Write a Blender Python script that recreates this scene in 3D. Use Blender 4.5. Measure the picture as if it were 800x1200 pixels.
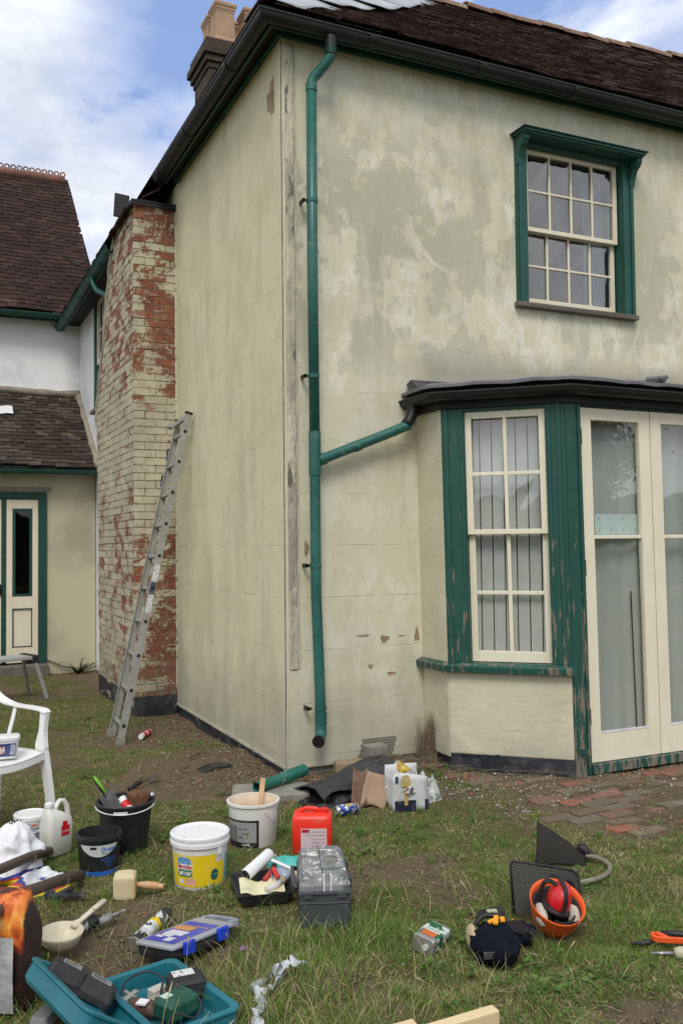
import bpy, bmesh, math, random
import numpy as np
from mathutils import Vector, Matrix, noise as mnoise
random.seed(7); RNG = np.random.default_rng(7)
for o in list(bpy.data.objects): bpy.data.objects.remove(o)
scn = bpy.context.scene
COL = scn.collection
R_ = math.radians

# ------------------------------------------------------------ camera
CAM = Vector((-2.319, -5.956, 1.6))
Fv = Vector((0.41954, 0.90701, 0.03628)).normalized()
Rv = Vector((0.90762, -0.41966, -0.01048)).normalized()
Rv = (Rv - Fv * Rv.dot(Fv)).normalized(); Uv = Rv.cross(Fv)
cd = bpy.data.cameras.new('camera'); cam = bpy.data.objects.new('camera', cd); COL.objects.link(cam)
cam.matrix_world = Matrix(((Rv.x, Uv.x, -Fv.x, CAM.x), (Rv.y, Uv.y, -Fv.y, CAM.y), (Rv.z, Uv.z, -Fv.z, CAM.z), (0, 0, 0, 1)))
cd.sensor_fit = 'VERTICAL'; cd.sensor_height = 36.0; cd.lens = 1070.0 / 1200.0 * 36.0
cd.clip_start = 0.05; cd.clip_end = 2000
scn.camera = cam
scn.render.resolution_x = 682; scn.render.resolution_y = 1024
scn.view_settings.view_transform = 'Standard'; scn.view_settings.look = 'None'
scn.view_settings.exposure = 0.38; scn.view_settings.gamma = 1.0

# ------------------------------------------------------------ node helpers
def NT(tree):
    tree.nodes.clear(); return tree
def nd(t, kind, **kw):
    n = t.nodes.new(kind)
    for k, v in kw.items():
        if k.startswith('_'): setattr(n, k[1:], v)
    for k, v in kw.items():
        if k.startswith('_'): continue
        s = n.inputs[int(k[1:])] if (k[0] == 'i' and k[1:].isdigit()) else n.inputs[k.replace('__', ' ')]
        if isinstance(v, bpy.types.NodeSocket): t.links.new(v, s)
        else:
            if hasattr(s, 'default_value') and not isinstance(s.default_value, float) and isinstance(v, (tuple, list)) and len(v) == 3 and len(s.default_value) == 4: v = (*v, 1)
            s.default_value = v
    return n
def mapv(t, v, sc=(1, 1, 1), loc=(0, 0, 0)): return nd(t, 'ShaderNodeMapping', i0=v, Scale=sc, Location=loc).outputs[0]
def noi(t, v, s=5., d=4., r=.55, dist=0.):
    return nd(t, 'ShaderNodeTexNoise', Vector=v, Scale=s, Detail=d, Roughness=r, Distortion=dist).outputs[0]
def rmp(t, f, a, b, lo=0., hi=1.):
    return nd(t, 'ShaderNodeMapRange', i0=f, i1=a, i2=b, i3=lo, i4=hi).outputs[0]
def mth(t, op, a, b=0.):
    return nd(t, 'ShaderNodeMath', _operation=op, i0=a, i1=b).outputs[0]
def mix(t, f, a, b, mode='MIX'):
    n = t.nodes.new('ShaderNodeMix'); n.data_type = 'RGBA'; n.blend_type = mode
    for i, v in ((0, f), (6, a), (7, b)):
        if isinstance(v, bpy.types.NodeSocket): t.links.new(v, n.inputs[i])
        else: n.inputs[i].default_value = (*v, 1) if (i > 0 and len(v) == 3) else v
    return n.outputs[2]
def curve(t, f, pts):
    n = t.nodes.new('ShaderNodeValToRGB'); t.links.new(f, n.inputs[0]); cr = n.color_ramp
    cr.elements[0].position = pts[0][0]; cr.elements[0].color = (*([pts[0][1]] * 3), 1)
    cr.elements[1].position = pts[-1][0]; cr.elements[1].color = (*([pts[-1][1]] * 3), 1)
    for p, v in pts[1:-1]:
        e = cr.elements.new(p); e.color = (v, v, v, 1)
    return n.outputs[0]
def coord(t, which='Object'): return nd(t, 'ShaderNodeTexCoord').outputs[which]
def wpos(t): return nd(t, 'ShaderNodeNewGeometry').outputs['Position']
def bmp(t, h, s=.3, d=.01): return nd(t, 'ShaderNodeBump', Height=h, Strength=s, Distance=d).outputs[0]
def finish(t, col, rough=.6, nrm=None, metal=0., spec=.4, **kw):
    p = nd(t, 'ShaderNodeBsdfPrincipled', Base__Color=col, Roughness=rough, Metallic=metal)
    p.inputs['Specular IOR Level'].default_value = spec
    for k, v in kw.items(): 
        s = p.inputs[k.replace('__', ' ')]
        if isinstance(v, bpy.types.NodeSocket): t.links.new(v, s)
        else: s.default_value = v
    if nrm: t.links.new(nrm, p.inputs['Normal'])
    t.links.new(p.outputs[0], nd(t, 'ShaderNodeOutputMaterial').inputs[0]); return p
def newmat(name):
    m = bpy.data.materials.new(name); m.use_nodes = True; return m, NT(m.node_tree)
def simple(name, c, rough=.6, c2=None, scale=8., lo=.4, hi=.7, c3=None, s3=30., lo3=.62, hi3=.66, bs=40., bst=.15, bd=.003, metal=0., spec=.4, stretch=(1, 1, 1), pos=False, **kw):
    m, t = newmat(name); v = mapv(t, wpos(t) if pos else coord(t), stretch)
    col = c
    if c2: col = mix(t, rmp(t, noi(t, v, scale, 6, .6), lo, hi), c, c2)
    else: col = mix(t, rmp(t, noi(t, v, scale, 5, .6), .3, .7), tuple(x * .86 for x in c), tuple(min(1, x * 1.08) for x in c))
    if c3: col = mix(t, rmp(t, noi(t, v, s3, 5, .65), lo3, hi3), col, c3)
    h = noi(t, v, bs, 4, .6)
    finish(t, col, rough, bmp(t, h, bst, bd), metal, spec, **kw); return m

# ------------------------------------------------------------ world: Nishita sky with broken cloud
SUN_EL, SUN_AZ = R_(50), R_(207)      # azimuth clockwise from +Y
w = bpy.data.worlds.new('World'); scn.world = w; w.use_nodes = True
t = NT(w.node_tree)
sky = nd(t, 'ShaderNodeTexSky', _sky_type='NISHITA', _sun_disc=False, _sun_elevation=SUN_EL, _sun_rotation=SUN_AZ, _air_density=1.0, _dust_density=1.2, _ozone_density=1.0)
bg1 = nd(t, 'ShaderNodeBackground', Color=mix(t, 0.72, sky.outputs[0], (2.6, 3.8, 7.0)), Strength=.10)
gen = coord(t, 'Generated')
cv = mapv(t, gen, (1.0, 1.0, 1.9), (.33, .05, .1))
n1 = noi(t, cv, 2.1, 9, .56, .25)
n2 = noi(t, mapv(t, gen, (1, 1, 1.8), (4.2, 1.3, 2)), 3.6, 7, .6, .2)
sep = nd(t, 'ShaderNodeSeparateXYZ', i0=gen)
def gap(dirv, r0, r1):
    d = nd(t, 'ShaderNodeVectorMath', _operation='DISTANCE', i0=gen, i1=Vector(dirv)).outputs['Value']
    return rmp(t, mth(t, 'ADD', d, mth(t, 'MULTIPLY', mth(t, 'SUBTRACT', n1, .5), .5)), r0, r1, 1, 0)
cover = mth(t, 'SUBTRACT', rmp(t, n1, .36, .47), mth(t, 'MAXIMUM', mth(t, 'MULTIPLY', gap((.225, .842, .49), .03, .16), 1.0), mth(t, 'MULTIPLY', gap((.05, .925, .385), .0, .09), .6)))
cover = mth(t, 'MAXIMUM', cover, 0.)
shade = rmp(t, n2, .34, .66)
ccol = mix(t, shade, (.50, .54, .62), (.95, .96, .975))
bg2 = nd(t, 'ShaderNodeBackground', Color=ccol, Strength=1.06)
ms = nd(t, 'ShaderNodeMixShader', i0=cover, i1=bg1.outputs[0], i2=bg2.outputs[0])
t.links.new(ms.outputs[0], nd(t, 'ShaderNodeOutputWorld').inputs[0])
sd = bpy.data.lights.new('sun', 'SUN'); sd.energy = 1.5; sd.angle = R_(22); sd.color = (1, .955, .88)
so = bpy.data.objects.new('sun', sd); COL.objects.link(so)
sdir = Vector((math.sin(SUN_AZ) * math.cos(SUN_EL), math.cos(SUN_AZ) * math.cos(SUN_EL), math.sin(SUN_EL)))
so.rotation_euler = sdir.to_track_quat('Z', 'Y').to_euler(); so.location = sdir * 30

# ------------------------------------------------------------ mesh helpers
class MB:
    def __init__(s, T=None): s.v = []; s.f = []; s.T = T
    def add(s, vs, fs, T=None):
        T = T or s.T; b = len(s.v)
        s.v += [tuple(T @ Vector(p)) if T else tuple(p) for p in vs]
        s.f += [tuple(i + b for i in f) for f in fs]; return s
    def box(s, a, b, T=None):
        x0, y0, z0 = a; x1, y1, z1 = b
        return s.add([(x0, y0, z0), (x1, y0, z0), (x1, y1, z0), (x0, y1, z0), (x0, y0, z1), (x1, y0, z1), (x1, y1, z1), (x0, y1, z1)],
              [(0, 3, 2, 1), (4, 5, 6, 7), (0, 1, 5, 4), (1, 2, 6, 5), (2, 3, 7, 6), (3, 0, 4, 7)], T)
    def beam(s, a, b, w, h, up=(0, 0, 1)):
        a = Vector(a); b = Vector(b); d = (b - a).normalized(); u = Vector(up)
        x = d.cross(u).normalized(); y = x.cross(d)
        vs = [p + x * sx * w / 2 + y * sy * h / 2 for p in (a, b) for sx, sy in ((-1, -1), (1, -1), (1, 1), (-1, 1))]
        return s.add(vs, [(0, 3, 2, 1), (4, 5, 6, 7), (0, 1, 5, 4), (1, 2, 6, 5), (2, 3, 7, 6), (3, 0, 4, 7)])
    def tube(s, pts, r, n=12, caps=True, sq=1.0):
        pts = [Vector(p) for p in pts]; rs = r if isinstance(r, (list, tuple)) else [r] * len(pts)
        rings = []; up = Vector((0, 0, 1))
        d0 = (pts[1] - pts[0]).normalized()
        x = d0.cross(up) if abs(d0.z) < .95 else d0.cross(Vector((0, 1, 0))); x.normalize()
        for i, p in enumerate(pts):
            d = ((pts[min(i + 1, len(pts) - 1)] - p).normalized() + (p - pts[max(i - 1, 0)]).normalized()).normalized()
            x = (x - d * x.dot(d)).normalized(); y = d.cross(x)
            rings.append([p + (x * math.cos(a) + y * sq * math.sin(a)) * rs[i] for a in [2 * math.pi * k / n for k in range(n)]])
        vs = [q for rg in rings for q in rg]; fs = []
        for i in range(len(pts) - 1):
            for k in range(n): fs.append((i * n + k, i * n + (k + 1) % n, (i + 1) * n + (k + 1) % n, (i + 1) * n + k))
        if caps: fs += [tuple(range(n))[::-1], tuple((len(pts) - 1) * n + k for k in range(n))]
        return s.add(vs, fs)
    def lathe(s, prof, n=36, c=(0, 0, 0), sx=1., sy=1., T=None):
        vs = [(c[0] + r * sx * math.cos(2 * math.pi * k / n), c[1] + r * sy * math.sin(2 * math.pi * k / n), c[2] + z) for r, z in prof for k in range(n)]
        fs = [(i * n + k, i * n + (k + 1) % n, (i + 1) * n + (k + 1) % n, (i + 1) * n + k) for i in range(len(prof) - 1) for k in range(n)]
        if prof[0][0] > 1e-4: fs.append(tuple(range(n))[::-1])
        if prof[-1][0] > 1e-4: fs.append(tuple((len(prof) - 1) * n + k for k in range(n)))
        return s.add(vs, fs, T)
    def sweep(s, path, prof, side=1, close=True):
        # horizontal polyline; prof = [(out, z)], out measured to the right (side=1) of travel
        P = [Vector(p) for p in path]; n = len(prof); vs = []
        for i, p in enumerate(P):
            d1 = (P[i] - P[i - 1]) if i > 0 else (P[1] - P[0]); d2 = (P[i + 1] - P[i]) if i < len(P) - 1 else d1
            n1 = Vector((d1.y, -d1.x, 0)).normalized() * side; n2 = Vector((d2.y, -d2.x, 0)).normalized() * side
            m = (n1 + n2); m = m / max(m.dot(n1), .2)
            vs += [p + m * o + Vector((0, 0, z)) for o, z in prof]
        fs = []; rng = n if close else n - 1
        for i in range(len(P) - 1):
            for k in range(rng): fs.append((i * n + k, i * n + (k + 1) % n, (i + 1) * n + (k + 1) % n, (i + 1) * n + k))
        if close: fs += [tuple(range(n))[::-1], tuple((len(P) - 1) * n + k for k in range(n))]
        return s.add(vs, fs)
    def prism(s, poly, z0, z1, T=None):
        n = len(poly)
        return s.add([(x, y, z0) for x, y in poly] + [(x, y, z1) for x, y in poly],
              [tuple(range(n))[::-1], tuple(range(n, 2 * n))] + [(k, (k + 1) % n, n + (k + 1) % n, n + k) for k in range(n)], T)
    def grid(s, fn, nu, nv, T=None):
        return s.add([fn(i / nu, j / nv) for j in range(nv + 1) for i in range(nu + 1)],
              [(j * (nu + 1) + i, j * (nu + 1) + i + 1, (j + 1) * (nu + 1) + i + 1, (j + 1) * (nu + 1) + i) for j in range(nv) for i in range(nu)], T)
    def map(s, fn): s.v = [tuple(fn(Vector(p))) for p in s.v]; return s
    def mesh(s, name, mat=None, smooth=False, fix=True):
        me = bpy.data.meshes.new(name); me.from_pydata(s.v, [], s.f)
        if fix:
            bm = bmesh.new(); bm.from_mesh(me); bmesh.ops.recalc_face_normals(bm, faces=bm.faces); bm.to_mesh(me); bm.free()
        if mat: me.materials.append(mat)
        if smooth: me.shade_smooth()
        me.update(); return me
    def build(s, name, mat, parent=None, bevel=0, smooth=False, auto=None, fix=True, seg=2, **kw):
        o = bpy.data.objects.new(name, s.mesh(name, mat, smooth or auto is not None, fix)); COL.objects.link(o)
        if parent: o.parent = parent
        if auto is not None: 
            try: o.data.set_sharp_from_angle(angle=R_(auto))
            except Exception: pass
        if bevel:
            b = o.modifiers.new('bevel', 'BEVEL'); b.width = bevel; b.segments = seg; b.limit_method = 'ANGLE'; b.angle_limit = R_(40)
        return tag(o, **kw)
def tag(o, label=None, cat=None, group=None, kind=None):
    for k, v in (('label', label), ('category', cat), ('group', group), ('kind', kind)):
        if v: o[k] = v
    return o
def thing(name, label, cat, loc=(0, 0, 0), rz=0., group=None, rot=None):
    o = bpy.data.objects.new(name, None); COL.objects.link(o); o.empty_display_size = .1
    o.location = loc; o.rotation_euler = rot or (0, 0, rz); return tag(o, label, cat, group)
def inst(me, name, parent, loc=(0, 0, 0), rot=(0, 0, 0), sc=None, M=None):
    o = bpy.data.objects.new(name, me); COL.objects.link(o); o.parent = parent
    if M is not None: o.matrix_local = M
    else:
        o.location = loc; o.rotation_euler = rot
        if sc: o.scale = sc
    return o
def frame(o, ex, ey, ez=(0, 0, 1)):
    ex, ey, ez = Vector(ex), Vector(ey), Vector(ez)
    return Matrix(((ex.x, ey.x, ez.x, o[0]), (ex.y, ey.y, ez.y, o[1]), (ex.z, ey.z, ez.z, o[2]), (0, 0, 0, 1)))
_tc = {}
def text_mb(s, size, bold=0.0, sx=1.0):
    k = (s, bold)
    if k not in _tc:
        c = bpy.data.curves.new('t', 'FONT'); c.body = s; c.size = 1; c.align_x = 'CENTER'; c.align_y = 'CENTER'; c.offset = bold; c.resolution_u = 3
        o = bpy.data.objects.new('t', c); COL.objects.link(o); bpy.context.view_layer.update()
        me = o.to_mesh(); _tc[k] = ([tuple(v.co) for v in me.vertices], [tuple(p.vertices) for p in me.polygons]); o.to_mesh_clear(); bpy.data.objects.remove(o)
    v, f = _tc[k]; m = MB(); m.add([(x * size * sx, y * size, 0) for x, y, z in v], f); return m
def flat_text(s, size, T, mat, parent, name='lettering', bold=.01, sx=1.):
    m = text_mb(s, size, bold, sx); m.v = [tuple(T @ Vector(p)) for p in m.v]; return m.build(name, mat, parent, fix=False)
def camang(x, y): return math.atan2(CAM.y - y, CAM.x - x)

# ------------------------------------------------------------ ground height
def vnoise(x, y, s, seed=0):
    x = np.asarray(x, float) * s + seed * 17.3; y = np.asarray(y, float) * s + seed * 9.1
    xi = np.floor(x).astype(np.int64); yi = np.floor(y).astype(np.int64); fx = x - xi; fy = y - yi
    fx = fx * fx * (3 - 2 * fx); fy = fy * fy * (3 - 2 * fy)
    def h(a, b):
        n = (a * 374761393 + b * 668265263 + seed * 1442695) & 0x7fffffff
        n = ((n ^ (n >> 13)) * 1274126177) & 0x7fffffff; return ((n ^ (n >> 16)) & 0xffff) / 65535.
    return (h(xi, yi) * (1 - fx) + h(xi + 1, yi) * fx) * (1 - fy) + (h(xi, yi + 1) * (1 - fx) + h(xi + 1, yi + 1) * fx) * fy
def fbm(x, y, s, seed=0, o=3): return sum(vnoise(x, y, s * 2 ** k, seed + k) * .5 ** k for k in range(o)) / sum(.5 ** k for k in range(o))
def sst(a, b, v): u = np.clip((v - a) / (b - a), 0, 1); return u * u * (3 - 2 * u)
def gz(x, y):
    x = np.asarray(x, float); y = np.asarray(y, float)
    z = .06 * (fbm(x, y, .9, 3) - .5) + .03 * (fbm(x, y, 4., 5) - .5)
    z = z - .05 * sst(.6, 2.2, y) * sst(-2.4, -.2, x)
    z = z + .07 * np.exp(-(((x - .85) / .35) ** 2 + ((y + .12) / .22) ** 2))
    pave = sst(.75, 1.15, x) * sst(-2.25, -1.85, y)
    z = z * (1 - pave) + pave * (.004 + .012 * (fbm(x, y, 1.5, 8) - .5))
    return z
def gzf(x, y): return float(gz(x, y))
def dirt(x, y):
    """0 = green turf, 1 = bare soil"""
    x = np.asarray(x, float); y = np.asarray(y, float)
    d = np.maximum.reduce([np.exp(-np.maximum(0, -x - .05) / .55) * (y > -.3) * (y < 3.3), np.exp(-np.maximum(0, -y - .1) / .38) * (x > -.3), 
                           np.exp(-np.maximum(0, np.hypot(np.minimum(0, x + .0), np.minimum(0, y)) - .1) / .45)])
    n = fbm(x, y, 1.4, 11, 4)
    n2 = fbm(x, y, 3.7, 21, 3)
    v = d * 1.25 + (n - .5) * 2.3 + (n2 - .5) * 1.9 + .12
    v = v + .28 * sst(1.2, 2.4, x) + .30*np.exp(-(((x + .9) / .8) ** 2 + ((y - .6) / 1.0) ** 2))
    v = np.maximum(v, .80 * sst(.80, 1.2, x) * sst(-2.35, -1.95, y) * (.75 + .5 * n2))
    return np.clip(v, 0, 1)

# ------------------------------------------------------------ materials
def mat_plaster(name, front=True):
    m, t = newmat(name); p = wpos(t); sp = nd(t, 'ShaderNodeSeparateXYZ', i0=p); x, y, z = sp.outputs
    cream = (.63, .595, .435); pale = (.76, .735, .61); grn = (.41, .40, .29); 
    n1 = noi(t, mapv(t, p, (1, 1, .8)), 1.7, 10, .60, .12)
    n2 = noi(t, mapv(t, p, (1.15, 1, .8)), 3.6, 10, .66, .18)
    if front:
        zf = curve(t, mth(t, 'DIVIDE', z, 5.5), [(0, .25), (.12, .12), (.35, .12), (.50, .25), (.545, .75), (.70, .95), (.80, .80), (.87, .40), (1, .30)])
        bl = rmp(t, mth(t, 'ADD', mth(t, 'MULTIPLY', n1, .62), mth(t, 'MULTIPLY', n2, .43)), .492, .535)
        col = mix(t, mth(t, 'MULTIPLY', rmp(t, n2, .47, .54), rmp(t, z, 2.2, 3.3, .45, .85)), cream, pale)
        xf = rmp(t, x, .1, 1.9, 1.0, .78)
        col = mix(t, mth(t, 'MULTIPLY', mth(t, 'MULTIPLY', bl, zf), xf), col, grn)
        # filled cracks: thin wandering pale lines in the mottled band
        dv = nd(t, 'ShaderNodeVectorMath', _operation='ADD', i0=p, i1=nd(t, 'ShaderNodeVectorMath', _operation='SCALE', i0=nd(t, 'ShaderNodeTexNoise', Vector=p, Scale=1.7, Detail=3.).outputs[1], Scale=.9).outputs[0]).outputs[0]
        vo = nd(t, 'ShaderNodeTexVoronoi', _feature='DISTANCE_TO_EDGE', Vector=mapv(t, dv, (1, .2, .8), (.3, 0, .2)), Scale=1.15).outputs[0]
        ln = mth(t, 'MULTIPLY', rmp(t, vo, .012, .026, 1, 0), rmp(t, noi(t, p, 1.1, 2), .46, .54))
        zf2 = rmp(t, z, 2.9, 3.2); 
        col = mix(t, mth(t, 'MULTIPLY', mth(t, 'MULTIPLY', ln, zf2), .85), col, (.66, .63, .50))
        dr_ = noi(t, mapv(t, p, (5.5, 1, .9), (2.2, 0, .3)), 1.0, 6, .6)
        col = mix(t, mth(t, 'MULTIPLY', mth(t, 'MULTIPLY', rmp(t, dr_, .55, .64), rmp(t, z, 2.95, 3.2)), rmp(t, z, 3.6, 4.4, .5, 0)), col, (.70, .68, .545))
        # grey weather band over the bay roof
        bx = mth(t, 'MULTIPLY', rmp(t, x, .85, 1.2), rmp(t, x, 3.9, 4.2, 1, 0))
        bz = mth(t, 'MULTIPLY', rmp(t, mth(t, 'ADD', z, mth(t, 'MULTIPLY', n2, .25)), 3.06, 3.26, 1, 0), rmp(t, z, 2.7, 2.8))
        col = mix(t, mth(t, 'MULTIPLY', mth(t, 'MULTIPLY', bx, bz), .75), col, (.30, .28, .215))
    else:
        col = mix(t, rmp(t, n2, .3, .7, 0, .6), (.64, .60, .405), (.71, .665, .46))
        col = mix(t, mth(t, 'MULTIPLY', rmp(t, n1, .46, .60), .45), col, (.52, .485, .31))
    # brown/grey cloudy stains, streaky
    st = noi(t, mapv(t, p, (1.6, 1.6, .35)), 2.2, 7, .65)
    col = mix(t, mth(t, 'MULTIPLY', rmp(t, st, .5, .72), .42), col, (.33, .315, .235))
    # lower wall dirt, algae near the ground
    base = mth(t, 'MULTIPLY', rmp(t, mth(t, 'ADD', z, mth(t, 'MULTIPLY', noi(t, p, 4, 5), .9)), .55, 1.25, 1, 0), .62 if front else .7)
    col = mix(t, base, col, (.32, .31, .245))
    # small scabs where the skin has come off
    sc = noi(t, mapv(t, p, (1, 1, 1.3), (3.1, 0, 1.7)), 6.5, 4, .55)
    sm = mth(t, 'MULTIPLY', rmp(t, sc, .735, .75), rmp(t, noi(t, p, .9, 1), .45, .6))
    col = mix(t, sm, col, (.36, .25, .155))
    sk = noi(t, p, 38., 3, .6); col = mix(t, mth(t, 'MULTIPLY', rmp(t, sk, .66, .72), .45), col, (.22, .21, .17))
    # incised ashlar joints, mostly painted over
    bv = mapv(t, nd(t, 'ShaderNodeCombineXYZ', i0=mth(t, 'ADD', x, y), i1=z).outputs[0], (1, 1, 1), (.18, -.12, 0))
    br = nd(t, 'ShaderNodeTexBrick', _offset=.5, Vector=bv, Scale=1., Mortar__Size=.0035, Mortar__Smooth=.4, Brick__Width=.86, Row__Height=.37).outputs[1]
    jm = mth(t, 'MULTIPLY', br, rmp(t, noi(t, p, 2.3, 5), .42, .6))
    jm = mth(t, 'MULTIPLY', jm, rmp(t, z, 2.4, 3.3, 1, .18)) if front else jm
    col = mix(t, mth(t, 'MULTIPLY', jm, .38), col, (.25, .235, .18))
    hgt = mth(t, 'SUBTRACT', mth(t, 'ADD', mth(t, 'MULTIPLY', noi(t, p, 6., 8, .62), .9), mth(t, 'MULTIPLY', noi(t, p, 55., 4, .6), .12)), mth(t, 'ADD', mth(t, 'MULTIPLY', jm, .45), mth(t, 'MULTIPLY', sm, .3)))
    finish(t, col, .93, bmp(t, hgt, .55, .012), spec=.15); return m
M = {}
M['front'] = mat_plaster('front_render'); M['left'] = mat_plaster('side_render', False)
def mat_bay():
    m, t = newmat('bay_render'); p = wpos(t)
    col = mix(t, rmp(t, noi(t, p, 3., 7, .6), .3, .7), (.58, .535, .375), (.64, .60, .45))
    col = mix(t, mth(t, 'MULTIPLY', rmp(t, noi(t, p, 1.8, 6, .65), .5, .66), .4), col, (.42, .41, .31))
    sc = noi(t, mapv(t, p, (1, 1, 1.1), (5.3, 0, 2.4)), 5.5, 4, .55); sm = rmp(t, sc, .70, .715)
    col = mix(t, sm, col, (.33, .23, .15))
    z = nd(t, 'ShaderNodeSeparateXYZ', i0=p).outputs[2]
    col = mix(t, mth(t, 'MULTIPLY', rmp(t, mth(t, 'ADD', z, mth(t, 'MULTIPLY', noi(t, p, 5, 5), .5)), .3, .52, 1, 0), .6), col, (.36, .34, .28))
    h = mth(t, 'SUBTRACT', noi(t, mapv(t, p, (1, 1, 1.6)), 7., 7, .6, .6), mth(t, 'MULTIPLY', sm, .15))
    finish(t, col, .9, bmp(t, h, .5, .016), spec=.2); return m
M['bay'] = mat_bay()
M['white_render'] = simple('white_painted_render', (.80, .80, .79), .9, (.66, .675, .69), 1.4, .5, .62, bs=20, bst=.3, bd=.006, pos=True, spec=.2)
M['lean_render'] = simple('lean_to_render', (.50, .465, .325), .92, (.34, .32, .23), 1.1, .46, .7, (.26, .24, .18), 9., .66, .72, bs=18, bst=.35, bd=.008, pos=True, spec=.15)
def mat_peel(name, c, c2, bare=(.24, .17, .125), amt=.62, zlow=None, rough=.5, s=11.):
    """gloss paint that is lifting off bare weathered wood"""
    m, t = newmat(name); p = wpos(t); v = mapv(t, p, (2.2, 2.2, .38))
    col = mix(t, rmp(t, noi(t, p, 4, 5, .6), .35, .65), c, c2)
    col = mix(t, mth(t, 'MULTIPLY', rmp(t, noi(t, mapv(t, p, (3, 3, .5)), 9, 4), .55, .8), .4), col, tuple(min(1, a * 1.5 + .02) for a in c))
    n = noi(t, v, s, 8, .7)
    if zlow:
        z = nd(t, 'ShaderNodeSeparateXYZ', i0=p).outputs[2]; n = mth(t, 'ADD', n, rmp(t, z, zlow[0], zlow[1], zlow[2], 0))
    k = rmp(t, n, amt, amt + .03)
    wood = mix(t, noi(t, mapv(t, p, (8, 8, .8)), 14, 4), bare, tuple(a * 1.9 for a in bare))
    col = mix(t, k, col, wood)
    h = mth(t, 'SUBTRACT', mth(t, 'MULTIPLY', noi(t, mapv(t, p, (6, 6, .6)), 12, 5), .35), mth(t, 'MULTIPLY', k, .6))
    finish(t, col, rmp(t, k, 0, 1, rough, .95), bmp(t, h, .5, .004), spec=.35); return m
GRN = (.014, .072, .055); GRN2 = (.018, .088, .068)
M['green'] = mat_peel('green_gloss_paint', GRN, GRN2, amt=.69)
M['green_worn'] = mat_peel('green_gloss_paint_peeling', GRN, GRN2, (.14, .115, .09), amt=.62, zlow=(.2, 1.9, .13))
M['green_dark'] = mat_peel('old_green_paint', (.010, .055, .042), (.014, .07, .05), amt=.72)
M['pipe'] = simple('green_pipe_plastic', (.012, .095, .078), .42, (.024, .135, .11), 3.5, .40, .62, (.10, .15, .12), 13, .60, .70, bs=60, bst=.05, pos=True, spec=.5)
M['cream'] = mat_peel('cream_gloss_paint', (.76, .69, .52), (.80, .74, .58), (.30, .26, .19), .735, rough=.5)
M['cream_worn'] = mat_peel('cream_gloss_paint_worn', (.70, .63, .48), (.76, .69, .54), (.30, .25, .18), .70, rough=.55)
M['gutter'] = simple('black_gutter_iron', (.009, .009, .009), .5, (.02, .019, .019), 5, .45, .75, (.06, .055, .05), 30, .68, .74, bst=.2, spec=.4, pos=True)
M['soffit'] = simple('dark_soffit_board', (.018, .02, .017), .8, (.03, .035, .028), 5, pos=True)
M['lead'] = simple('lead_sheet', (.14, .145, .155), .75, (.24, .245, .26), 3, .35, .65, (.14, .145, .16), 12, .6, .72, bs=9, bst=.5, bd=.01, pos=True, metal=.25)
M['lead_pale'] = simple('pale_lead_flashing', (.26, .275, .29), .6, (.42, .44, .46), 3, .35, .65, (.12, .12, .12), 10, .64, .7, bs=9, bst=.5, bd=.01, pos=True)
M['plinth'] = simple('bitumen_plinth', (.018, .020, .026), .55, (.06, .065, .075), 3.5, .45, .7, (.24, .23, .20), 7., .60, .68, bs=14, bst=.8, bd=.02, pos=True)
M['concrete'] = simple('grey_concrete', (.27, .255, .215), .95, (.17, .165, .135), 6, .4, .7, (.12, .14, .07), 14, .6, .7, bs=22, bst=.6, bd=.01, pos=True, spec=.15)
M['stone_strip'] = simple('weathered_corner_mortar', (.31, .285, .225), .95, (.54, .51, .38), 3.2, .44, .56, (.13, .12, .10), 14., .57, .62, bs=26, bst=.9, bd=.01, pos=True, stretch=(1, 1, .3))
M['mesh_grey'] = simple('perforated_vent_paint', (.12, .115, .09), .8, bs=60)
M['black'] = simple('black_void', (.01, .01, .01), .9)
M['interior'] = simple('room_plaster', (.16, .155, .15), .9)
M['blind'] = simple('grey_blind_fabric', (.56, .565, .545), .85, (.46, .465, .45), 2.5, bst=.02)
M['blind_door'] = simple('door_curtain_fabric', (.52, .55, .52), .9, (.38, .40, .375), 1.2, .3, .7, bs=12, bst=.05, stretch=(3, 3, .2))
M['curtain'] = simple('pale_blue_curtain', (.36, .43, .48), .85, (.24, .29, .33), 6, stretch=(4, 4, .3))
def mat_glass(name, tint=(1, 1, 1), rough=.0, boost=1.0, wav=.02):
    m, t = newmat(name); v = wpos(t)
    b = bmp(t, noi(t, mapv(t, v, (1, 1, .6)), 4.5, 2, .5), wav, .02)
    ci = nd(t, 'ShaderNodeVectorMath', _operation='DOT_PRODUCT', i0=b, i1=nd(t, 'ShaderNodeNewGeometry').outputs['Incoming']).outputs['Value']
    f = mth(t, 'POWER', mth(t, 'SUBTRACT', 1., mth(t, 'ABSOLUTE', ci)), 5.)
    f = mth(t, 'MINIMUM', mth(t, 'ADD', .05 * boost, mth(t, 'MULTIPLY', f, .95)), 1.)
    s = nd(t, 'ShaderNodeMixShader', i0=f, i1=nd(t, 'ShaderNodeBsdfTransparent', Color=(*tint, 1)).outputs[0], i2=nd(t, 'ShaderNodeBsdfGlossy', Color=(1, 1, 1, 1), Roughness=rough, Normal=b).outputs[0])
    t.links.new(s.outputs[0], nd(t, 'ShaderNodeOutputMaterial').inputs[0]); return m
M['glass'] = mat_glass('window_glass', (.90, .925, .915), boost=2.4)
M['glass_up'] = mat_glass('upstairs_window_glass', (.45, .5, .54), boost=3.6, wav=.22)
M['glass_dark'] = mat_glass('dark_door_glass', (.35, .35, .35), boost=.8)

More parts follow.
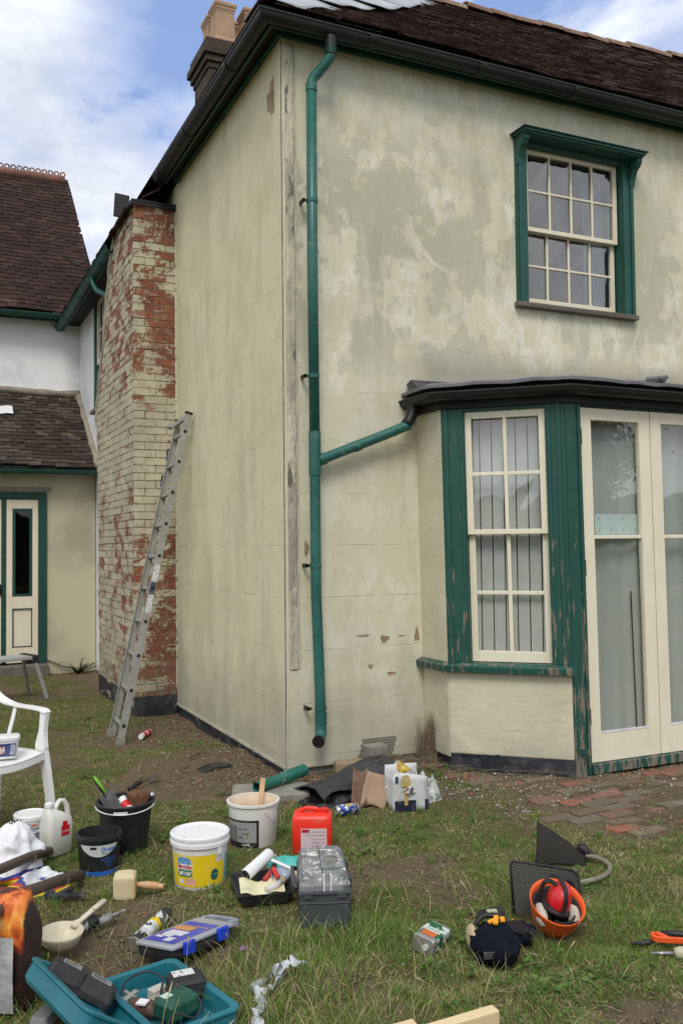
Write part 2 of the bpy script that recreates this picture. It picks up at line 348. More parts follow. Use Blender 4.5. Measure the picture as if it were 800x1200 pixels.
def mat_brick(name, side=False):
    m, t = newmat(name); p = wpos(t); sp = nd(t, 'ShaderNodeSeparateXYZ', i0=p); x, y, z = sp.outputs
    g = nd(t, 'ShaderNodeNewGeometry'); oi = nd(t, 'ShaderNodeObjectInfo')
    rnd = mth(t, 'FRACT', mth(t, 'ADD', g.outputs['Random Per Island'], mth(t, 'MULTIPLY', oi.outputs['Random'], 7.31)))
    red = mix(t, rnd, (.17, .060, .036), (.31, .12, .068))
    red = mix(t, rmp(t, noi(t, p, 30, 4), .35, .75), red, (.16, .055, .038))
    red = mix(t, mth(t, 'MULTIPLY', rmp(t, noi(t, p, 7, 4), .52, .68), .65), red, (.33, .235, .175))
    paint = mix(t, rmp(t, noi(t, p, 3, 6), .35, .65), (.56, .51, .37), (.42, .385, .28))
    paint = mix(t, mth(t, 'MULTIPLY', rmp(t, noi(t, p, 14, 7, .7), .46, .66), .7), paint, (.33, .285, .20))
    zc = mth(t, 'DIVIDE', z, 5.0)
    if side: prof = curve(t, zc, [(0, .42), (.10, .41), (.22, .43), (.38, .43), (.50, .34), (.62, .38), (.72, .44), (1, .46)])
    else: prof = curve(t, zc, [(0, .43), (.08, .47), (.20, .45), (.34, .48), (.39, .30), (.55, .26), (.62, .40), (.70, .475), (.93, .465), (1, .52)])
    rx = rmp(t, x, -.42, 0., -.03, .055) if not side else rmp(t, y, 2.95, 4.6, .02, -.02)
    n = mth(t, 'ADD', mth(t, 'MULTIPLY', noi(t, mapv(t, p, (1, 1, 1.5)), 4.2, 8, .66, .6), .72), mth(t, 'MULTIPLY', noi(t, p, 34, 7, .75), .46))
    n = mth(t, 'ADD', n, mth(t, 'MULTIPLY', rnd, .14))
    th = mth(t, 'SUBTRACT', mth(t, 'ADD', n, mth(t, 'ADD', prof, rx)), 1.125)
    k = rmp(t, th, -.03, .022)
    col = mix(t, k, paint, red)
    # soil splash / algae low down
    col = mix(t, mth(t, 'MULTIPLY', rmp(t, mth(t, 'ADD', z, mth(t, 'MULTIPLY', noi(t, p, 4, 4), .5)), .3, .9, 1, 0), .45), col, (.17, .15, .10))
    h = mth(t, 'SUBTRACT', mth(t, 'MULTIPLY', noi(t, p, 40, 5), .5), mth(t, 'MULTIPLY', k, .6))
    finish(t, col, .92, bmp(t, h, .6, .005), spec=.2); return m
M['brick_f'] = mat_brick('part_painted_brick'); M['brick_s'] = mat_brick('worn_side_brick', True)
M['mortar'] = simple('painted_mortar', (.46, .42, .30), .95, (.27, .22, .15), 7, .42, .62, (.20, .10, .07), 14, .58, .64, bs=50, bst=.6, pos=True, spec=.1)
def mat_pieces(name, stops, spots=None, sc=20., rough=.9, lich=None):
    m, t = newmat(name); p = wpos(t); g = nd(t, 'ShaderNodeNewGeometry'); oi = nd(t, 'ShaderNodeObjectInfo')
    rnd = mth(t, 'FRACT', mth(t, 'ADD', g.outputs['Random Per Island'], mth(t, 'MULTIPLY', oi.outputs['Random'], 5.77)))
    n = t.nodes.new('ShaderNodeValToRGB'); t.links.new(rnd, n.inputs[0]); cr = n.color_ramp
    for i, c in enumerate(stops):
        e = cr.elements[i] if i < 2 else cr.elements.new(i / (len(stops) - 1)); e.color = (*c, 1)
    for i in range(len(stops)): cr.elements[i].position = i / (len(stops) - 1)
    for i, c in enumerate(stops): cr.elements[i].color = (*c, 1)
    col = mix(t, rmp(t, noi(t, p, sc, 5, .6), .4, .75, 0, .6), n.outputs[0], tuple(a * .45 for a in stops[0]))
    if lich: col = mix(t, mth(t, 'MULTIPLY', rmp(t, noi(t, p, lich[1], 6, .65), lich[2], lich[2] + .08), .8), col, lich[0])
    finish(t, col, rough, bmp(t, noi(t, p, 60, 4), .5, .004), spec=.15); return m
M['tile_main'] = mat_pieces('old_dark_roof_tile', [(.040, .021, .019), (.060, .032, .028), (.085, .045, .037), (.12, .085, .07)], lich=((.17, .15, .11), 16., .66))
M['tile_red'] = mat_pieces('red_brown_roof_tile', [(.030, .018, .016), (.040, .023, .020), (.050, .028, .024), (.066, .036, .030)], lich=((.10, .062, .048), 1.6, .60))
M['tile_lean'] = mat_pieces('weathered_lean_to_tile', [(.036, .028, .022), (.052, .040, .031), (.066, .052, .040), (.10, .082, .060)], lich=((.24, .21, .145), 4., .62))
M['ridge'] = mat_pieces('ridge_tile_clay', [(.20, .12, .085), (.25, .155, .11), (.28, .20, .15)], lich=((.35, .31, .20), 6, .55))
M['ridge_red'] = simple('crested_ridge_clay', (.26, .115, .075), .85, (.12, .06, .05), 8, .4, .7, pos=True)
M['stack'] = simple('sooty_stack_brick', (.045, .035, .028), .95, (.085, .065, .045), 6, .4, .7, (.26, .24, .10), 9, .66, .72, bs=30, bst=.6, bd=.01, pos=True)
M['pot'] = simple('buff_terracotta', (.42, .275, .175), .9, (.30, .19, .12), 5, .4, .75, (.16, .11, .08), 22, .66, .74, bs=40, bst=.3, pos=True)
M['pave'] = mat_pieces('path_brick', [(.24, .10, .068), (.17, .145, .11), (.22, .19, .145), (.32, .12, .078), (.14, .12, .09)], sc=14, lich=((.14, .125, .08), 9., .48))

# ------------------------------------------------------------ ground
xs = np.unique(np.concatenate([np.linspace(-150, -14, 24), np.linspace(-14, -4, 30), np.arange(-4, 4.01, .045), np.linspace(4, 14, 30), np.linspace(14, 150, 24)]))
ys = np.unique(np.concatenate([np.linspace(-150, -14, 24), np.linspace(-14, -4.5, 30), np.arange(-4.5, 8.01, .045), np.linspace(8, 14, 20), np.linspace(14, 150, 24)]))
GX, GY = np.meshgrid(xs, ys); GZ = gz(GX, GY) + .012 * (fbm(GX, GY, 14, 31) - .5) + .008 * (fbm(GX, GY, 30, 33, 1) - .5)
def npmesh(name, V, F, mat, col=None, smooth=True):
    me = bpy.data.meshes.new(name); V = np.asarray(V, np.float32); F = np.asarray(F, np.int32)
    me.vertices.add(len(V)); me.vertices.foreach_set('co', V.ravel()); k = F.shape[1]
    me.loops.add(F.size); me.loops.foreach_set('vertex_index', F.ravel())
    me.polygons.add(len(F)); me.polygons.foreach_set('loop_start', np.arange(0, F.size, k, dtype=np.int32))
    if smooth: me.shade_smooth()
    if col is not None:
        a = me.color_attributes.new('tone', 'FLOAT_COLOR', 'POINT'); c = np.ones((len(V), 4), np.float32); c[:, :col.shape[1]] = col; a.data.foreach_set('color', c.ravel())
    me.materials.append(mat); me.update(); me.validate(); return me
def mat_ground():
    m, t = newmat('lawn_soil'); p = wpos(t); a = nd(t, 'ShaderNodeAttribute', _attribute_name='tone').outputs[0]
    d = nd(t, 'ShaderNodeSeparateColor', i0=a).outputs[0]
    soil = mix(t, noi(t, p, 9, 8, .7), (.105, .075, .045), (.27, .20, .125))
    soil = mix(t, rmp(t, noi(t, p, 60, 5, .7), .5, .72), soil, (.30, .235, .155))
    turf = mix(t, noi(t, p, 7, 8, .7), (.085, .095, .030), (.20, .18, .075))
    turf = mix(t, rmp(t, noi(t, p, 45, 6, .7), .52, .75), turf, (.17, .145, .075))
    k = rmp(t, mth(t, 'ADD', d, mth(t, 'MULTIPLY', mth(t, 'SUBTRACT', noi(t, p, 20, 6, .7), .5), .8)), .35, .6)
    col = mix(t, mth(t, 'MULTIPLY', k, .97), turf, soil)
    finish(t, col, .95, bmp(t, mth(t, 'ADD', noi(t, p, 35, 8, .75), noi(t, p, 130, 3, .7)), 1., .02), spec=.1); return m
ii = np.arange(len(ys) - 1)[:, None] * len(xs) + np.arange(len(xs) - 1)[None]
F = np.stack([ii, ii + 1, ii + len(xs) + 1, ii + len(xs)], -1).reshape(-1, 4)
dd = dirt(GX, GY).ravel()
go = bpy.data.objects.new('ground', npmesh('ground', np.stack([GX.ravel(), GY.ravel(), GZ.ravel()], 1), F, mat_ground(), np.stack([dd, dd, dd], 1)))
COL.objects.link(go); tag(go, 'rough lawn of turf and bare earth in front of the house', kind='structure')

# ------------------------------------------------------------ house
HH = 5.23
house = thing('house', 'two storey cream rendered house with dark tiled roof, green sash windows and a bay', 'house')
XR = 9.0
# front wall with the upstairs opening and the bay opening
b = MB(); T_ = .30; ox0, ox1, oz0, oz1 = 2.07, 3.16, 3.50, 4.86
bx0, bx1, bz1 = 1.13, 3.86, 2.60
for x0, x1, z0, z1 in ((0, ox0, bz1, HH), (ox1, XR, bz1, HH), (ox0, ox1, bz1, oz0), (ox0, ox1, oz1, HH), (0, bx0, .06, bz1), (bx1, XR, .06, bz1)):
    b.box((x0, 0, z0), (x1, T_, z1))
b.build('front_wall', M['front'], house)
MB().box((0, T_, .06), (T_, 5.6, HH)).build('side_wall', M['left'], house)   # west wall; its outer face is x = 0
MB().box((T_, 5.3, 0), (XR, 5.6, HH)).box((XR - .3, T_, 0), (XR, 5.3, HH)).build('back_wall', M['left'], house)
# the west wall starts at the corner, 2 mm proud of the front wall's end
MB().box((-.002, -.002, .06), (.02, T_, HH)).build('side_wall_return', M['left'], house)
MB().box((T_, T_, 2.62), (XR - .3, 5.3, 2.75)).box((T_, T_, -.02), (XR - .3, 5.3, .03)).build('floor_slab', M['interior'], house)
# plinths
b = MB(); b.grid(lambda u, v: (.012 + .012 * math.sin(u * 23) * v + .008 * math.sin(u * 71), .02 + u * 2.93, -.28 + v * .34), 60, 3)
b.build('side_plinth', M['plinth'], house, smooth=True)
MB().box((.03, .02, -.2), (1.1, .2, .058)).build('front_plinth', M['concrete'], house, bevel=.004)
# drip bead along the foot of the render and the metal corner bead
MB().box((-.012, -.012, .048), (.0, 2.95, .066)).box((-.012, -.014, .052), (.62, -.002, .066)).build('render_stop_bead', simple('white_bead', (.46, .44, .34), .8, (.3, .28, .22), 9, pos=True), house)
MB().box((-.006, -.006, .06), (.006, -.001, 5.2)).box((-.006, -.006, .06), (-.003, .006, 5.2)).build('corner_bead', simple('corner_bead_paint', (.60, .58, .47), .7, (.36, .34, .28), 7, pos=True), house)
def strip_fn(u, v):
    z = .74 + 4.45 * v; q = Vector((u * 3, z * 9, 1.3)); e0 = .024 + .004 * mnoise.noise(Vector((1, z * 7, 0))); e1 = .094 + .007 * mnoise.noise(Vector((5, z * 6, 0)))
    return (e0 + (e1 - e0) * u, -.001 - (.009 + .006 * mnoise.noise(q * 2) + .003 * mnoise.noise(q * 7)) * (1 if 0 < u < 1 else 0), z)
MB().grid(strip_fn, 7, 420).build('corner_mortar_strip', M['stone_strip'], house, smooth=True, fix=False)
MB().box((.098, -.006, .74), (.108, -.0005, 5.19)).build('strip_edge', simple('strip_edge_render', (.55, .52, .40), .9, (.36, .34, .27), 9, pos=True), house)
# scabs of lost render (shallow uneven patches)
def scab(cx, cz, pts, side=False):
    b = MB(); n = 26; ctr = []
    for k in range(n):
        a = 2 * math.pi * k / n; rr = 1 + .22 * math.sin(3 * a + cx * 9) + .14 * math.sin(7 * a + cz * 5)
        ctr.append((cx + pts[0] * rr * math.cos(a), cz + pts[1] * rr * math.sin(a)))
    vs = [((-.004, x, z) if side else (x, -.003, z)) for x, z in ctr] + [((-.0025, cx, cz) if side else (cx, -.0015, cz))]
    b.add(vs, [(k, (k + 1) % n, n) for k in range(n)])
    b.build('bare_patch', M['scab'], house, fix=False)
M['scab'] = simple('exposed_brown_undercoat', (.38, .29, .19), .95, (.24, .16, .105), 14, pos=True, bs=60, bst=.8, bd=.01)
scab(.20, 4.87, (.075, .125), True)
for cx, cz, s in ((.60, .945, (.05, .007)), (.77, .915, (.035, .026)), (.91, .93, (.028, .004)), (.655, .72, (.018, .016)), (.82, .66, (.034, .011)), (.235, .93, (.02, .03)), (1.04, .93, (.02, .05)), (.16, 1.58, (.018, .05))): scab(cx, cz, s)

# perforated vent in the foot of the wall
b = MB()
for i in range(15):
    for j in range(9):
        x = .535 + i * .0185 + j * .0055 + (.009 if j % 2 else 0); z = .045 + j * .0185
        b.beam((x, -.006, z), (x + .0125, -.006, z + .011), .003, .003, (0, 1, 0)); b.beam((x + .0125, -.006, z), (x, -.006, z + .011), .003, .003, (0, 1, 0))
b.build('vent_grille', M['mesh_grey'], house, kind='stuff')

# eaves: fascia, soffit, gutter with collars, lead at the corner
EV = [(0, 2.86, 0), (0, 0, 0), (XR, 0, 0)]      # travel along west wall then front; outside is on the right
def off(pts, z=0): return [(x, y, z) for x, y, _ in pts]
MB().sweep(off(EV), [(.001, 5.215), (.035, 5.215), (.035, 5.285), (.001, 5.285)], 1).build('bed_board', M['green_dark'], house)
MB().sweep(off(EV), [(.036, 5.262), (.11, 5.262), (.11, 5.28), (.036, 5.28)], 1).build('soffit', M['soffit'], house)
MB().sweep(off(EV), [(.111, 5.205), (.132, 5.205), (.132, 5.33), (.111, 5.33)], 1).build('fascia', M['green_dark'], house)
def gutter_prof(o, z, r, th=.008, n=10):
    a = [(o + r * math.cos(math.pi + math.pi * k / n), z + r * math.sin(math.pi + math.pi * k / n)) for k in range(n + 1)]
    i = [(o + (r - th) * math.cos(math.pi + math.pi * k / n), z + (r - th) * math.sin(math.pi + math.pi * k / n)) for k in range(n + 1)][::-1]
    return a + [(o + r + .008, z), (o + r + .008, z + .012), (o + r - th, z + .012)] + i
MB().sweep(off(EV), gutter_prof(.192, 5.243, .056), 1).build('eaves_gutter', M['gutter'], house, auto=35)
g_ = MB()
def collar(p, ax):
    n = 14; vs = []
    for s in (-.035, .035):
        for k in range(n + 1):
            a = math.pi + math.pi * k / n
            o = .192 + .064 * math.cos(a); z = 5.246 + .064 * math.sin(a)
            vs.append((p + s, -o, z) if ax == 'x' else (-o, p + s, z))
    m = MB().add(vs, [(k, k + 1, n + 2 + k, n + 1 + k) for k in range(n)]); m.build('gutter_collar', M['gutter'], house, smooth=True)
for q in (.62, 1.55, 2.45, 4.2, 6.0): collar(q, 'x')
for q in (.55, 1.75, 2.7): collar(q, 'y')

# main roof: laid courses of plain tiles on a boarded slope
RY = 2.62
def ridge_z(x): return 7.50 + .035 * x + .012 * math.sin(x * 2.3)
def roof_pt(u_x, s, lift=0.):   # s 0 at the eave .. 1 at the ridge
    y = -.20 + s * (RY + .20); z = 5.30 + s * (ridge_z(u_x) - 5.30)
    sag = -.03 * math.sin(math.pi * s) + .014 * math.sin(u_x * 1.9 + s * 4)
    return Vector((u_x, y - lift * .62, z + sag + lift * .78))
b = MB()
b.grid(lambda u, v: roof_pt(-.25 + (u * (XR + .4)) + 0 * v if True else 0, v) if (-.25 + u * (XR + .4)) >= -.25 + v * 2.87 else roof_pt(-.25 + v * 2.87, v), 60, 12)
b.build('roof_boarding', M['soffit'], house)
b = MB().add([(-.25, -.25, 5.285), (2.62, 2.62, ridge_z(2.62)), (2.62, 3.2, ridge_z(2.62)), (-.25, 5.85, 5.285)], [(0, 1, 2, 3)])
b.add([(2.62, 2.62, ridge_z(2.62)), (XR + .2, 2.62, ridge_z(XR)), (XR + .2, 5.85, 5.285), (-.25, 5.85, 5.285), (2.62, 3.2, ridge_z(2.62))], [(0, 1, 2, 3, 4)])
b.add([(XR + .2, -.25, 5.285), (XR + .2, 2.62, ridge_z(XR)), (XR + .2, 5.85, 5.285)], [(0, 1, 2)])
b.build('rear_roof_slope', M['tile_main'], house)
def tile_v(P, ex, up, nrm, w, l, th, camber=.004):
    """8-vertex plain tile, tail end kicked up"""
    vs = []
    for a, c, tn in ((0, 0, 0), (1, 0, 0), (1, 1, 0), (0, 1, 0), (0, 0, 1), (1, 0, 1), (1, 1, 1), (0, 1, 1)):
        vs.append(P + ex * (a - .5) * w + up * c * l + nrm * (tn * th + (th * 1.05 if c == 0 else 0)))
    return vs
TF = [(0, 3, 2, 1), (4, 5, 6, 7), (0, 1, 5, 4), (1, 2, 6, 5), (2, 3, 7, 6), (3, 0, 4, 7)]
def lay_tiles(parent, mat, ptfn, rows, x0fn, x1fn, tw, th, jit, nparts, score, ex=Vector((1, 0, 0)), lfac=1.5, name='roof_tile'):
    items = []
    for r in range(rows):
        s0 = r / rows; x0, x1 = x0fn(s0), x1fn(s0); n = int((x1 - x0) / tw) + 1; offx = (tw / 2 if r % 2 else 0)
        for k in range(n):
            x = x0 + tw * .5 + k * tw + offx
            wl = min(tw, x1 - (x - tw / 2))
            if wl < .03: continue
            x += (wl - tw) / 2
            P = ptfn(x, s0); P2 = ptfn(x, min(1, s0 + 1 / rows)); up = (P2 - P); L = up.length * lfac; up.normalize()
            nr = ex.cross(up).normalized(); 
            P = P + nr * (.004 + random.uniform(0, jit)) + up * random.uniform(-jit, jit) * 1.5
            e2 = (ex + nr * random.uniform(-jit, jit) * 3 + up * random.uniform(-jit, jit) * 2).normalized()
            items.append((score(P), P, tile_v(P, e2, up, nr, wl - tw * .035, L, th)))
    items.sort(key=lambda i: -i[0])
    for sc, P, vs in items[:nparts]: MB().add(vs, TF).build(name, mat, parent, fix=False)
    if len(items) > nparts:
        b = MB()
        for sc, P, vs in items[nparts:]: b.add(vs, TF)
        b.build(name + 's', mat, parent, fix=False, kind='stuff')
def nearcam(P): return -(P - CAM).length if (P - CAM).dot(Fv) > 0 and abs((P - CAM).dot(Rv) / (P - CAM).dot(Fv)) < .42 else -99
lay_tiles(house, M['tile_main'], roof_pt, 36, lambda s: -.22 + s * 2.87 + .1, lambda s: XR, .165, .014, .013, 300, nearcam)
# half-round ridge tiles
rt = MB(); n = 8
rt.add([(s * .33 * (1 if s else 1), .125 * math.cos(math.pi * k / n), .10 * math.sin(math.pi * k / n)) for s in (0, 1) for k in range(n + 1)] +
       [(s * .33, .108 * math.cos(math.pi * k / n), .085 * math.sin(math.pi * k / n)) for s in (0, 1) for k in range(n + 1)],
       [(k, k + 1, n + 2 + k, n + 1 + k) for k in range(n)] + [(2 * n + 2 + k, 3 * n + 3 + k, 3 * n + 4 + k, 2 * n + 3 + k) for k in range(n)] +
       [(k, 2 * n + 2 + k, 2 * n + 3 + k, k + 1) for k in range(n)])
rme = rt.mesh('ridge_tile', M['ridge'])
for i in range(19):
    x = 2.55 + i * .335; inst(rme, 'ridge_tile', house, (x, RY, ridge_z(x) - .02 + random.uniform(-.012, .015)), (0, random.uniform(-.03, .03), random.uniform(-.03, .03)))
# hip covered with overlapping pieces of lead
hd = (Vector((2.62, 2.62, ridge_z(2.62))) - Vector((-.22, -.22, 5.29)))
hl = hd.length; hdn = hd.normalized()
for i in range(5):
    a = i * hl / 5; T = Matrix.Translation(Vector((-.22, -.22, 5.295)) + hdn * a)
    wv = random.uniform(-.02, .02); b = MB()
    for k, (wd, sgn) in enumerate(((.30, -1), (.30, 1))):
        lat = Vector((1, -.12, .0)).normalized() if sgn > 0 else Vector((-.12, 1, 0)).normalized()
        lat = (lat - Vector((0, 0, 1)) * .06)
        q = hdn * (hl / 5 + .06)
        def fn(u, v, lat=lat, q=q, wd=wd): return (lat * (u * (wd + wv)) + q * v + Vector((0, 0, .045 + .02 * math.sin(v * 5 + i) * u + .012 * (1 - v) + random.uniform(0, .004) - .03 * u)))
        b.grid(fn, 5, 5, T)
    o = b.build('hip_lead', M['lead_pale'], house, smooth=True, fix=False); sm = o.modifiers.new('s', 'SOLIDIFY'); sm.thickness = .006

# downpipe with swan neck, branch from the bay gutter, brackets and shoe
dp = MB().tube([(.195, -.085, 4.86), (.192, -.085, 3.6), (.196, -.085, 2.36)], .037, 16).build('downpipe', M['pipe'], house, smooth=True, fix=True)
def pp(n, pts, r, par=dp, mt='pipe', nn=16): return MB().tube(pts, r, nn).build(n, M[mt], par, auto=40)
def pt(a): return [(x, y, z) for x, y, z in a]
pp('gutter_outlet', [(.30, -.195, 5.19), (.30, -.195, 5.06)], .042, mt='gutter')
pp('swan_neck', [(.30, -.195, 5.12), (.30, -.195, 5.075), (.295, -.187, 5.045), (.265, -.15, 4.995), (.215, -.10, 4.935), (.198, -.088, 4.90), (.195, -.085, 4.83)], .0375)
pp('pipe_socket', [(.30, -.195, 5.115), (.30, -.195, 5.07)], .042); pp('pipe_socket', [(.195, -.085, 4.88), (.195, -.085, 4.83)], .042)
pp('branch_socket', [(.196, -.085, 2.40), (.196, -.085, 2.09)], .0425)
pp('lower_pipe', [(.196, -.085, 2.12), (.196, -.085, 1.25), (.212, -.085, .8), (.222, -.085, .42)], .037)
pp('pipe_socket', [(.222, -.085, .44), (.222, -.085, .36)], .042)
pp('pipe_shoe', [(.222, -.085, .38), (.222, -.085, .315), (.216, -.095, .29), (.195, -.125, .265), (.175, -.15, .255)], .0385)
pp('shoe_mouth', [(.180, -.145, .257), (.168, -.16, .2535)], .043, mt='gutter')
pp('branch_pipe', [(.215, -.085, 2.195), (.30, -.086, 2.225), (.66, -.10, 2.365), (.93, -.13, 2.475)], .037)
pp('pipe_socket', [(.222, -.085, 2.196), (.275, -.086, 2.213)], .042)
pp('pipe_socket', [(.50, -.093, 2.30), (.545, -.095, 2.318)], .0405)
for z in (4.04, 2.79, 1.46, .47):
    m = MB().tube([(.194, -.085, z - .014), (.194, -.085, z + .014)] if z > .6 else [(.221, -.085, z - .014), (.221, -.085, z + .014)], .0415, 16)
    m.build('pipe_collar', M['pipe'], dp)
    MB().box((.128, -.082, z - .008), (.158, -.07, z + .008)).box((.128, -.082, z - .014), (.138, -.0, z + .014)).build('pipe_bracket', M['gutter'], dp)

# ------------------------------------------------------------ sash windows
def sash(par, T, x0, x1, z0, z1, cols, rows, y, st=.045, top=.045, bot=.06, bar=.02, th=.035, mat='cream', glass='glass', lean=None, edge=None):
    b = MB(T)
    b.box((x0, y, z0), (x0 + st, y + th, z1)); b.box((x1 - st, y, z0), (x1, y + th, z1))
    b.box((x0 + st, y + .001, z0), (x1 - st, y + th - .001, z0 + bot)); b.box((x0 + st, y + .001, z1 - top), (x1 - st, y + th - .001, z1))
    gx0, gx1, g0, g1 = x0 + st, x1 - st, z0 + bot, z1 - top; pw = (gx1 - gx0) / cols; ph = (g1 - g0) / rows
    for c in range(1, cols): b.box((gx0 + c * pw - bar / 2, y + .005, g0), (gx0 + c * pw + bar / 2, y + th - .005, g1))
    for r in range(1, rows):
        for c in range(cols): b.box((gx0 + c * pw + (bar / 2 if c else 0), y + .006, g0 + r * ph - bar / 2), (gx0 + (c + 1) * pw - (bar / 2 if c < cols - 1 else 0), y + th - .006, g0 + r * ph + bar / 2))
    if lean: b.map(lean)
    b.build('sash', M[mat], par, bevel=.003)
    for r in range(rows):
        for c in range(cols):
            tq = .006 if glass == 'glass_up' else .0015; t1 = random.uniform(-tq, tq); t2 = random.uniform(-tq, tq)
            a0, a1, c0, c1 = gx0 + c * pw + bar / 2 - .002, gx0 + (c + 1) * pw - bar / 2 + .002, g0 + r * ph + bar / 2 - .002, g0 + (r + 1) * ph - bar / 2 + .002
            yy = y + th / 2
            p = MB(T); p.add([(a0, yy + t1, c0), (a1, yy - t1, c0), (a1, yy + t2, c1), (a0, yy - t2, c1)], [(0, 1, 2, 3)])
            if lean: p.map(lean)
            p.build('pane', M[glass], par, fix=False)
I4 = Matrix.Identity(4)
# upstairs window: casing proud of the wall
b = MB()
b.box((1.99, -.035, 3.52), (2.09, .12, 4.80)); b.box((3.08, -.035, 3.52), (3.185, .12, 4.80))
b.box((1.99, -.035, 4.80), (3.185, .12, 4.845)); b.box((2.09, .115, 3.52), (2.12, .16, 4.80)); b.box((3.05, .115, 3.52), (3.08, .16, 4.80))
uw = b.build('upstairs_window', M['green'], house, bevel=.004)
for x0 in (2.0, 3.15): MB().box((x0, -.05, 3.52), (x0 + .03, -.036, 4.70)).build('casing_moulding', M['green'], uw, bevel=.003)
b = MB(); b.box((1.965, -.185, 4.846), (3.205, -.001, 4.866)); b.box((1.98, -.17, 4.832), (3.195, -.036, 4.8455)); b.build('hood', M['green'], uw, bevel=.004)
MB().box((1.95, -.20, 4.867), (3.22, .0, 4.876)).build('hood_lead', M['green_dark'], uw, bevel=.003)
for x0 in (1.985, 3.14):
    pr_ = [(-.036, 4.831), (-.15, 4.831), (-.15, 4.80), (-.125, 4.765), (-.09, 4.74), (-.072, 4.70), (-.06, 4.67), (-.052, 4.62), (-.036, 4.61)]
    n = len(pr_); MB().add([(x0, y, z) for y, z in pr_] + [(x0 + .05, y, z) for y, z in pr_], [tuple(range(n))[::-1], tuple(range(n, 2 * n))] + [(k, (k + 1) % n, n + (k + 1) % n, n + k) for k in range(n)]).build('hood_bracket', M['green'], uw, bevel=.003)
MB().box((1.97, -.06, 3.478), (3.205, .12, 3.519)).build('sill', simple('bare_grey_sill_wood', (.10, .085, .07), .9, (.17, .15, .12), 9, .4, .7, (.03, .07, .055), 14, .6, .66, bs=30, bst=.6, pos=True, stretch=(.3, 1, 3)), uw, bevel=.005)
sash(uw, I4, 2.105, 3.065, 4.13, 4.81, 4, 2, .03, st=.04, bot=.035, bar=.018, mat='cream_worn', glass='glass_up')
sash(uw, I4, 2.105, 3.065, 3.52, 4.165, 4, 2, .075, st=.04, bot=.075, top=.035, bar=.018, mat='cream_worn', glass='glass_up')
MB().grid(lambda u, v: (2.84 + u * .20 + .012 * math.sin(v * 4), .20 + .022 * math.sin(u * 26 + v), 3.53 + v * 1.25), 40, 6).build('curtain', M['curtain'], uw, smooth=True)
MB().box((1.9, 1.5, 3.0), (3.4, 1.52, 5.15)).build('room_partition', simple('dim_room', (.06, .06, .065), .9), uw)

# ------------------------------------------------------------ bay
def lean(p): return Vector((p.x - .017 * (p.z - .05), p.y, p.z))
Jx, Jy, Kx, Ky = 1.10, -.36, 1.735, -.95
K2x = 3.27; J2x = 3.90
eL = math.hypot(Kx - Jx, Ky - Jy); e = Vector(((Kx - Jx) / eL, (Ky - Jy) / eL, 0)); inn = Vector((-e.y, e.x, 0))
TC = frame((Jx, Jy, 0), e, inn)                      # left cant: x along, y inward
e2 = Vector((e.x, -e.y, 0)); inn2 = Vector((-e2.y, e2.x, 0)); TC2 = frame((K2x, Ky, 0), e2, inn2)
bay = MB()
bay.box((Jx, Jy, .09), (Jx + .12, .0, 2.6)); bay.box((0, .0, .12), (eL, .12, .70), TC)
bay.map(lean)
bo = bay.build('bay_wall', M['bay'], house, bevel=.012, seg=3, kind=None)
MB().box((J2x - .12, Jy, .09), (J2x, 0, 2.6)).box((0, .0, .12), (eL, .12, .70), TC2).map(lean).build('bay_wall', M['bay'], house, bevel=.012, seg=3)
b = MB(); b.grid(lambda u, v: TC @ Vector((u * (eL - .02), .004 + .012 * mnoise.noise(Vector((u * 14, v * 3, 0))), -.1 + v * (.235 + .03 * mnoise.noise(Vector((u * 9, 7, 0)))))), 50, 6)
b.box((.0, .02, -.15), (eL - .03, .14, .115), TC).box((Jx + .015, Jy, -.15), (Jx + .1, 0, .09)).box((Kx + .14, Ky + .03, -.15), (K2x - .14, Ky + .2, .02))
b.build('bay_plinth', M['plinth'], house, bevel=.01)
b = MB().sweep([(Jx - .01, 0, 0), (Jx - .01, Jy - .004, 0), (Kx - .006, Ky - .01, 0)], [(.0, .705), (.045, .70), (.05, .745), (.0, .765), (-.08, .765), (-.08, .705)], 1).map(lean)
bw = b.build('bay_sill', M['green_worn'], bo, bevel=.004)
# casings round the left cant window
wz0, wz1 = .766, 2.56
b = MB(TC)
b.box((0, -.008, wz0), (.165, .12, wz1)); b.box((.725, -.008, wz0), (eL + .01, .12, wz1)); b.box((.165, -.004, 2.535), (.725, .12, wz1))
b.box((.02, -.02, wz0), (.05, -.009, wz1)); b.box((.135, -.018, wz0), (.155, -.009, wz1)); b.box((.74, -.018, wz0), (.76, -.009, wz1)); b.box((.80, -.02, wz0), (.83, -.009, wz1))
b.map(lean); cw = b.build('bay_window', M['green_worn'], house, bevel=.003)
sash(cw, TC, .166, .724, 1.665, 2.534, 2, 2, .015, st=.045, top=.05, bot=.035, bar=.026, lean=lean)
sash(cw, TC, .166, .724, .768, 1.70, 2, 2, .055, st=.045, top=.035, bot=.075, bar=.026, lean=lean)
sl = MB().box((-.0385, 0, .80), (.0385, .003, 2.53)).mesh('blind_slat', M['blind'])
for k in range(7):
    s = .20 + k * .085; P = TC @ Vector((s, .125, 0)); inst(sl, 'blind_slat', cw, M=frame((P.x - .03, P.y, 0), (e * math.cos(.10 + .02 * k) + inn * math.sin(.10 + .02 * k)), inn))
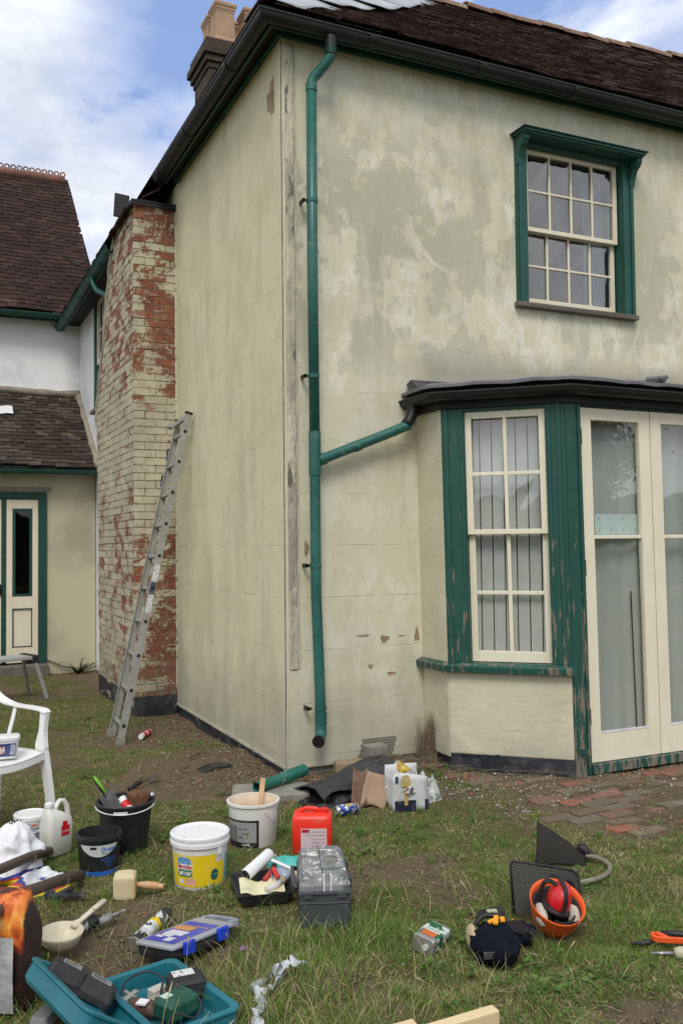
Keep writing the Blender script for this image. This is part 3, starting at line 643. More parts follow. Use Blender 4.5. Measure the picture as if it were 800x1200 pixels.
# right cant (mostly outside the picture)
b = MB(TC2); b.box((0, -.008, wz0), (.14, .12, wz1)); b.box((.70, -.008, wz0), (eL, .12, wz1)); b.box((.14, -.004, 2.535), (.70, .12, wz1)); b.box((-.01, -.03, .70), (eL, .0, .765))
b.map(lean); cw2 = b.build('bay_window', M['green'], house, bevel=.003)
sash(cw2, TC2, .14, .70, 1.665, 2.534, 2, 2, .015, bar=.026, lean=lean); sash(cw2, TC2, .14, .70, .768, 1.70, 2, 2, .055, bar=.026, lean=lean)
for k in range(7):
    P = TC2 @ Vector((.16 + k * .085, .17, 0)); inst(sl, 'blind_slat', cw2, M=frame((P.x - .03, P.y, 0), e2, inn2))
# corner posts
b = MB(); b.box((Kx - .012, Ky - .012, .0), (Kx + .075, Ky + .10, 2.56)); b.box((Kx + .075, Ky - .004, .0), (Kx + .125, Ky + .10, 2.56)); b.box((Kx + .088, Ky - .016, .02), (Kx + .106, Ky - .004, 2.56)); b.map(lean)
b.build('corner_post', M['green_worn'], house, bevel=.004)
b = MB(); b.box((K2x - .125, Ky - .008, .0), (K2x + .01, Ky + .10, 2.56)).map(lean).build('corner_post', M['green_worn'], house, bevel=.004)
MB().box((Kx + .02, Ky - .035, .16), (Kx + .055, Ky - .012, .20)).box((Kx + .03, Ky - .06, .165), (Kx + .045, Ky - .02, .18)).map(lean).build('post_hook', M['green'], house)
# French doors
dsl = MB().box((Kx + .125, Ky - .02, .02), (K2x - .125, Ky + .09, .085)).map(lean).build('door_sill', M['green_worn'], house, bevel=.004)
MB().box((Kx + .125, Ky + .0, 2.545), (K2x - .125, Ky + .1, 2.6)).map(lean).build('door_head', M['green_dark'], house)
dz0, dz1 = .088, 2.54
def door_leaf(x0, x1, hinge_left):
    y = Ky + .015; th = .045; b = MB(); st = .10
    b.box((x0, y, dz0), (x0 + st, y + th, dz1)); b.box((x1 - st, y, dz0), (x1, y + th, dz1))
    b.box((x0 + st, y + .001, dz0), (x1 - st, y + th - .001, dz0 + .20)); b.box((x0 + st, y + .001, dz1 - .085), (x1 - st, y + th - .001, dz1))
    b.box((x0 + st, y + .008, 1.625), (x1 - st, y + th - .008, 1.65)); b.map(lean)
    d = b.build('french_door', M['cream'], house, bevel=.004)
    MB().box((x0 + st + .004, y - .002, dz0 + .197), (x1 - st - .004, y + .004, dz0 + .209)).map(lean).build('putty_line', simple('fresh_white_putty', (.75, .76, .78), .6), d)
    for z0, z1 in ((dz0 + .20, 1.625), (1.65, dz1 - .085)):
        MB().add([(x0 + st, y + .022, z0), (x1 - st, y + .022, z0), (x1 - st, y + .022, z1), (x0 + st, y + .022, z1)], [(0, 1, 2, 3)]).map(lean).build('pane', M['glass'], d, fix=False)
    hx = x0 - .006 if hinge_left else x1 - .012
    for z in (2.28, 1.37, .35): MB().box((hx, y - .012, z), (hx + .014, y + .002, z + .11)).map(lean).build('hinge', simple('rusty_hinge', (.10, .045, .03), .8), d)
    return d
dA = door_leaf(Kx + .128, Kx + .128 + .632, True); dB = door_leaf(Kx + .128 + .640, K2x - .128, False)
# strips of the door blind: soft vertical folds
cs = MB().grid(lambda u, v: (Kx + .10 + u * 1.36, Ky + .13 + .012 * math.sin(u * 40) + .02 * math.sin(u * 9), .1 + v * 2.43), 90, 3)
cs.map(lean).build('door_blind', M['blind_door'], house, smooth=True)
MB().box((Kx + .625, Ky + .098, .12), (Kx + .632, Ky + .104, 1.25)).map(lambda p: Vector((p.x - .03 * (p.z), p.y, p.z))).build('blind_gap_shade', M['black'], house)  # solid black bar before the blind stands for the shade in a gap
pn = MB().box((2.02, Ky + .075, 1.652), (2.415, Ky + .082, 1.80)).map(lean).build('paper_sheet', simple('pale_green_card', (.62, .74, .70), .8), house)
b = MB()
for i in range(4):
    for j in range(2):
        cx = 2.055 + i * .108; cz = 1.685 + j * .078
        b.add([(cx - .011, Ky + .0745, cz + .01), (cx, Ky + .0745, cz - .012), (cx + .011, Ky + .0745, cz + .01), (cx + .005, Ky + .0745, cz + .014), (cx, Ky + .0745, cz + .009), (cx - .005, Ky + .0745, cz + .014)], [(0, 1, 2, 3, 4, 5)])
b.map(lean).build('printed_hearts', simple('card_print', (.40, .52, .52), .8), pn, fix=False)
# bay roof
BP = [(Jx - .0, -.0, 0), (Jx - .0, Jy, 0), (Kx, Ky, 0), (K2x, Ky, 0), (J2x, Jy, 0), (J2x, 0, 0)]
def leanp(p): return (p[0] - .042, p[1], p[2])
BP = [leanp(p) for p in BP]
MB().sweep(BP, [(-.06, 2.56), (.035, 2.56), (.035, 2.70), (-.06, 2.70)], 1).build('bay_fascia', M['soffit'], house)
bg = MB().sweep(BP, gutter_prof(.088, 2.655, .05), 1).build('bay_gutter', M['gutter'], house, auto=35)
b = MB().tube([(BP[0][0] - .088, -.12, 2.64), (BP[0][0] - .09, -.12, 2.60), (BP[0][0] - .10, -.125, 2.555), (BP[0][0] - .135, -.13, 2.495), (BP[0][0] - .16, -.13, 2.472)], [.05, .045, .042, .042, .041], 14); b.build('gutter_outlet', M['gutter'], bg, smooth=True)
def lead_prof(): return [(.0, 2.712), (.10, 2.702), (.122, 2.702), (.124, 2.722), (.10, 2.734), (.0, 2.745)]
def jitp(p):
    n1 = mnoise.noise(Vector((p.x * 7, p.y * 7, p.z * 3))); return Vector((p.x, p.y, p.z + .008 * n1))
pth = []
for a, c in zip(BP[:-1], BP[1:]):
    k = max(2, int((Vector(c) - Vector(a)).length / .06)); pth += [tuple(Vector(a).lerp(Vector(c), i / k)) for i in range(k)]
pth.append(BP[-1])
MB().sweep(pth, lead_prof(), 1).map(jitp).build('bay_lead_edge', M['lead'], house, auto=50)
b = MB(); n = len(BP); top = [(x + (.35 if i < 2 else -.35 if i > 3 else 0), min(0, y * .02) - .002, 2.765) for i, (x, y, z) in enumerate(BP)]
b.add([(x, y, 2.742) for x, y, z in BP] + top, [(k, k + 1, n + k + 1, n + k) for k in range(n - 1)])
b.build('bay_roof', M['lead'], house)
for fx, L in ((2.47, .16), (3.05, .12)):
    MB().beam((fx, -1.075, 2.752), (fx + .02, -.12, 2.80), .05, .035).beam((fx - L, -1.07, 2.745), (fx + .04, -1.07, 2.772), .02, .03).build('lead_roll', M['lead'], house, bevel=.012)
MB().add([(BP[0][0] - .09, -.02, 2.79), (BP[0][0] - .13, -.16, 2.80), (BP[0][0] + .12, -.30, 2.775), (BP[0][0] + .2, -.02, 2.79), (BP[0][0] - .07, -.02, 2.745), (BP[0][0] - .07, -.17, 2.74), (BP[0][0] + .12, -.28, 2.74)], [(0, 1, 2, 3), (0, 4, 5, 1), (1, 5, 6, 2)]).build('lead_upstand', M['lead'], house)

# ------------------------------------------------------------ rear wing, its stack, the brick chimney breast
wing = thing('rear_wing', 'white wing of the house behind the brick chimney breast, with a a green framed window', 'building')
b = MB(); wy0, wy1, wz0_, wz1_ = 5.42, 6.56, 3.52, 4.95
for y0, y1, z0, z1 in ((2.96, 4.0, -.2, 5.0), (4.0, wy0, -.2, 5.15), (wy1, 8.3, -.2, 5.15), (wy0, wy1, -.2, wz0_), (wy0, wy1, wz1_, 5.15)): b.box((-.15, y0, z0), (.0 if y1 < 5.9 and y0 < 5 else .12, y1, z1))
b.build('wall', M['white_render'], wing)
MB().box((.0, 5.61, -.2), (3.4, 5.62, 5.3)).box((3.3, 5.62, -.2), (3.4, 8.3, 5.3)).box((-.1, 8.25, -.2), (3.3, 8.3, 5.3)).build('rear_wall', M['white_render'], wing)
MB().add([(-.43, 3.0, 4.91), (-.43, 8.6, 4.91), (1.8, 8.6, 6.75), (1.8, 3.0, 6.75), (1.8, 3.0, 6.72), (4.1, 3.0, 4.9), (4.1, 8.6, 4.9), (1.8, 8.6, 6.72)], [(0, 1, 2, 3), (4, 5, 6, 7)]).build('roof', M['soffit'], wing)
def wing_pt(x, s):   # x runs along +y here
    return Vector((-.60 + s * 1.0, x, 4.90 + s * .79))
items = MB()
for r in range(6):
    for k in range(33):
        y = 3.05 + k * .165 + (r % 2) * .08; P = Vector((-.47 + r * .085, y, 4.925 + r * .067)); up = Vector((.785, 0, .62)); nr = Vector((-.62, 0, .785))
        items.add(tile_v(P + nr * random.uniform(0, .012) + up * random.uniform(-.02, .01), Vector((0, 1, 0)), up, nr, .16, .16, .014), TF)
items.build('eaves_tiles', M['tile_main'], wing, fix=False, kind='stuff')
MB().box((-.40, 3.9, 4.83), (-.38, 8.05, 4.93)).build('fascia', M['green_dark'], wing)
MB().box((-.38, 3.0, 4.915), (-.15, 8.05, 4.93)).build('soffit', M['soffit'], wing)
wg = MB().sweep([(-.15, 8.0, 0), (-.15, 3.96, 0)], gutter_prof(.305, 4.86, .050), 1).build('gutter', M['green'], wing, auto=35)
MB().tube([(-.455, 5.05, 4.82), (-.45, 5.05, 4.74), (-.42, 4.98, 4.65), (-.32, 4.78, 4.54), (-.24, 4.66, 4.45), (-.21, 4.63, 4.28), (-.21, 4.63, 3.6)], .032, 12).build('swan_neck', M['pipe'], wg, smooth=True)
for y in (7.2, 6.0, 4.5): MB().tube([(-.455, y - .025, 4.858), (-.455, y + .025, 4.858)], .055, 14).build('gutter_joint', M['green'], wg, auto=40)
MB().beam((-.45, 3.42, 5.0), (-.43, 3.45, 5.25), .15, .03, (0, 1, 0)).build('loose_slate', M['gutter'], wing, bevel=.004)
TW = frame((-.15, wy1 + .05, 0), (0, -1, 0), (1, 0, 0))
b = MB(TW); L_ = wy1 - wy0 + .1
b.box((0, -.03, 3.45), (.07, .06, 5.0)).box((L_ - .07, -.03, 3.45), (L_, .06, 5.0)).box((.07, -.03, 4.93), (L_ - .07, .06, 5.0))
ww = b.build('wing_window', M['green'], wing, bevel=.004)
sash(ww, TW, .075, L_ - .075, 4.06, 4.925, 3, 2, .0, st=.05, bot=.06, glass='glass_up')
MB(TW).box((.075, .03, 3.46), (L_ - .075, .05, 4.06)).build('lower_board', M['cream_worn'], ww)
MB(TW).box((-.04, -.08, 3.40), (L_ + .04, .03, 3.449)).build('sill', M['concrete'], ww, bevel=.006)
# stack
st = MB().box((.41, 3.13, 5.0), (1.22, 3.68, 6.62)).build('chimney_stack', M['stack'], wing, bevel=.01)
for i, (g_o, z0, z1) in enumerate(((.015, 6.62, 6.68), (.04, 6.682, 6.75), (.07, 6.752, 6.83), (.04, 6.832, 6.93))):
    MB().box((.41 - g_o, 3.13 - g_o, z0), (1.22 + g_o, 3.68 + g_o, z1)).build('corbel_course', M['stack'], st, bevel=.008)
b = MB()
for i in range(40):
    b.lathe([(0, .0), (.03, .005), (0, .035)], 6, (random.uniform(.4, 1.2), random.uniform(3.1, 3.65), 6.928), random.uniform(.5, 1.5), random.uniform(.5, 1.5))
b.build('mortar_flaunching', M['stack'], st, kind='stuff')
def pot_mesh():
    b = MB(); s2 = math.sqrt(2)
    prof = [(.150, 0), (.150, .035), (.135, .06), (.128, .07), (.118, .34), (.122, .345), (.122, .36), (.132, .375), (.132, .395), (.145, .41), (.145, .44), (.135, .452), (.10, .452), (.10, .2)]
    R4 = Matrix.Rotation(math.pi / 4, 4, 'Z'); b.lathe([(r * s2, z) for r, z in prof[:-1]], 4, T=R4); return b.mesh('chimney_pot', M['pot'])
pm_ = pot_mesh()
for x in (.60, .92):
    for y in (3.26, 3.55):
        o = inst(pm_, 'chimney_pot', st, (x, y, 6.928), (0, 0, random.uniform(-.04, .04)), (.84, .84, 1.)); o.modifiers.new('b', 'BEVEL').width = .006

breast = thing('chimney_breast', 'tall brick chimney breast with flaking cream paint, beside the leaning ladder', 'chimney breast')
def yb(z): return float(np.interp(z, [0, 3.2, 3.6, 3.95, 4.35, 4.65, 5.0], [4.85, 5.03, 4.8, 4.53, 4.36, 4.2, 3.9]))
vs = []; zs_ = np.linspace(-.25, 5.0, 22)
for z in zs_: vs += [(-.413, 2.957, z), (-.413, yb(z) - .008, z), (-.01, yb(z) - .008, z), (-.01, 2.957, z)]
fs = [(i * 4 + k, i * 4 + (k + 1) % 4, i * 4 + 4 + (k + 1) % 4, i * 4 + 4 + k) for i in range(21) for k in range(4)] + [(84, 85, 86, 87)]
MB().add(vs, fs).build('mortar_core', M['mortar'], breast)
CH = .0762; G_ = .009
def bk(L, H=CH - G_, D=.05):
    j = lambda: random.uniform(-.0022, .0022)
    b = MB(); b.box((0, 0, 0), (L, D, H)); b.v = [(x + j(), y + (j() if y == 0 else 0), z + j()) for x, y, z in b.v]; return b
bmesh_f = {L: [bk(L).mesh('brick', M['brick_f'], fix=False) for _ in range(5)] for L in (.2065, .101, .095, .21)}
bmesh_s = {L: [bk(L).mesh('brick', M['brick_s'], fix=False) for _ in range(5)] for L in (.2065, .101, .06)}
nb = 0; rest = MB()
for c in range(66):
    z = -.03 + c * CH
    if z + CH > 5.0 : break
    seq = (.2065, .2065) if c % 2 else (.101, .2065, .095)
    x = -.42
    for L in seq:
        inst(random.choice(bmesh_f[L]), 'brick', breast, (x, 2.949 + random.uniform(-.003, .003), z), (random.uniform(-.01, .01), 0, random.uniform(-.008, .008))); x += L + G_; nb += 1
    y = 2.953 + (.0 if c % 2 else .11); k = 0
    while y < yb(z + .04) - .06:
        L = .2065 if y + .2065 < yb(z + .04) else (.101 if y + .101 < yb(z + .04) else .06)
        # left face looks -x : local x -> +y reversed so that the outside (local -y) is -x
        Mx = frame((-.421 + random.uniform(-.004, .004), y + L, z), (0, -1, 0), (1, 0, 0))
        if nb < 300 - 66 * 1 or (k == 0 and nb < 300) or (nb < 300 and 1.0 < z < 4.9 and k < 2):
            inst(random.choice(bmesh_s[L]), 'brick', breast, M=Mx); nb += 1
        else:
            q = bk(L); rest.add(q.v, q.f, Mx)
        y += L + G_; k += 1
rest.build('bricks', M['brick_s'], breast, fix=False, kind='stuff')
MB().sweep([(-.15, 4.87, 0), (-.424, 4.87, 0), (-.424, 2.945, 0), (.0, 2.945, 0)], [(.0, -.3), (.008, -.3), (.006, .08), (.012, .14), (-.0, .155)], -1).map(lambda p: Vector((p.x, p.y, p.z + (.03 * mnoise.noise(p * 5) if p.z > .05 else 0)))).build('plinth', M['plinth'], breast)
b = MB()
zz = np.linspace(3.1, 4.98, 30)
b.tube([(-.418 + random.uniform(-.006, .004), yb(z) + random.uniform(-.008, .012), z) for z in zz], [random.uniform(.014, .028) for _ in zz], 7)
b.build('mortar_fillet', simple('pale_mortar_fillet', (.42, .39, .31), .95, (.28, .25, .19), 9, pos=True, bs=40, bst=.6), breast, smooth=True)
b = MB(); b.box((-.445, 2.925, 5.001), (.0, 3.0, 5.03)).box((-.455, 3.0, 5.002), (.0, 3.95, 5.032)).box((-.45, 2.918, 4.965), (.0, 2.930, 5.000)).box((-.465, 2.93, 4.96), (-.43, 3.93, 5.0))
b.build('lead_capping', M['gutter'], breast, bevel=.006)
MB().sweep([(-.012, 2.947, 0), (.006, 2.947, 0)], [(0, .2), (.018, .2), (.014, 4.95), (0, 4.95)], 1).build('edge_fillet', simple('flaking_joint_filler', (.60, .56, .44), .9, (.30, .2, .14), 16, .5, .6, pos=True), breast)

# ------------------------------------------------------------ far building and lean-to
far = thing('far_building', 'gabled building with steep red brown tiled roof and white upper wall, behind the lean-to', 'building')
MB().box((-6, 8.0, -.2), (-.151, 8.2, 5.02)).build('wall', M['white_render'], far)
MB().box((-6, 8.2, -.2), (-.155, 12.0, 5.0)).add([(-.05, 8.0, 5.0), (-.05, 12.3, 5.0), (-.14, 10.05, 7.85)], [(0, 1, 2)]).build('gable_wall', M['white_render'], far)
def far_edge(s): return .10 - .19 * s
def far_pt(x, s): return Vector((x, 7.72 + s * 2.33, 5.02 + s * 2.86 + .012 * math.sin(x * 5 + s * 9)))
MB().add([far_pt(-6, 0), far_pt(far_edge(0), 0), far_pt(far_edge(1), 1), far_pt(-6, 1)], [(0, 1, 2, 3)]).add([(-6, 12.4, 5.02), (.1, 12.4, 5.02), far_pt(far_edge(1), 1), far_pt(-6, 1)], [(0, 1, 2, 3)]).build('roof', M['tile_red'], far)
lay_tiles(far, M['tile_red'], far_pt, 37, lambda s: -6.0, lambda s: far_edge(s) + .06, .165, .012, .004, 300, nearcam)
MB().box((-6, 7.74, 4.90), (-.0, 7.76, 5.0)).build('fascia', M['green_dark'], far)
MB().box((-6, 7.76, 4.95), (-.0, 8.0, 4.97)).build('soffit', M['soffit'], far)
MB().sweep([(-6, 8.0, 0), (-.45, 8.0, 0)], gutter_prof(.33, 4.97, .055), 1).build('gutter', M['green_dark'], far, auto=35)
MB().tube([(-6, 10.05, 7.885), (-.085, 10.05, 7.885)], .085, 10).build('ridge', M['ridge_red'], far, smooth=True)
cr = MB(); n = 14
cr.v = []; 
def torus(b, c, R, r, n=14, m=6, ax='y'):
    vs = [(c[0] + (R + r * math.cos(2 * math.pi * j / m)) * math.cos(2 * math.pi * i / n), c[1] + r * math.sin(2 * math.pi * j / m), c[2] + (R + r * math.cos(2 * math.pi * j / m)) * math.sin(2 * math.pi * i / n)) for i in range(n) for j in range(m)]
    b.add(vs, [(i * m + j, i * m + (j + 1) % m, ((i + 1) % n) * m + (j + 1) % m, ((i + 1) % n) * m + j) for i in range(n) for j in range(m)])
torus(cr, (0, 0, 0), .036, .013); cme = cr.mesh('ridge_crest', M['ridge_red'], True)
for i in range(56): inst(cme, 'ridge_crest', far, (-.115 - i * .1, 10.05, 8.005))

lean_ = thing('lean_to', 'low cream lean-to with mossy brown tiled roof and panelled double doors', 'building')
dx0, dx1 = -1.83, -.79
b = MB(); b.box((-6, 6.6, -.2), (dx0, 6.8, 2.60)).box((dx1, 6.6, -.2), (-.16, 6.8, 2.60)).box((dx0, 6.6, 2.335), (dx1, 6.8, 2.60)).build('wall', M['lean_render'], lean_)
MB().box((-6, 6.575, 2.345), (-.74, 6.599, 2.40)).build('door_lintel', M['concrete'], lean_, bevel=.006)
def lean_pt(x, s): return Vector((x, 6.33 + s * 1.67, 2.64 + s * 1.22 + .012 * math.sin(x * 4 + s * 7)))
MB().add([lean_pt(-6, 0), lean_pt(-.16, 0), lean_pt(-.16, 1), lean_pt(-6, 1)], [(0, 1, 2, 3)]).build('roof', M['soffit'], lean_)
lay_tiles(lean_, M['tile_lean'], lean_pt, 21, lambda s: -6., lambda s: -.17, .165, .014, .008, 300, nearcam)
b = MB()
b.tube([lean_pt(-.175 + random.uniform(-.01, .01), s) + Vector((0, 0, .04)) for s in np.linspace(0, 1, 16)], [random.uniform(.035, .06) for _ in range(16)], 8)
b.tube([lean_pt(x, 1) + Vector((0, -.02, .03)) for x in np.linspace(-6, -.16, 40)], [random.uniform(.04, .065) for _ in range(40)], 8)
b.build('mortar_fillet', simple('lean_to_mortar_fillet', (.30, .26, .19), .95, (.19, .165, .125), 7, pos=True, bs=30, bst=.7), lean_, smooth=True, kind='stuff')
MB().grid(lambda u, v: lean_pt(-1.6 + u * .46 , .66 + v * .10 - .02 * u) + Vector((0, -.03, .045 + .01 * math.sin(u * 9))), 6, 2).build('white_flashing', simple('white_metal_flashing', (.70, .72, .74), .5), lean_, smooth=True)
MB().box((-6, 6.36, 2.56), (-.17, 6.38, 2.645)).build('fascia', M['green_dark'], lean_)
MB().box((-6, 6.38, 2.585), (-.17, 6.6, 2.60)).build('soffit', M['soffit'], lean_)
MB().sweep([(-6, 6.6, 0), (-.17, 6.6, 0)], gutter_prof(.29, 2.60, .045), 1).build('gutter', M['green_dark'], lean_, auto=35)
b = MB(); b.box((dx0, 6.57, .10), (dx0 + .09, 6.66, 2.33)).box((dx1 - .10, 6.57, .10), (dx1, 6.66, 2.33)).box((dx0 + .09, 6.57, 2.25), (dx1 - .10, 6.66, 2.33)).box((-1.345, 6.59, .13), (-1.295, 6.65, 2.25))
dfr = b.build('door_frame', M['green_dark'], lean_, bevel=.004)
MB().box((-2.1, 6.40, -.1), (-.78, 6.62, .098)).build('door_step', simple('dirty_stone_step', (.16, .145, .115), .95, (.09, .08, .065), 5, pos=True, bs=20, bst=.6), lean_, bevel=.015)
for x0, x1 in ((-1.29, -.895), (-1.735, -1.35)):
    b = MB(); y = 6.60; st_ = .075
    b.box((x0, y, .12), (x0 + st_, y + .04, 2.24)); b.box((x1 - st_, y, .12), (x1, y + .04, 2.24))
    for z0, z1 in ((.12, .32), (.82, .98), (2.12, 2.24)): b.box((x0 + st_, y + .001, z0), (x1 - st_, y + .039, z1))
    d = b.build('door_leaf', M['cream_worn'], lean_, bevel=.004)
    MB().box((x0 + st_, y + .015, .32), (x1 - st_, y + .03, .82)).build('lower_panel', M['cream_worn'], d)
    b = MB()
    for (a0, a1, c0, c1) in ((x0 + st_, x1 - st_, .98, 2.12),):
        b.box((a0, y - .004, c0), (a0 + .035, y + .02, c1)).box((a1 - .035, y - .004, c0), (a1, y + .02, c1)).box((a0 + .035, y - .004, c0), (a1 - .035, y + .02, c0 + .03)).box((a0 + .035, y - .004, c1 - .03), (a1 - .035, y + .02, c1))
    a0, a1, c0, c1 = x0 + st_, x1 - st_, .32, .82
    b.box((a0, y - .003, c0), (a0 + .012, y + .014, c1)).box((a1 - .012, y - .003, c0), (a1, y + .014, c1)).box((a0 + .012, y - .003, c0), (a1 - .012, y + .014, c0 + .012)).box((a0 + .012, y - .003, c1 - .012), (a1 - .012, y + .014, c1))
    b.build('green_beading', M['green_dark'], d)
    MB().add([(x0 + st_, y + .016, .98), (x1 - st_, y + .016, .98), (x1 - st_, y + .016, 2.12), (x0 + st_, y + .016, 2.12)], [(0, 1, 2, 3)]).build('pane', M['glass_dark'], d, fix=False)
MB().box((-1.375, 6.575, 1.0), (-1.345, 6.598, 1.14)).tube([(-1.36, 6.585, 1.09), (-1.36, 6.55, 1.09), (-1.44, 6.545, 1.09)], .010, 8).build('door_handle', M['gutter'], lean_)
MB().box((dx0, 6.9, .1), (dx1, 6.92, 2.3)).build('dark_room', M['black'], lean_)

# ------------------------------------------------------------ ladder
alu = simple('dull_aluminium', (.34, .335, .305), .5, (.25, .245, .22), 10, .4, .7, (.16, .15, .12), 30, .64, .7, metal=.45, bs=80, bst=.1)
alu2 = simple('rung_aluminium', (.38, .375, .345), .5, metal=.4)
ladder = thing('ladder', 'aluminium ladder leaning on the wall against the corner of the brick chimney breast', 'ladder', (-.79, 1.99, gzf(-.79, 1.99)))
def L_w(p): return Vector(p) - ladder.location
foot = [Vector((-.79, 1.80, gzf(-.79, 1.8) - .01)), Vector((-.79, 2.18, gzf(-.79, 2.18) - .01))]; topp = [Vector((-.055, 2.28, 2.83)), Vector((-.055, 2.66, 2.80))]
d = (topp[0] - foot[0]).normalized(); perp = Vector((0, 1, 0)).cross(d).normalized(); latd = (d.cross(perp)).normalized()
if latd.y < 0: latd = -latd
for i, (a, c) in enumerate(zip(foot, topp)):
    a, c = L_w(a), L_w(c); b = MB()
    b.beam(a, c, .006, .060, perp); s = 1 if i == 0 else -1
    for q in (-1, 1): 
        o = perp * q * .027 + latd * s * .011; b.beam(a + o, c + o, .024, .006, perp)
    sobj = b.build('stile', alu, ladder, bevel=.001)
    MB().beam(a - d * .01 + latd * s * .006, a + d * .07 + latd * s * .006, .034, .074, perp).build('rubber_foot', simple('worn_grey_foot', (.20, .20, .17), .9), sobj, bevel=.004)
    MB().beam(c - d * .0 + latd * s * .006, c + d * .02 + latd * s * .006, .032, .072, perp).build('end_cap', M['black'], sobj, bevel=.003)
    if i == 0:
        for f0, f1, cc in ((.375, .43, (.55, .56, .56)), (.47, .52, (.58, .58, .56))):
            MB().beam(a.lerp(c, f0) - latd * .0042, a.lerp(c, f1) - latd * .0042, .001, .05, perp).build('sticker', simple('silver_sticker', cc, .5, (.25, .25, .25), 60, .5, .6), sobj)
        MB().beam(a.lerp(c, .433) - latd * .0042, a.lerp(c, .467) - latd * .0042, .001, .05, perp).build('sticker', simple('blue_black_sticker', (.03, .05, .08), .5, (.4, .42, .45), 70, .6, .64), sobj)
        b = MB()
        for k in range(10): 
            p = a.lerp(c, .055 + k * .0985); b.beam(p - latd * .0062, p - latd * .0035, .026, .026, perp)
        b.build('rung_plugs', M['black'], sobj, kind='stuff')
for k in range(10):
    a = L_w(foot[0]).lerp(L_w(topp[0]), .055 + k * .0985); c = L_w(foot[1]).lerp(L_w(topp[1]), .055 + k * .0985)
    MB().beam(a + latd * .003, c - latd * .003, .027, .027, d).build('rung', alu2, ladder, bevel=.002)
a, c = L_w(topp[0]), L_w(topp[1])
MB().beam(c - d * .035 - perp * .02 + latd * .03, a - d * .035 - perp * .02 + (a - c).normalized() * -.05, .03, .05, d).beam(c - d * .05 - perp * .055, c - d * .05 - perp * .055 + (c - a).normalized() * .10, .05, .04, d).build('top_bracket', alu2, ladder, bevel=.003)
for f0 in (.90, .81):
    q = L_w(foot[1]).lerp(L_w(topp[1]), f0); MB().tube([q - perp * .04 - latd * .02, q - perp * .04 + latd * .02, q - perp * .03 + latd * .03 - d * .05, q - perp * .035 - d * .1], .008, 6).build('blue_cord', simple('blue_cord', (.02, .03, .12), .7), ladder)

# ------------------------------------------------------------ brick path by the bay
path = thing('brick_path', 'sunken path of red and grey bricks along the foot of the bay', 'path')
pbm = [bk(.215, .045, .10).mesh('brick', M['pave'], fix=False) for _ in range(8)]
cnt = 0
for r in range(15):
    y = -2.1 + r * .108
    for k in range(14):
        x = .98 + k * .226 + (r % 2) * .113 + .05 * math.sin(r * 1.3)
        if x > 3.3 or (x > 1.62 and y > -1.12) or (x < 1.75 and y > -1.0 - (x - 1.3) * .9 + .25 and y > -1.15): continue
        keep = vnoise(x, y, 2.2, 55) + .14 * (x - 1.2) - .35 * max(0, -1.75 - y)
        if keep < .40 or random.random() < .20: continue
        z = gzf(x, y) - .045 + random.uniform(-.004, .016)
        inst(random.choice(pbm), 'brick', path, (x, y, z), (random.uniform(-.05, .05), random.uniform(-.04, .04), random.uniform(-.06, .06)), (1, .98, 1)); cnt += 1

# ------------------------------------------------------------ garden things
R1 = Rv.copy(); R1.z = 0; R1.normalize(); D1 = Fv.copy(); D1.z = 0; D1.normalize()
WP = lambda n, c, r=.45, **k: simple(n, c, r, **({'c3': tuple(.45 * a + .55 * b_ for a, b_ in zip(c, (.30, .27, .21))), 's3': 16., 'lo3': .56, 'hi3': .74} | k))
white_pl = WP('white_plastic', (.74, .745, .74), .42, c2=(.66, .66, .64), scale=5, lo=.5, hi=.8, bst=.03)
tub_white = WP('tub_white_plastic', (.72, .71, .67), .4, c2=(.62, .60, .55), scale=9, lo=.5, hi=.75, c3=(.45, .38, .28), s3=18, lo3=.70, hi3=.74, bst=.04)
black_pl = WP('black_bucket_plastic', (.016, .016, .018), .5, c2=(.05, .05, .052), scale=7, lo=.45, hi=.8, c3=(.30, .29, .27), s3=35, lo3=.70, hi3=.74)
steel = WP('wire_handle', (.45, .45, .45), .35, metal=.8)
txt_dark = WP('print_dark', (.03, .035, .05), .5); txt_white = WP('print_white', (.75, .76, .76), .5)
def cyl_patch(r0, r1, h0, h1, H0, H1, a0, a1, off=.0008, n=20, m=2):
    """patch on a cone that goes from radius r0 at H0 to r1 at H1"""
    def R(h): return r0 + (r1 - r0) * (h - H0) / (H1 - H0) + off
    b = MB(); return b.grid(lambda u, v: (R(h0 + (h1 - h0) * v) * math.cos(a0 + (a1 - a0) * u), R(h0 + (h1 - h0) * v) * math.sin(a0 + (a1 - a0) * u), h0 + (h1 - h0) * v), n, m)
def cyl_text(s, size, ang, h, r0, r1, H1, mat, par, off=.0018, bold=.02, sx=1., rot=0.):
    m = text_mb(s, size, bold, sx); cr_, sr = math.cos(rot), math.sin(rot)
    def fn(p):
        x, y = p.x * cr_ - p.y * sr, p.x * sr + p.y * cr_
        hh = h + y; R = r0 + (r1 - r0) * hh / H1 + off; a = ang + x / R; return Vector((R * math.cos(a), R * math.sin(a), hh))
    m.map(fn); return m.build('lettering', mat, par, fix=False)
def bail(par, R, h, th0, th1, drop, mat=steel, r=.0022, grip=None):
    """wire handle hanging down between two lugs"""
    pts = []
    for k in range(25):
        u = k / 24; a = th0 + (th1 - th0) * u; rr = R + .006 + .004 * math.sin(math.pi * u)
        pts.append((rr * math.cos(a), rr * math.sin(a), h - drop * math.sin(math.pi * u)))
    o = MB().tube(pts, r, 6).build('handle', mat, par, smooth=True)
    return o

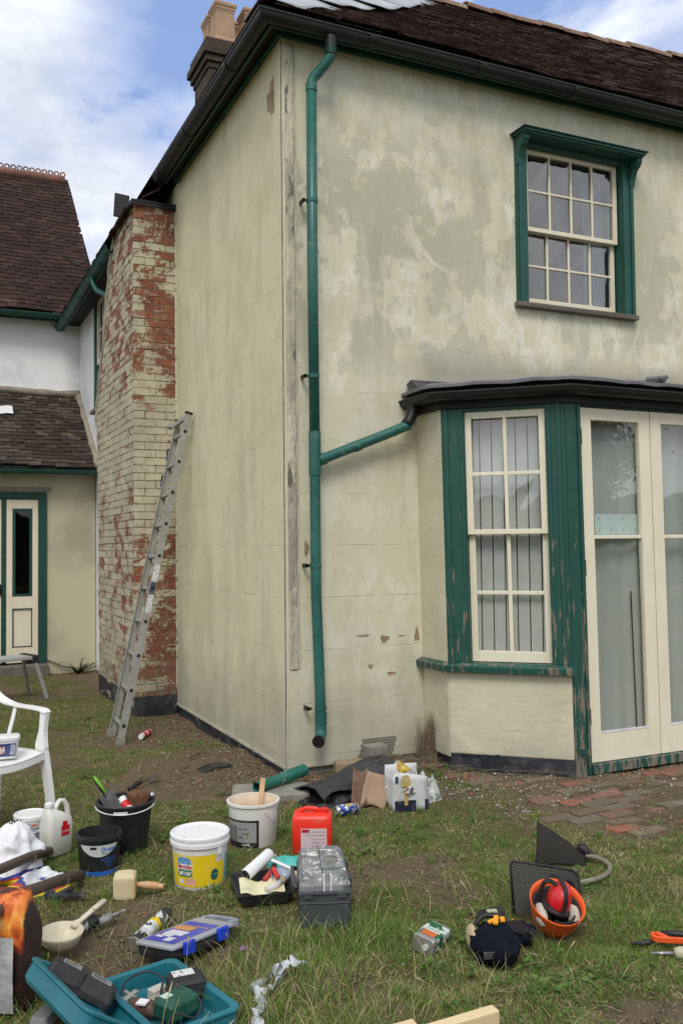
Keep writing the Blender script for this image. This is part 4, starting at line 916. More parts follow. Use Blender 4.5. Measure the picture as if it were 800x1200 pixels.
# yellow masonry paint tub
a = camang(-1.085, -1.63)
tb = thing('paint_tub', 'full white paint tub with yellow printed label and closed lid', 'paint tub', (-1.085, -1.63, gzf(-1.085, -1.63) - .004))
MB().lathe([(.0, 0), (.118, 0), (.122, .006), (.132, .21), (.1325, .215), (.128, .215)], 48).build('body', tub_white, tb, smooth=True, auto=35)
MB().lathe([(.132, .195), (.141, .197), (.142, .214), (.139, .216), (.139, .228), (.1415, .230), (.1415, .242), (.137, .246), (.128, .246), (.124, .238), (.0, .240)], 48).build('lid', white_pl, tb, auto=30)
yl = cyl_patch(.122, .132, .018, .165, .006, .21, a - 1.25, a + .62).build('label', WP('yellow_label', (.78, .56, .015), .45), tb, smooth=True, fix=False)
cyl_patch(.122, .132, .018, .125, .006, .21, a + .62, a + 1.02).build('label', WP('yellow_label_end', (.78, .56, .015), .45), tb, smooth=True, fix=False)
def blob_label(par, ang, h, w_, hh, mat, off, r0=.1215, r1=.132, H=.21, n=28, ex=2.6):
    pts = [(0, 0)] + [(w_ * abs(math.cos(q)) ** (2 / ex) * math.copysign(1, math.cos(q)), hh * abs(math.sin(q)) ** (2 / ex) * math.copysign(1, math.sin(q))) for q in [2 * math.pi * k / n for k in range(n)]]
    vs = []
    for x, y in pts:
        R = r0 + (r1 - r0) * (h + y) / H + off; vs.append((R * math.cos(ang + x / R), R * math.sin(ang + x / R), h + y))
    return MB().add(vs, [(0, 1 + k, 1 + (k + 1) % n) for k in range(n)]).build('badge', mat, par, fix=False)
blob_label(yl, a - .62, .115, .044, .045, WP('badge_pale', (.70, .72, .72), .5), .0016)
blob_label(yl, a - .62, .135, .038, .022, WP('badge_blue', (.10, .28, .55), .5), .0022)
blob_label(yl, a - .60, .083, .040, .017, WP('badge_green', (.02, .20, .08), .5), .0024, ex=5)
blob_label(yl, a - .62, .112, .038, .013, WP('badge_white', (.78, .78, .76), .5), .0026, ex=5)
cyl_text('Sandtex', .026, a - .62, .112, .1215, .132, .21, WP('red_print', (.55, .03, .03), .5), yl, off=.0032, bold=.03)
cyl_text('SMOOTH MASONRY', .009, a - .60, .087, .1215, .132, .21, txt_white, yl, off=.0032)
cyl_text('ULTRA SMOOTH', .008, a - .60, .076, .1215, .132, .21, txt_white, yl, off=.0032)
blob_label(yl, a - .38, .042, .027, .015, WP('pink_print', (.72, .36, .28), .5), .0016, ex=6); blob_label(yl, a - .78, .042, .014, .011, txt_white, .0016)
blob_label(yl, a + .56, .07, .021, .026, WP('round_dark_green_badge', (.012, .10, .10), .5), .0022, ex=2)
cyl_text('15 YEAR', .010, a + .56, .072, .1215, .132, .21, WP('lime_print', (.25, .55, .10), .5), yl, off=.0032)
MB().box((-.012, -.004, .16), (.012, .004, .20)).map(lambda p, q=a + .75: Vector(((.134 + p.y) * math.cos(q) - p.x * math.sin(q), (.134 + p.y) * math.sin(q) + p.x * math.cos(q), p.z))).build('lug', white_pl, tb, bevel=.002)
cyl_patch(.122, .132, .02, .15, .006, .21, a + 1.15, a + 1.5).build('side_print', WP('teal_print', (.10, .35, .38), .5), tb, smooth=True, fix=False)

# open grey-labelled tub with a stirring stick
lx, ly = -.665, -1.20; a = camang(lx, ly)
tb = thing('paint_tub', 'open white tub with grey label, cream paint inside and a stirring stick', 'paint tub', (lx, ly, gzf(lx, ly) - .004))
MB().lathe([(.0, 0), (.118, 0), (.122, .006), (.134, .222), (.143, .224), (.143, .236), (.1335, .237), (.122, .05), (.0, .05)], 48).build('body', tub_white, tb, auto=35)
MB().lathe([(.0, .048), (.1225, .049), (.130, .17), (.1325, .234), (.1315, .234), (.128, .165), (.118, .07), (.0, .07)], 40).build('paint_film', WP('cream_paint_residue', (.58, .44, .30), .6, c2=(.66, .55, .42), scale=9), tb, smooth=True)
gl = cyl_patch(.122, .134, .012, .155, .006, .222, a - 1.35, a + .22).build('label', WP('grey_label', (.28, .285, .28), .5, c2=(.34, .34, .33), scale=6), tb, smooth=True, fix=False)
for h0, h1, a0, a1 in ((.147, .158, -1.35, .22), (.010, .040, -1.35, .22), (.012, .155, .13, .23)): cyl_patch(.122, .134, h0, h1, .006, .222, a + a0, a + a1, off=.0016).build('label_band', WP('black_band', (.015, .015, .016), .5), gl, smooth=True, fix=False)
cyl_patch(.122, .134, .02, .125, .006, .222, a - 1.30, a - .75, off=.0013).build('label_dark_patch', WP('dark_grey_print', (.10, .10, .10), .5, c2=(.2, .2, .2), scale=12, lo=.4, hi=.6), gl, smooth=True, fix=False)  # darker grey patch over the left part of the label
cyl_patch(.122, .134, .085, .090, .006, .222, a - .48, a - .18, off=.0018).build('label_band', WP('black_band', (.015, .015, .016), .5), gl, fix=False)
cyl_text('5 LITRE', .014, a - .32, .028, .122, .134, .222, txt_white, gl, off=.0028, bold=.03)
for h in (.112, .073, .064): cyl_text('weather coating', .009, a - .45, h, .122, .134, .222, txt_dark, gl, off=.002)
bail(tb, .139, .205, a - .1 + .5, a - .1 + 2.2, .10, r=.0016)
for i in range(5): cyl_patch(.122, .134, .06 + i * .02, .065 + i * .02, .006, .222, a + .85, a + 1.25, off=.0012).build('small_print', WP('grey_small_print', (.4, .4, .4), .6), tb, fix=False)
def loc2(r, d, z): return R1 * r + D1 * d + Vector((0, 0, z))
MB().beam(loc2(.02, .05, .09), loc2(.045, .118, .32), .028, .005, D1).build('stick', WP('stirring_stick_wood', (.50, .32, .17), .7, c2=(.62, .40, .24), scale=12), tb, bevel=.0015)
MB().beam(loc2(.021, .05, .10), loc2(.031, .079, .18), .030, .007, D1).build('stick_paint', WP('pink_cream_paint', (.72, .45, .35), .5), tb, bevel=.002)

# small black bucket
lx, ly = -1.495, -1.26; a = camang(lx, ly)
tb = thing('bucket', 'small black bucket with white and blue printed label, standing on the grass', 'bucket', (lx, ly, gzf(lx, ly) - .004))
MB().lathe([(.0, 0), (.089, 0), (.092, .005), (.105, .172), (.112, .174), (.1125, .186), (.108, .188), (.108, .196), (.103, .197), (.089, .02), (.0, .02)], 44).build('body', black_pl, tb, auto=35)
cyl_patch(.092, .105, .006, .028, .005, .172, a - 1.3, a + 1.3).build('blue_band', WP('blue_band', (.02, .12, .48), .5), tb, smooth=True, fix=False)
b = MB(); n = 24
for k in range(n):
    for q in (k, k + 1):
        u = q / n; an = a - .95 + 1.9 * u; dz = .152 - .052 * math.sin(math.pi * u) ** .7
        for h in (dz, .156): R = .092 + .013 * h / .172 + .0012; b.v.append((R * math.cos(an), R * math.sin(an), h))
    b.f.append((4 * k, 4 * k + 2, 4 * k + 3, 4 * k + 1))
lb = b.build('label', WP('pale_label', (.55, .58, .55), .5), tb, fix=False)
cyl_text('D-cor', .030, a + .45, .134, .092, .105, .172, WP('blue_print', (.02, .14, .50), .5), lb, off=.0022, bold=.035)
cyl_text('WALL COAT', .011, a + .45, .115, .092, .105, .172, txt_dark, lb, off=.0022)
for i, (h, s_) in enumerate(((.085, .020), (.068, .016), (.052, .014))): cyl_text(('ACRYLIC', 'PAINT', '10 L')[i], s_, a + .5, h, .092, .105, .172, WP('blue_print2', (.02, .10, .40), .5), lb, off=.0016)
cyl_patch(.092, .105, .138, .150, .005, .172, a - .42, a - .12, off=.003).build('lug', black_pl, tb, fix=False)
bail(tb, .108, .18, a + .9, a + 2.6, .05, black_pl, .003)

# builder's bucket with brushes in it
lx, ly = -1.315, -1.01; a = camang(lx, ly)
tb = thing('bucket', 'large black builders bucket with a brush and green handled scraper sticking out', 'bucket', (lx, ly, gzf(lx, ly) - .004))
MB().lathe([(.0, 0), (.108, 0), (.112, .005), (.142, .238), (.153, .240), (.156, .250), (.150, .256), (.140, .252), (.139, .235), (.109, .02), (.0, .02)], 44).build('body', black_pl, tb, auto=35)
MB().lathe([(.0, .08), (.117, .08), (.0, .14)], 28).build('rubble', WP('grey_rubble', (.10, .09, .085), .9, c2=(.22, .2, .18), scale=30, bst=1., bd=.02, bs=30), tb, smooth=True)
bail(tb, .150, .235, a - 1.45, a + 1.3, .018, white_pl, .003)
cyl_patch(.112, .142, .215, .232, .005, .238, a - .38, a + .08, off=.017).build('handle_grip', WP('white_grip', (.62, .60, .55), .6), tb, fix=False)
p0, p1 = loc2(-.12, .03, .20), loc2(-.045, -.05, .10)
sc_ = thing('scraper', 'black and green handled scraper standing in the large black bucket', 'scraper', tb.location)
MB().tube([loc2(-.165, .0, .375), loc2(-.14, -.005, .345), loc2(-.095, -.015, .29)], [.010, .012, .010], 10, sq=.6).build('grip', WP('green_grip', (.16, .42, .03), .5), sc_, smooth=True)
MB().tube([loc2(-.172, .0, .368), loc2(-.147, -.007, .336), loc2(-.102, -.018, .28)], [.007, .009, .008], 10, sq=.6).build('grip_back', black_pl, sc_, smooth=True)
MB().beam(loc2(-.10, -.015, .295), loc2(-.04, -.04, .20), .085, .006, D1).beam(loc2(-.105, -.015, .30), loc2(-.085, -.018, .27), .03, .012, D1).build('blade', WP('dark_blade', (.06, .062, .065), .6, c2=(.14, .14, .14), scale=20), sc_, bevel=.003)
ct = thing('cartridge', 'red and white tube lying inside the large black bucket', 'tube', tb.location)
MB().tube([loc2(-.02, .0, .26), loc2(.035, -.04, .205)], .024, 14).build('barrel', white_pl, ct, auto=40)
MB().tube([loc2(-.002, -.013, .242), loc2(.022, -.031, .218)], .0247, 14, caps=False).build('red_band', WP('red_band', (.60, .02, .03), .5), ct, smooth=True)
br_ = thing('dusting_brush', 'round brown bristle brush resting in the large black bucket', 'brush', tb.location)
b = MB()
for k in range(420):
    u, v = random.random(), random.random(); th_ = u * 6.283; rr = .045 * math.sqrt(v)
    c0 = loc2(.075 + rr * math.cos(th_), .0 + rr * math.sin(th_), .235); c1 = c0 + loc2(rr * math.cos(th_) * .35 - .004, rr * math.sin(th_) * .35, .055 + random.uniform(-.008, .008))
    b.beam(c0, c1, .004, .004, (1, .3, 0))
b.build('bristles', WP('brown_bristle', (.17, .085, .045), .9, c2=(.28, .15, .08), scale=40), br_, fix=False, kind='stuff')
MB().tube([loc2(.05, .0, .20), loc2(.10, .0, .235)], .040, 14).build('brush_head', WP('brush_wood', (.22, .12, .07), .7), br_, smooth=True)
MB().tube([loc2(.12, .03, .255), loc2(.145, .04, .275)], [.012, .016], 10).build('ferrule', steel, br_, smooth=True)

# white tub with dark blue label
lx, ly = -1.765, -.76; a = camang(lx, ly)
tb = thing('paint_tub', 'small round white tub with dark blue and white label beside the jug', 'paint tub', (lx, ly, gzf(lx, ly) - .004))
MB().lathe([(.0, 0), (.076, 0), (.079, .004), (.084, .168), (.0, .168)], 40).build('body', tub_white, tb, auto=35)
MB().lathe([(.084, .158), (.089, .160), (.0895, .178), (.086, .182), (.079, .183), (.076, .178), (.0, .178)], 40).build('lid', white_pl, tb, auto=30)
l1 = cyl_patch(.079, .084, .014, .148, .004, .168, a - .55, a - .08).build('label', WP('navy_label', (.015, .06, .11), .5), tb, smooth=True, fix=False)
l2 = cyl_patch(.079, .084, .014, .148, .004, .168, a - .08, a + 1.0).build('label', WP('pale_print_label', (.50, .54, .55), .5), tb, smooth=True, fix=False)
cyl_text('DECOR', .030, a - .31, .065, .079, .084, .168, txt_white, l1, off=.002, bold=.03, rot=math.pi / 2)
cyl_patch(.079, .084, .13, .14, .004, .168, a, a + .35, off=.0014).build('label_line', WP('red_bits', (.6, .12, .05), .5), l2, fix=False)
for i in range(7): cyl_patch(.079, .084, .028 + i * .0145, .033 + i * .0145, .004, .168, a + .0, a + (.75, .6, .8, .66, .72, .5, .7)[i], off=.0014).build('label_line', WP('dark_line', (.06, .10, .13), .5), l2, fix=False)
bail(tb, .084, .145, a - 1.2, a + 1.25, .045, white_pl, .0032)

# jug
lx, ly = -1.655, -.91; a = camang(lx, ly)
jg = thing('plastic_jug', 'white plastic jug with red label and moulded handle, next to the small white tub', 'jug', (lx, ly, gzf(lx, ly)), a + math.pi / 2 + .62)
def rrect(wx, wy, z, r, n=5, cx=0, cy=0):
    out = []
    for qx, qy, a0 in ((1, 1, 0), (-1, 1, 90), (-1, -1, 180), (1, -1, 270)):
        for k in range(n): t_ = R_(a0 + 90 * k / (n - 1)); out.append((cx + qx * (wx - r) + r * math.cos(t_), cy + qy * (wy - r) + r * math.sin(t_), z))
    return out
def loft(b, rings):
    n = len(rings[0]); 
    vs = [p for r in rings for p in r]; fs = [(i * n + k, i * n + (k + 1) % n, (i + 1) * n + (k + 1) % n, (i + 1) * n + k) for i in range(len(rings) - 1) for k in range(n)]
    return b.add(vs, fs + [tuple(range(n))[::-1], tuple((len(rings) - 1) * n + k for k in range(n))])
jm = WP('milky_hdpe', (.66, .65, .59), .35, c2=(.58, .56, .49), scale=6, bst=.03, c3=(.4, .38, .3), s3=14, lo3=.7, hi3=.76)
# wide in x (.075), deep in y (.05)
loft(MB(), [rrect(.062, .044, .0, .02), rrect(.075, .053, .012, .025), rrect(.077, .055, .15, .025), rrect(.070, .05, .19, .025), rrect(.042, .040, .225, .02, cx=-.028), rrect(.020, .020, .242, .018, cx=-.045), rrect(.019, .019, .255, .018, cx=-.045)]).build('body', jm, jg, auto=50)
MB().lathe([(0, .254), (.022, .254), (.022, .272), (.018, .275), (0, .275)], 20, (-.045, 0, 0)).build('cap', white_pl, jg, auto=30)
MB().tube([(.070, 0, .14), (.074, 0, .19), (.066, 0, .235), (.045, 0, .268), (.02, 0, .272), (-.002, 0, .245), (-.012, 0, .225)], [.018, .016, .014, .013, .013, .014, .018], 10).build('grip', jm, jg, smooth=True)
T = frame((0, -.0562, 0), (1, 0, 0), (0, 0, 1), (0, -1, 0))
rl = MB().box((-.008, -.0575, .105), (.042, -.0562, .155)).box((.0, -.0575, .155), (.028, -.0562, .178)).build('label', WP('red_label', (.62, .012, .02), .5), jg)
flat_text('5 LITRE', .013, T @ Matrix.Translation((.017, .125, .0018)), txt_white, rl)

# red jerrycan
lx, ly = -.445, -1.50; a = camang(lx, ly)
jc = thing('jerrycan', 'bright red plastic jerrycan with white label, behind the grey toolbox', 'jerrycan', (lx, ly, gzf(lx, ly) - .003), a + math.pi / 2 - .04)
redm = WP('red_plastic', (.80, .035, .018), .38, c2=(.72, .03, .015), scale=4, bst=.03)
jc.scale = (1.07, 1, .90)
loft(MB(), [rrect(.088, .07, 0, .02), rrect(.096, .078, .01, .025), rrect(.096, .078, .205, .025), rrect(.090, .072, .225, .025), rrect(.080, .062, .232, .025)]).build('body', redm, jc, auto=50)
MB().tube([(-.06, 0, .215), (-.052, 0, .245), (-.02, 0, .255), (.02, 0, .25), (.04, 0, .225)], [.014, .013, .012, .012, .014], 10).build('grip', redm, jc, smooth=True)
MB().lathe([(0, .226), (.024, .226), (.024, .248), (.02, .252), (0, .252)], 20, (.058, .0, 0)).build('cap', WP('red_cap', (.62, .02, .015), .45), jc, auto=30)
lb = MB().box((-.052, -.0792, .02), (.072, -.0782, .16)).build('label', WP('clear_pale_label', (.62, .50, .52), .4, c2=(.52, .42, .46), scale=10), jc)
MB().box((-.048, -.0802, .138), (-.012, -.0793, .155)).build('label_mark', WP('dark_red_mark', (.45, .01, .02), .5), lb)
for i in range(5): MB().box((-.0, -.0799, .06 + i * .02), (.065, -.0793, .063 + i * .02)).build('label_line', WP('mauve_print', (.30, .22, .28), .5), lb)

# grey toolbox
lx, ly = -.70, -2.22; a = camang(lx, ly)
tx = thing('toolbox', 'dark grey plastic toolbox with its lid splashed in white paint', 'toolbox', (lx, ly, gzf(lx, ly) - .004), a + math.pi / 2 + .05)
def mat_splash():
    m, t = newmat('paint_splashed_lid'); v = coord(t); n = nd(t, 'ShaderNodeSeparateXYZ', i0=nd(t, 'ShaderNodeNewGeometry').outputs['Normal']).outputs[2]
    k = mth(t, 'ADD', noi(t, v, 22, 8, .72, 1.2), mth(t, 'MULTIPLY', n, .10))
    col = mix(t, rmp(t, noi(t, v, 9, 7, .7), .40, .58), (.10, .105, .108), (.24, .25, .25))
    col = mix(t, rmp(t, k, .63, .68), col, (.70, .70, .66)); col = mix(t, rmp(t, noi(t, v, 15, 5, .6), .66, .69), col, (.62, .56, .36))
    finish(t, col, .55, bmp(t, k, .3, .003)); return m
gm = WP('toolbox_grey', (.052, .060, .068), .5, c2=(.075, .083, .09), scale=8, c3=(.3, .3, .28), s3=40, lo3=.72, hi3=.75)
b = MB()
loft(b, [rrect(.098, .175, 0, .012), rrect(.105, .185, .02, .015), rrect(.108, .188, .12, .015), rrect(.110, .19, .15, .015)])
b.box((-.111, -.197, .145), (.111, .197, .158)); b.box((-.106, -.192, .105), (.106, -.186, .112)); b.box((-.04, -.192, .0), (.04, -.180, .028)).box((-.095, -.192, .0), (-.075, -.18, .10)).box((.075, -.192, .0), (.095, -.18, .10))
b.build('body', gm, tx, bevel=.003)
sp_ = mat_splash()
ld = loft(MB(), [rrect(.107, .190, .1585, .02), rrect(.107, .19, .180, .02), rrect(.092, .17, .222, .02), rrect(.088, .165, .226, .02)]).build('lid', sp_, tx, bevel=.003)
b = MB(); b.box((-.012, -.13, .226), (.075, .13, .243)); b.build('lid_tray', sp_, ld, bevel=.004)
MB().box((.0, -.085, .2432), (.062, -.01, .2442)).build('tray_window', WP('dirty_tray_window', (.22, .21, .17), .5, c2=(.10, .10, .085), scale=25, lo=.45, hi=.6), ld)
MB().box((-.009, -.17, .2265), (-.0125, .17, .229)).build('lid_groove', M['black'], ld)
for x in (-.007, .022): MB().box((x, -.1935, .160), (x + .006, -.1905, .19)).box((x, -.191, .185), (x + .006, -.170, .2235)).build('paint_dribble', WP('dribble_white', (.72, .72, .70), .4), ld)
MB().tube([(-.116, -.12, .15), (-.13, -.10, .16), (-.132, .10, .16), (-.116, .12, .15)], .009, 8).build('carry_handle', gm, tx, smooth=True)
for y in (-.10, .10): MB().box((.108, y - .025, .13), (.118, y + .025, .185)).build('latch', gm, tx, bevel=.003)
for x in (-.07, .07): MB().box((x - .02, -.196, .128), (x + .02, -.188, .160)).build('latch', gm, tx, bevel=.003)

def W(x, y, z=0.): return Vector((x, y, gzf(x, y) + z))
def CW(o, r, d, z): return Vector(o) + R1 * r + D1 * d + Vector((0, 0, z))
def band(b, pts, ws, ts, wv):
    """strip with rectangular section; wv(i) gives the width direction"""
    P = [Vector(p) for p in pts]; vs = []
    for i, p in enumerate(P):
        d = (P[min(i + 1, len(P) - 1)] - P[max(i - 1, 0)]).normalized(); wd = Vector(wv(i) if callable(wv) else wv); wd = (wd - d * wd.dot(d)).normalized(); tv = d.cross(wd)
        w_ = ws[i] if isinstance(ws, (list, tuple)) else ws; t_ = ts[i] if isinstance(ts, (list, tuple)) else ts
        vs += [p + wd * w_ / 2 * a + tv * t_ / 2 * c for a, c in ((-1, -1), (1, -1), (1, 1), (-1, 1))]
    n = len(P); fs = [(i * 4 + k, i * 4 + (k + 1) % 4, i * 4 + 4 + (k + 1) % 4, i * 4 + 4 + k) for i in range(n - 1) for k in range(4)] + [(3, 2, 1, 0), tuple(4 * n - 4 + k for k in range(4))]
    return b.add(vs, fs)
def crv(pts, n=6):
    P = [Vector(p) for p in pts]; out = []
    for i in range(len(P) - 1):
        p0, p1, p2, p3 = P[max(i - 1, 0)], P[i], P[i + 1], P[min(i + 2, len(P) - 1)]
        for k in range(n):
            u = k / n; out.append(.5 * ((2 * p1) + (-p0 + p2) * u + (2 * p0 - 5 * p1 + 4 * p2 - p3) * u * u + (-p0 + 3 * p1 - 3 * p2 + p3) * u ** 3))
    return out + [P[-1]]

# ------------------------------------------------------------ chair
chm = WP('chair_white_plastic', (.80, .80, .78), .38, c2=(.73, .73, .70), scale=4, bst=.03, c3=(.5, .47, .4), s3=12, lo3=.70, hi3=.76)
fx_, fy_ = .50, -.866
cl = Vector((-fy_, fx_, 0))                              # the sitter's left
rearL = Vector((-1.80, -.10, 0)); cc = rearL + Vector((fx_, fy_, 0)) * .22 - cl * .235 - R1 * .11
ch_ = thing('garden_chair', 'white moulded plastic garden armchair at the left, holding a small filler tub', 'chair', (cc.x, cc.y, gzf(cc.x, cc.y)), math.atan2(fx_, -fy_))
def seat_fn(u, v, dz=0.):
    x = -.235 + .47 * u; y = -.25 + .46 * v; f = 1 - v
    w_ = .5 + .5 * v * .0; x *= 1.0 - .08 * v
    return (x, y - .035 * math.cos(math.pi * (u - .5)) * f ** 3, .435 - .018 * math.sin(math.pi * u) - .02 * max(0, .2 - v) * 5 * .5 - .014 * v + dz)
o = MB().grid(seat_fn, 16, 14).build('seat', chm, ch_, smooth=True, fix=False); sm = o.modifiers.new('s', 'SOLIDIFY'); sm.thickness = .008
b = MB(); band(b, [Vector(seat_fn(i / 16, 0)) + Vector((0, .004, -.022)) for i in range(17)], .045, .006, (0, 0, 1)); b.build('seat_apron', chm, ch_)
for s in (-1, 1):
    band_pts = crv([(s * .0, .285, .868), (s * .11, .28, .862), (s * .18, .262, .825), (s * .222, .225, .745), (s * .252, .165, .685), (s * .268, .06, .66), (s * .27, -.08, .658), (s * .266, -.20, .655), (s * .262, -.245, .640)], 5)
    n = len(band_pts)
    ws = list(np.interp(np.linspace(0, 1, n), [0, .25, .42, .6, .9, 1], [.10, .075, .05, .05, .058, .05])); 
    def wv(i, s=s, n=n): u = i / (n - 1); k = min(1, max(0, (u - .22) / .4)); return Vector((s * k * .9 + .0, 0, 1 - k)) if k < 1 else Vector((1, 0, 0))
    b = MB(); band(b, band_pts, ws, .016, wv); b.build('arm', chm, ch_, bevel=.005)
    b = MB(); band(b, crv([(s * .262, -.225, .65), (s * .255, -.222, .56), (s * .248, -.215, .45), (s * .255, -.225, .40), (s * .272, -.25, .20), (s * .285, -.27, 0)], 4), [.055, .05, .047, .045, .044, .046, .06, .075, .085, .085, .078, .07, .066, .062, .06, .055, .052, .05, .048, .046, .045][:21], .03, (0, 1, .0)); b.build('front_leg', chm, ch_, bevel=.006)
    b = MB(); band(b, crv([(s * .225, .19, .44), (s * .235, .20, .36), (s * .25, .225, .18), (s * .262, .25, 0)], 4), [.09, .088, .085, .08, .076, .072, .068, .064, .06, .056, .053, .05, .05], .03, (1, 0, .0)); b.build('rear_leg', chm, ch_, bevel=.006)
    b = MB(); band(b, crv([(s * .262, .05, .652), (s * .238, .045, .58), (s * .225, .06, .50), (s * .228, .08, .43)], 4), .028, .012, (0, 1, 0)); b.build('arm_strut', chm, ch_, bevel=.004)
    b = MB(); band(b, crv([(s * .195, .255, .80), (s * .20, .225, .66), (s * .20, .205, .52), (s * .21, .20, .43)], 4), .04, .012, (1, 0, 0)); b.build('back_upright', chm, ch_, bevel=.004)
for x in (-.125, -.042, .042, .125):
    b = MB(); band(b, crv([(x * .9, .283, .83), (x, .245, .66), (x * 1.0, .215, .52), (x * 1.05, .20, .42)], 4), .034, .008, (1, 0, 0)); b.build('back_slat', chm, ch_, bevel=.003)

sx_, sy_ = -1.872, -.50
zt = gzf(cc.x, cc.y) + .425
tb = thing('filler_tub', 'small white rectangular tub with navy and red label sitting on the white chair', 'tub', (sx_, sy_, zt), camang(sx_, sy_) + math.pi / 2)
loft(MB(), [rrect(.060, .045, 0, .02), rrect(.070, .055, .105, .022)]).build('body', white_pl, tb, auto=50)
loft(MB(), [rrect(.074, .059, .100, .022), rrect(.075, .060, .116, .022), rrect(.070, .055, .121, .02)]).build('lid', white_pl, tb, auto=40)
MB().add([(-.045, -.0487, .015), (.05, -.0487, .015), (.055, -.0555, .085), (-.05, -.0555, .085)], [(0, 1, 2, 3)]).build('label', WP('navy_print', (.03, .05, .16), .5, c2=(.10, .12, .30), scale=14), tb, fix=False)
MB().add([(-.040, -.0524, .03), (-.005, -.0524, .03), (-.005, -.0564, .07), (-.042, -.0564, .07)], [(0, 1, 2, 3)]).build('label_patch', WP('orange_red_print', (.55, .16, .10), .5, c2=(.6, .6, .6), scale=30, lo=.45, hi=.55), tb, fix=False)
MB().add([(.02, -.0515, .022), (.048, -.0515, .022), (.052, -.0567, .078), (.025, -.0567, .078)], [(0, 1, 2, 3)]).build('label_patch', WP('grey_print_patch', (.5, .52, .6), .5, c2=(.2, .2, .3), scale=40), tb, fix=False)

# hop-up platform behind the chair
hp = thing('hop_up_platform', 'folding metal hop-up step with black corners, behind the white chair', 'step', W(-1.50, 4.45), .35)
MB().box((-.42, -.15, .43), (.30, .15, .465)).build('tread', WP('pale_alu_tread', (.52, .53, .54), .45, metal=.4), hp, bevel=.004)
for x in (-.42, .27):
    for y in (-.15, .12): 
        MB().beam((x + .02, y + .015, .44), (x + (.13 if x > 0 else -.13), y + (-.06 if y < 0 else .09), 0), .035, .025, (0, 1, 0)).build('leg', WP('grey_leg_alu', (.38, .39, .40), .45, metal=.4), hp, bevel=.003)
    MB().box((x - .01, -.16, .39), (x + .06, .16, .475)).build('corner_bracket', black_pl, hp, bevel=.01)

# ------------------------------------------------------------ pieces by the wall corner
sl_ = thing('stone_slab', 'cracked pale stone slab at the foot of the house corner under the pipe offcut', 'slab', W(-.24, -.35), -.35)
b = loft(MB(), [rrect(.26, .15, -.03, .05), rrect(.26, .15, .022, .05), rrect(.245, .135, .032, .05)]); b.map(lambda p: Vector((p.x + .03 * mnoise.noise(p * 6), p.y + .03 * mnoise.noise(p * 6 + Vector((4, 0, 0))), p.z)))
b.build('slab', M['concrete'], sl_, bevel=.006)
po = thing('pipe_offcut', 'short offcut of green pipe splashed with white, lying on the stone slab', 'pipe', W(-.15, -.33, .075))
a_, c_ = Vector((-.22, -.09, -.008)), Vector((.19, .12, .012))
b = MB().tube([a_, a_.lerp(c_, .55), a_.lerp(c_, .56), c_], [.034, .034, .040, .041], 18, caps=False).tube([c_, a_.lerp(c_, .56), a_.lerp(c_, .55), a_], [.037, .036, .030, .030], 18, caps=False); b.build('tube', simple('splashed_green_pipe', (.010, .11, .075), .4, (.02, .15, .10), 6, .4, .7, (.62, .63, .60), 16, .60, .63, spec=.5), po, smooth=True)

# roofing felt thrown over rubble
ft = thing('roofing_felt', 'curled sheet of black roofing felt lying against the wall foot', 'sheet', W(.24, -.42))
def felt(u, v, dz=0):
    p = Vector((-.36 + .74 * u, 0, 0)) + Vector((0, 1, 0)) * (-.24 + .46 * v)
    x = p.x * .93 - p.y * .15; y = p.y * .85 + p.x * .40
    h = .02 + .15 * math.sin(math.pi * min(1, v * .9 + .12)) * (.35 + .65 * u) + .03 * math.sin(u * 9 + v * 3) * (1 - v) + .015 * mnoise.noise(Vector((u * 6, v * 6, 0)))
    return (x, y, h + dz)
o = MB().grid(felt, 28, 16).build('felt', simple('black_roofing_felt', (.028, .028, .030), .8, (.06, .06, .062), 5, .4, .7, (.16, .15, .13), 24, .64, .7, bs=120, bst=.5), ft, smooth=True, fix=False); sm = o.modifiers.new('s', 'SOLIDIFY'); sm.thickness = .004
ps = thing('plastic_scrap', 'crumpled shiny black plastic tucked under the left end of the roofing felt', 'plastic sheet', W(.05, -.66))
def crump(w_, d_, h_, sd): 
    def fn(u, v):
        e_ = math.sin(math.pi * u) * math.sin(math.pi * v); q = Vector((u * 4 + sd, v * 4, sd))
        return (w_ * (u - .5) * (1 + .2 * mnoise.noise(q * .6)), d_ * (v - .5) * (1 + .2 * mnoise.noise(q * .7)), h_ * (.15 * e_ + .8 * e_ ** .35 * (.55 + .55 * mnoise.noise(q * .8) + .35 * abs(mnoise.noise(q * 1.7)) + .2 * abs(mnoise.noise(q * 3.7)))) - .01)
    return fn
MB().grid(crump(.42, .22, .075, 3.3), 30, 22).build('plastic', simple('glossy_black_plastic', (.010, .010, .011), .22, spec=.6), ps, smooth=True, fix=False)
tag(ps, 'crumpled shiny black plastic tucked under the left end of the roofing felt', 'plastic sheet')
o = thing('plastic_scrap', 'small torn scrap of black plastic on bare soil near the side wall', 'plastic sheet', W(-.36, .52), .3)
MB().grid(crump(.26, .14, .05, 8.1), 24, 16).build('plastic', bpy.data.materials['glossy_black_plastic'], o, smooth=True, fix=False)

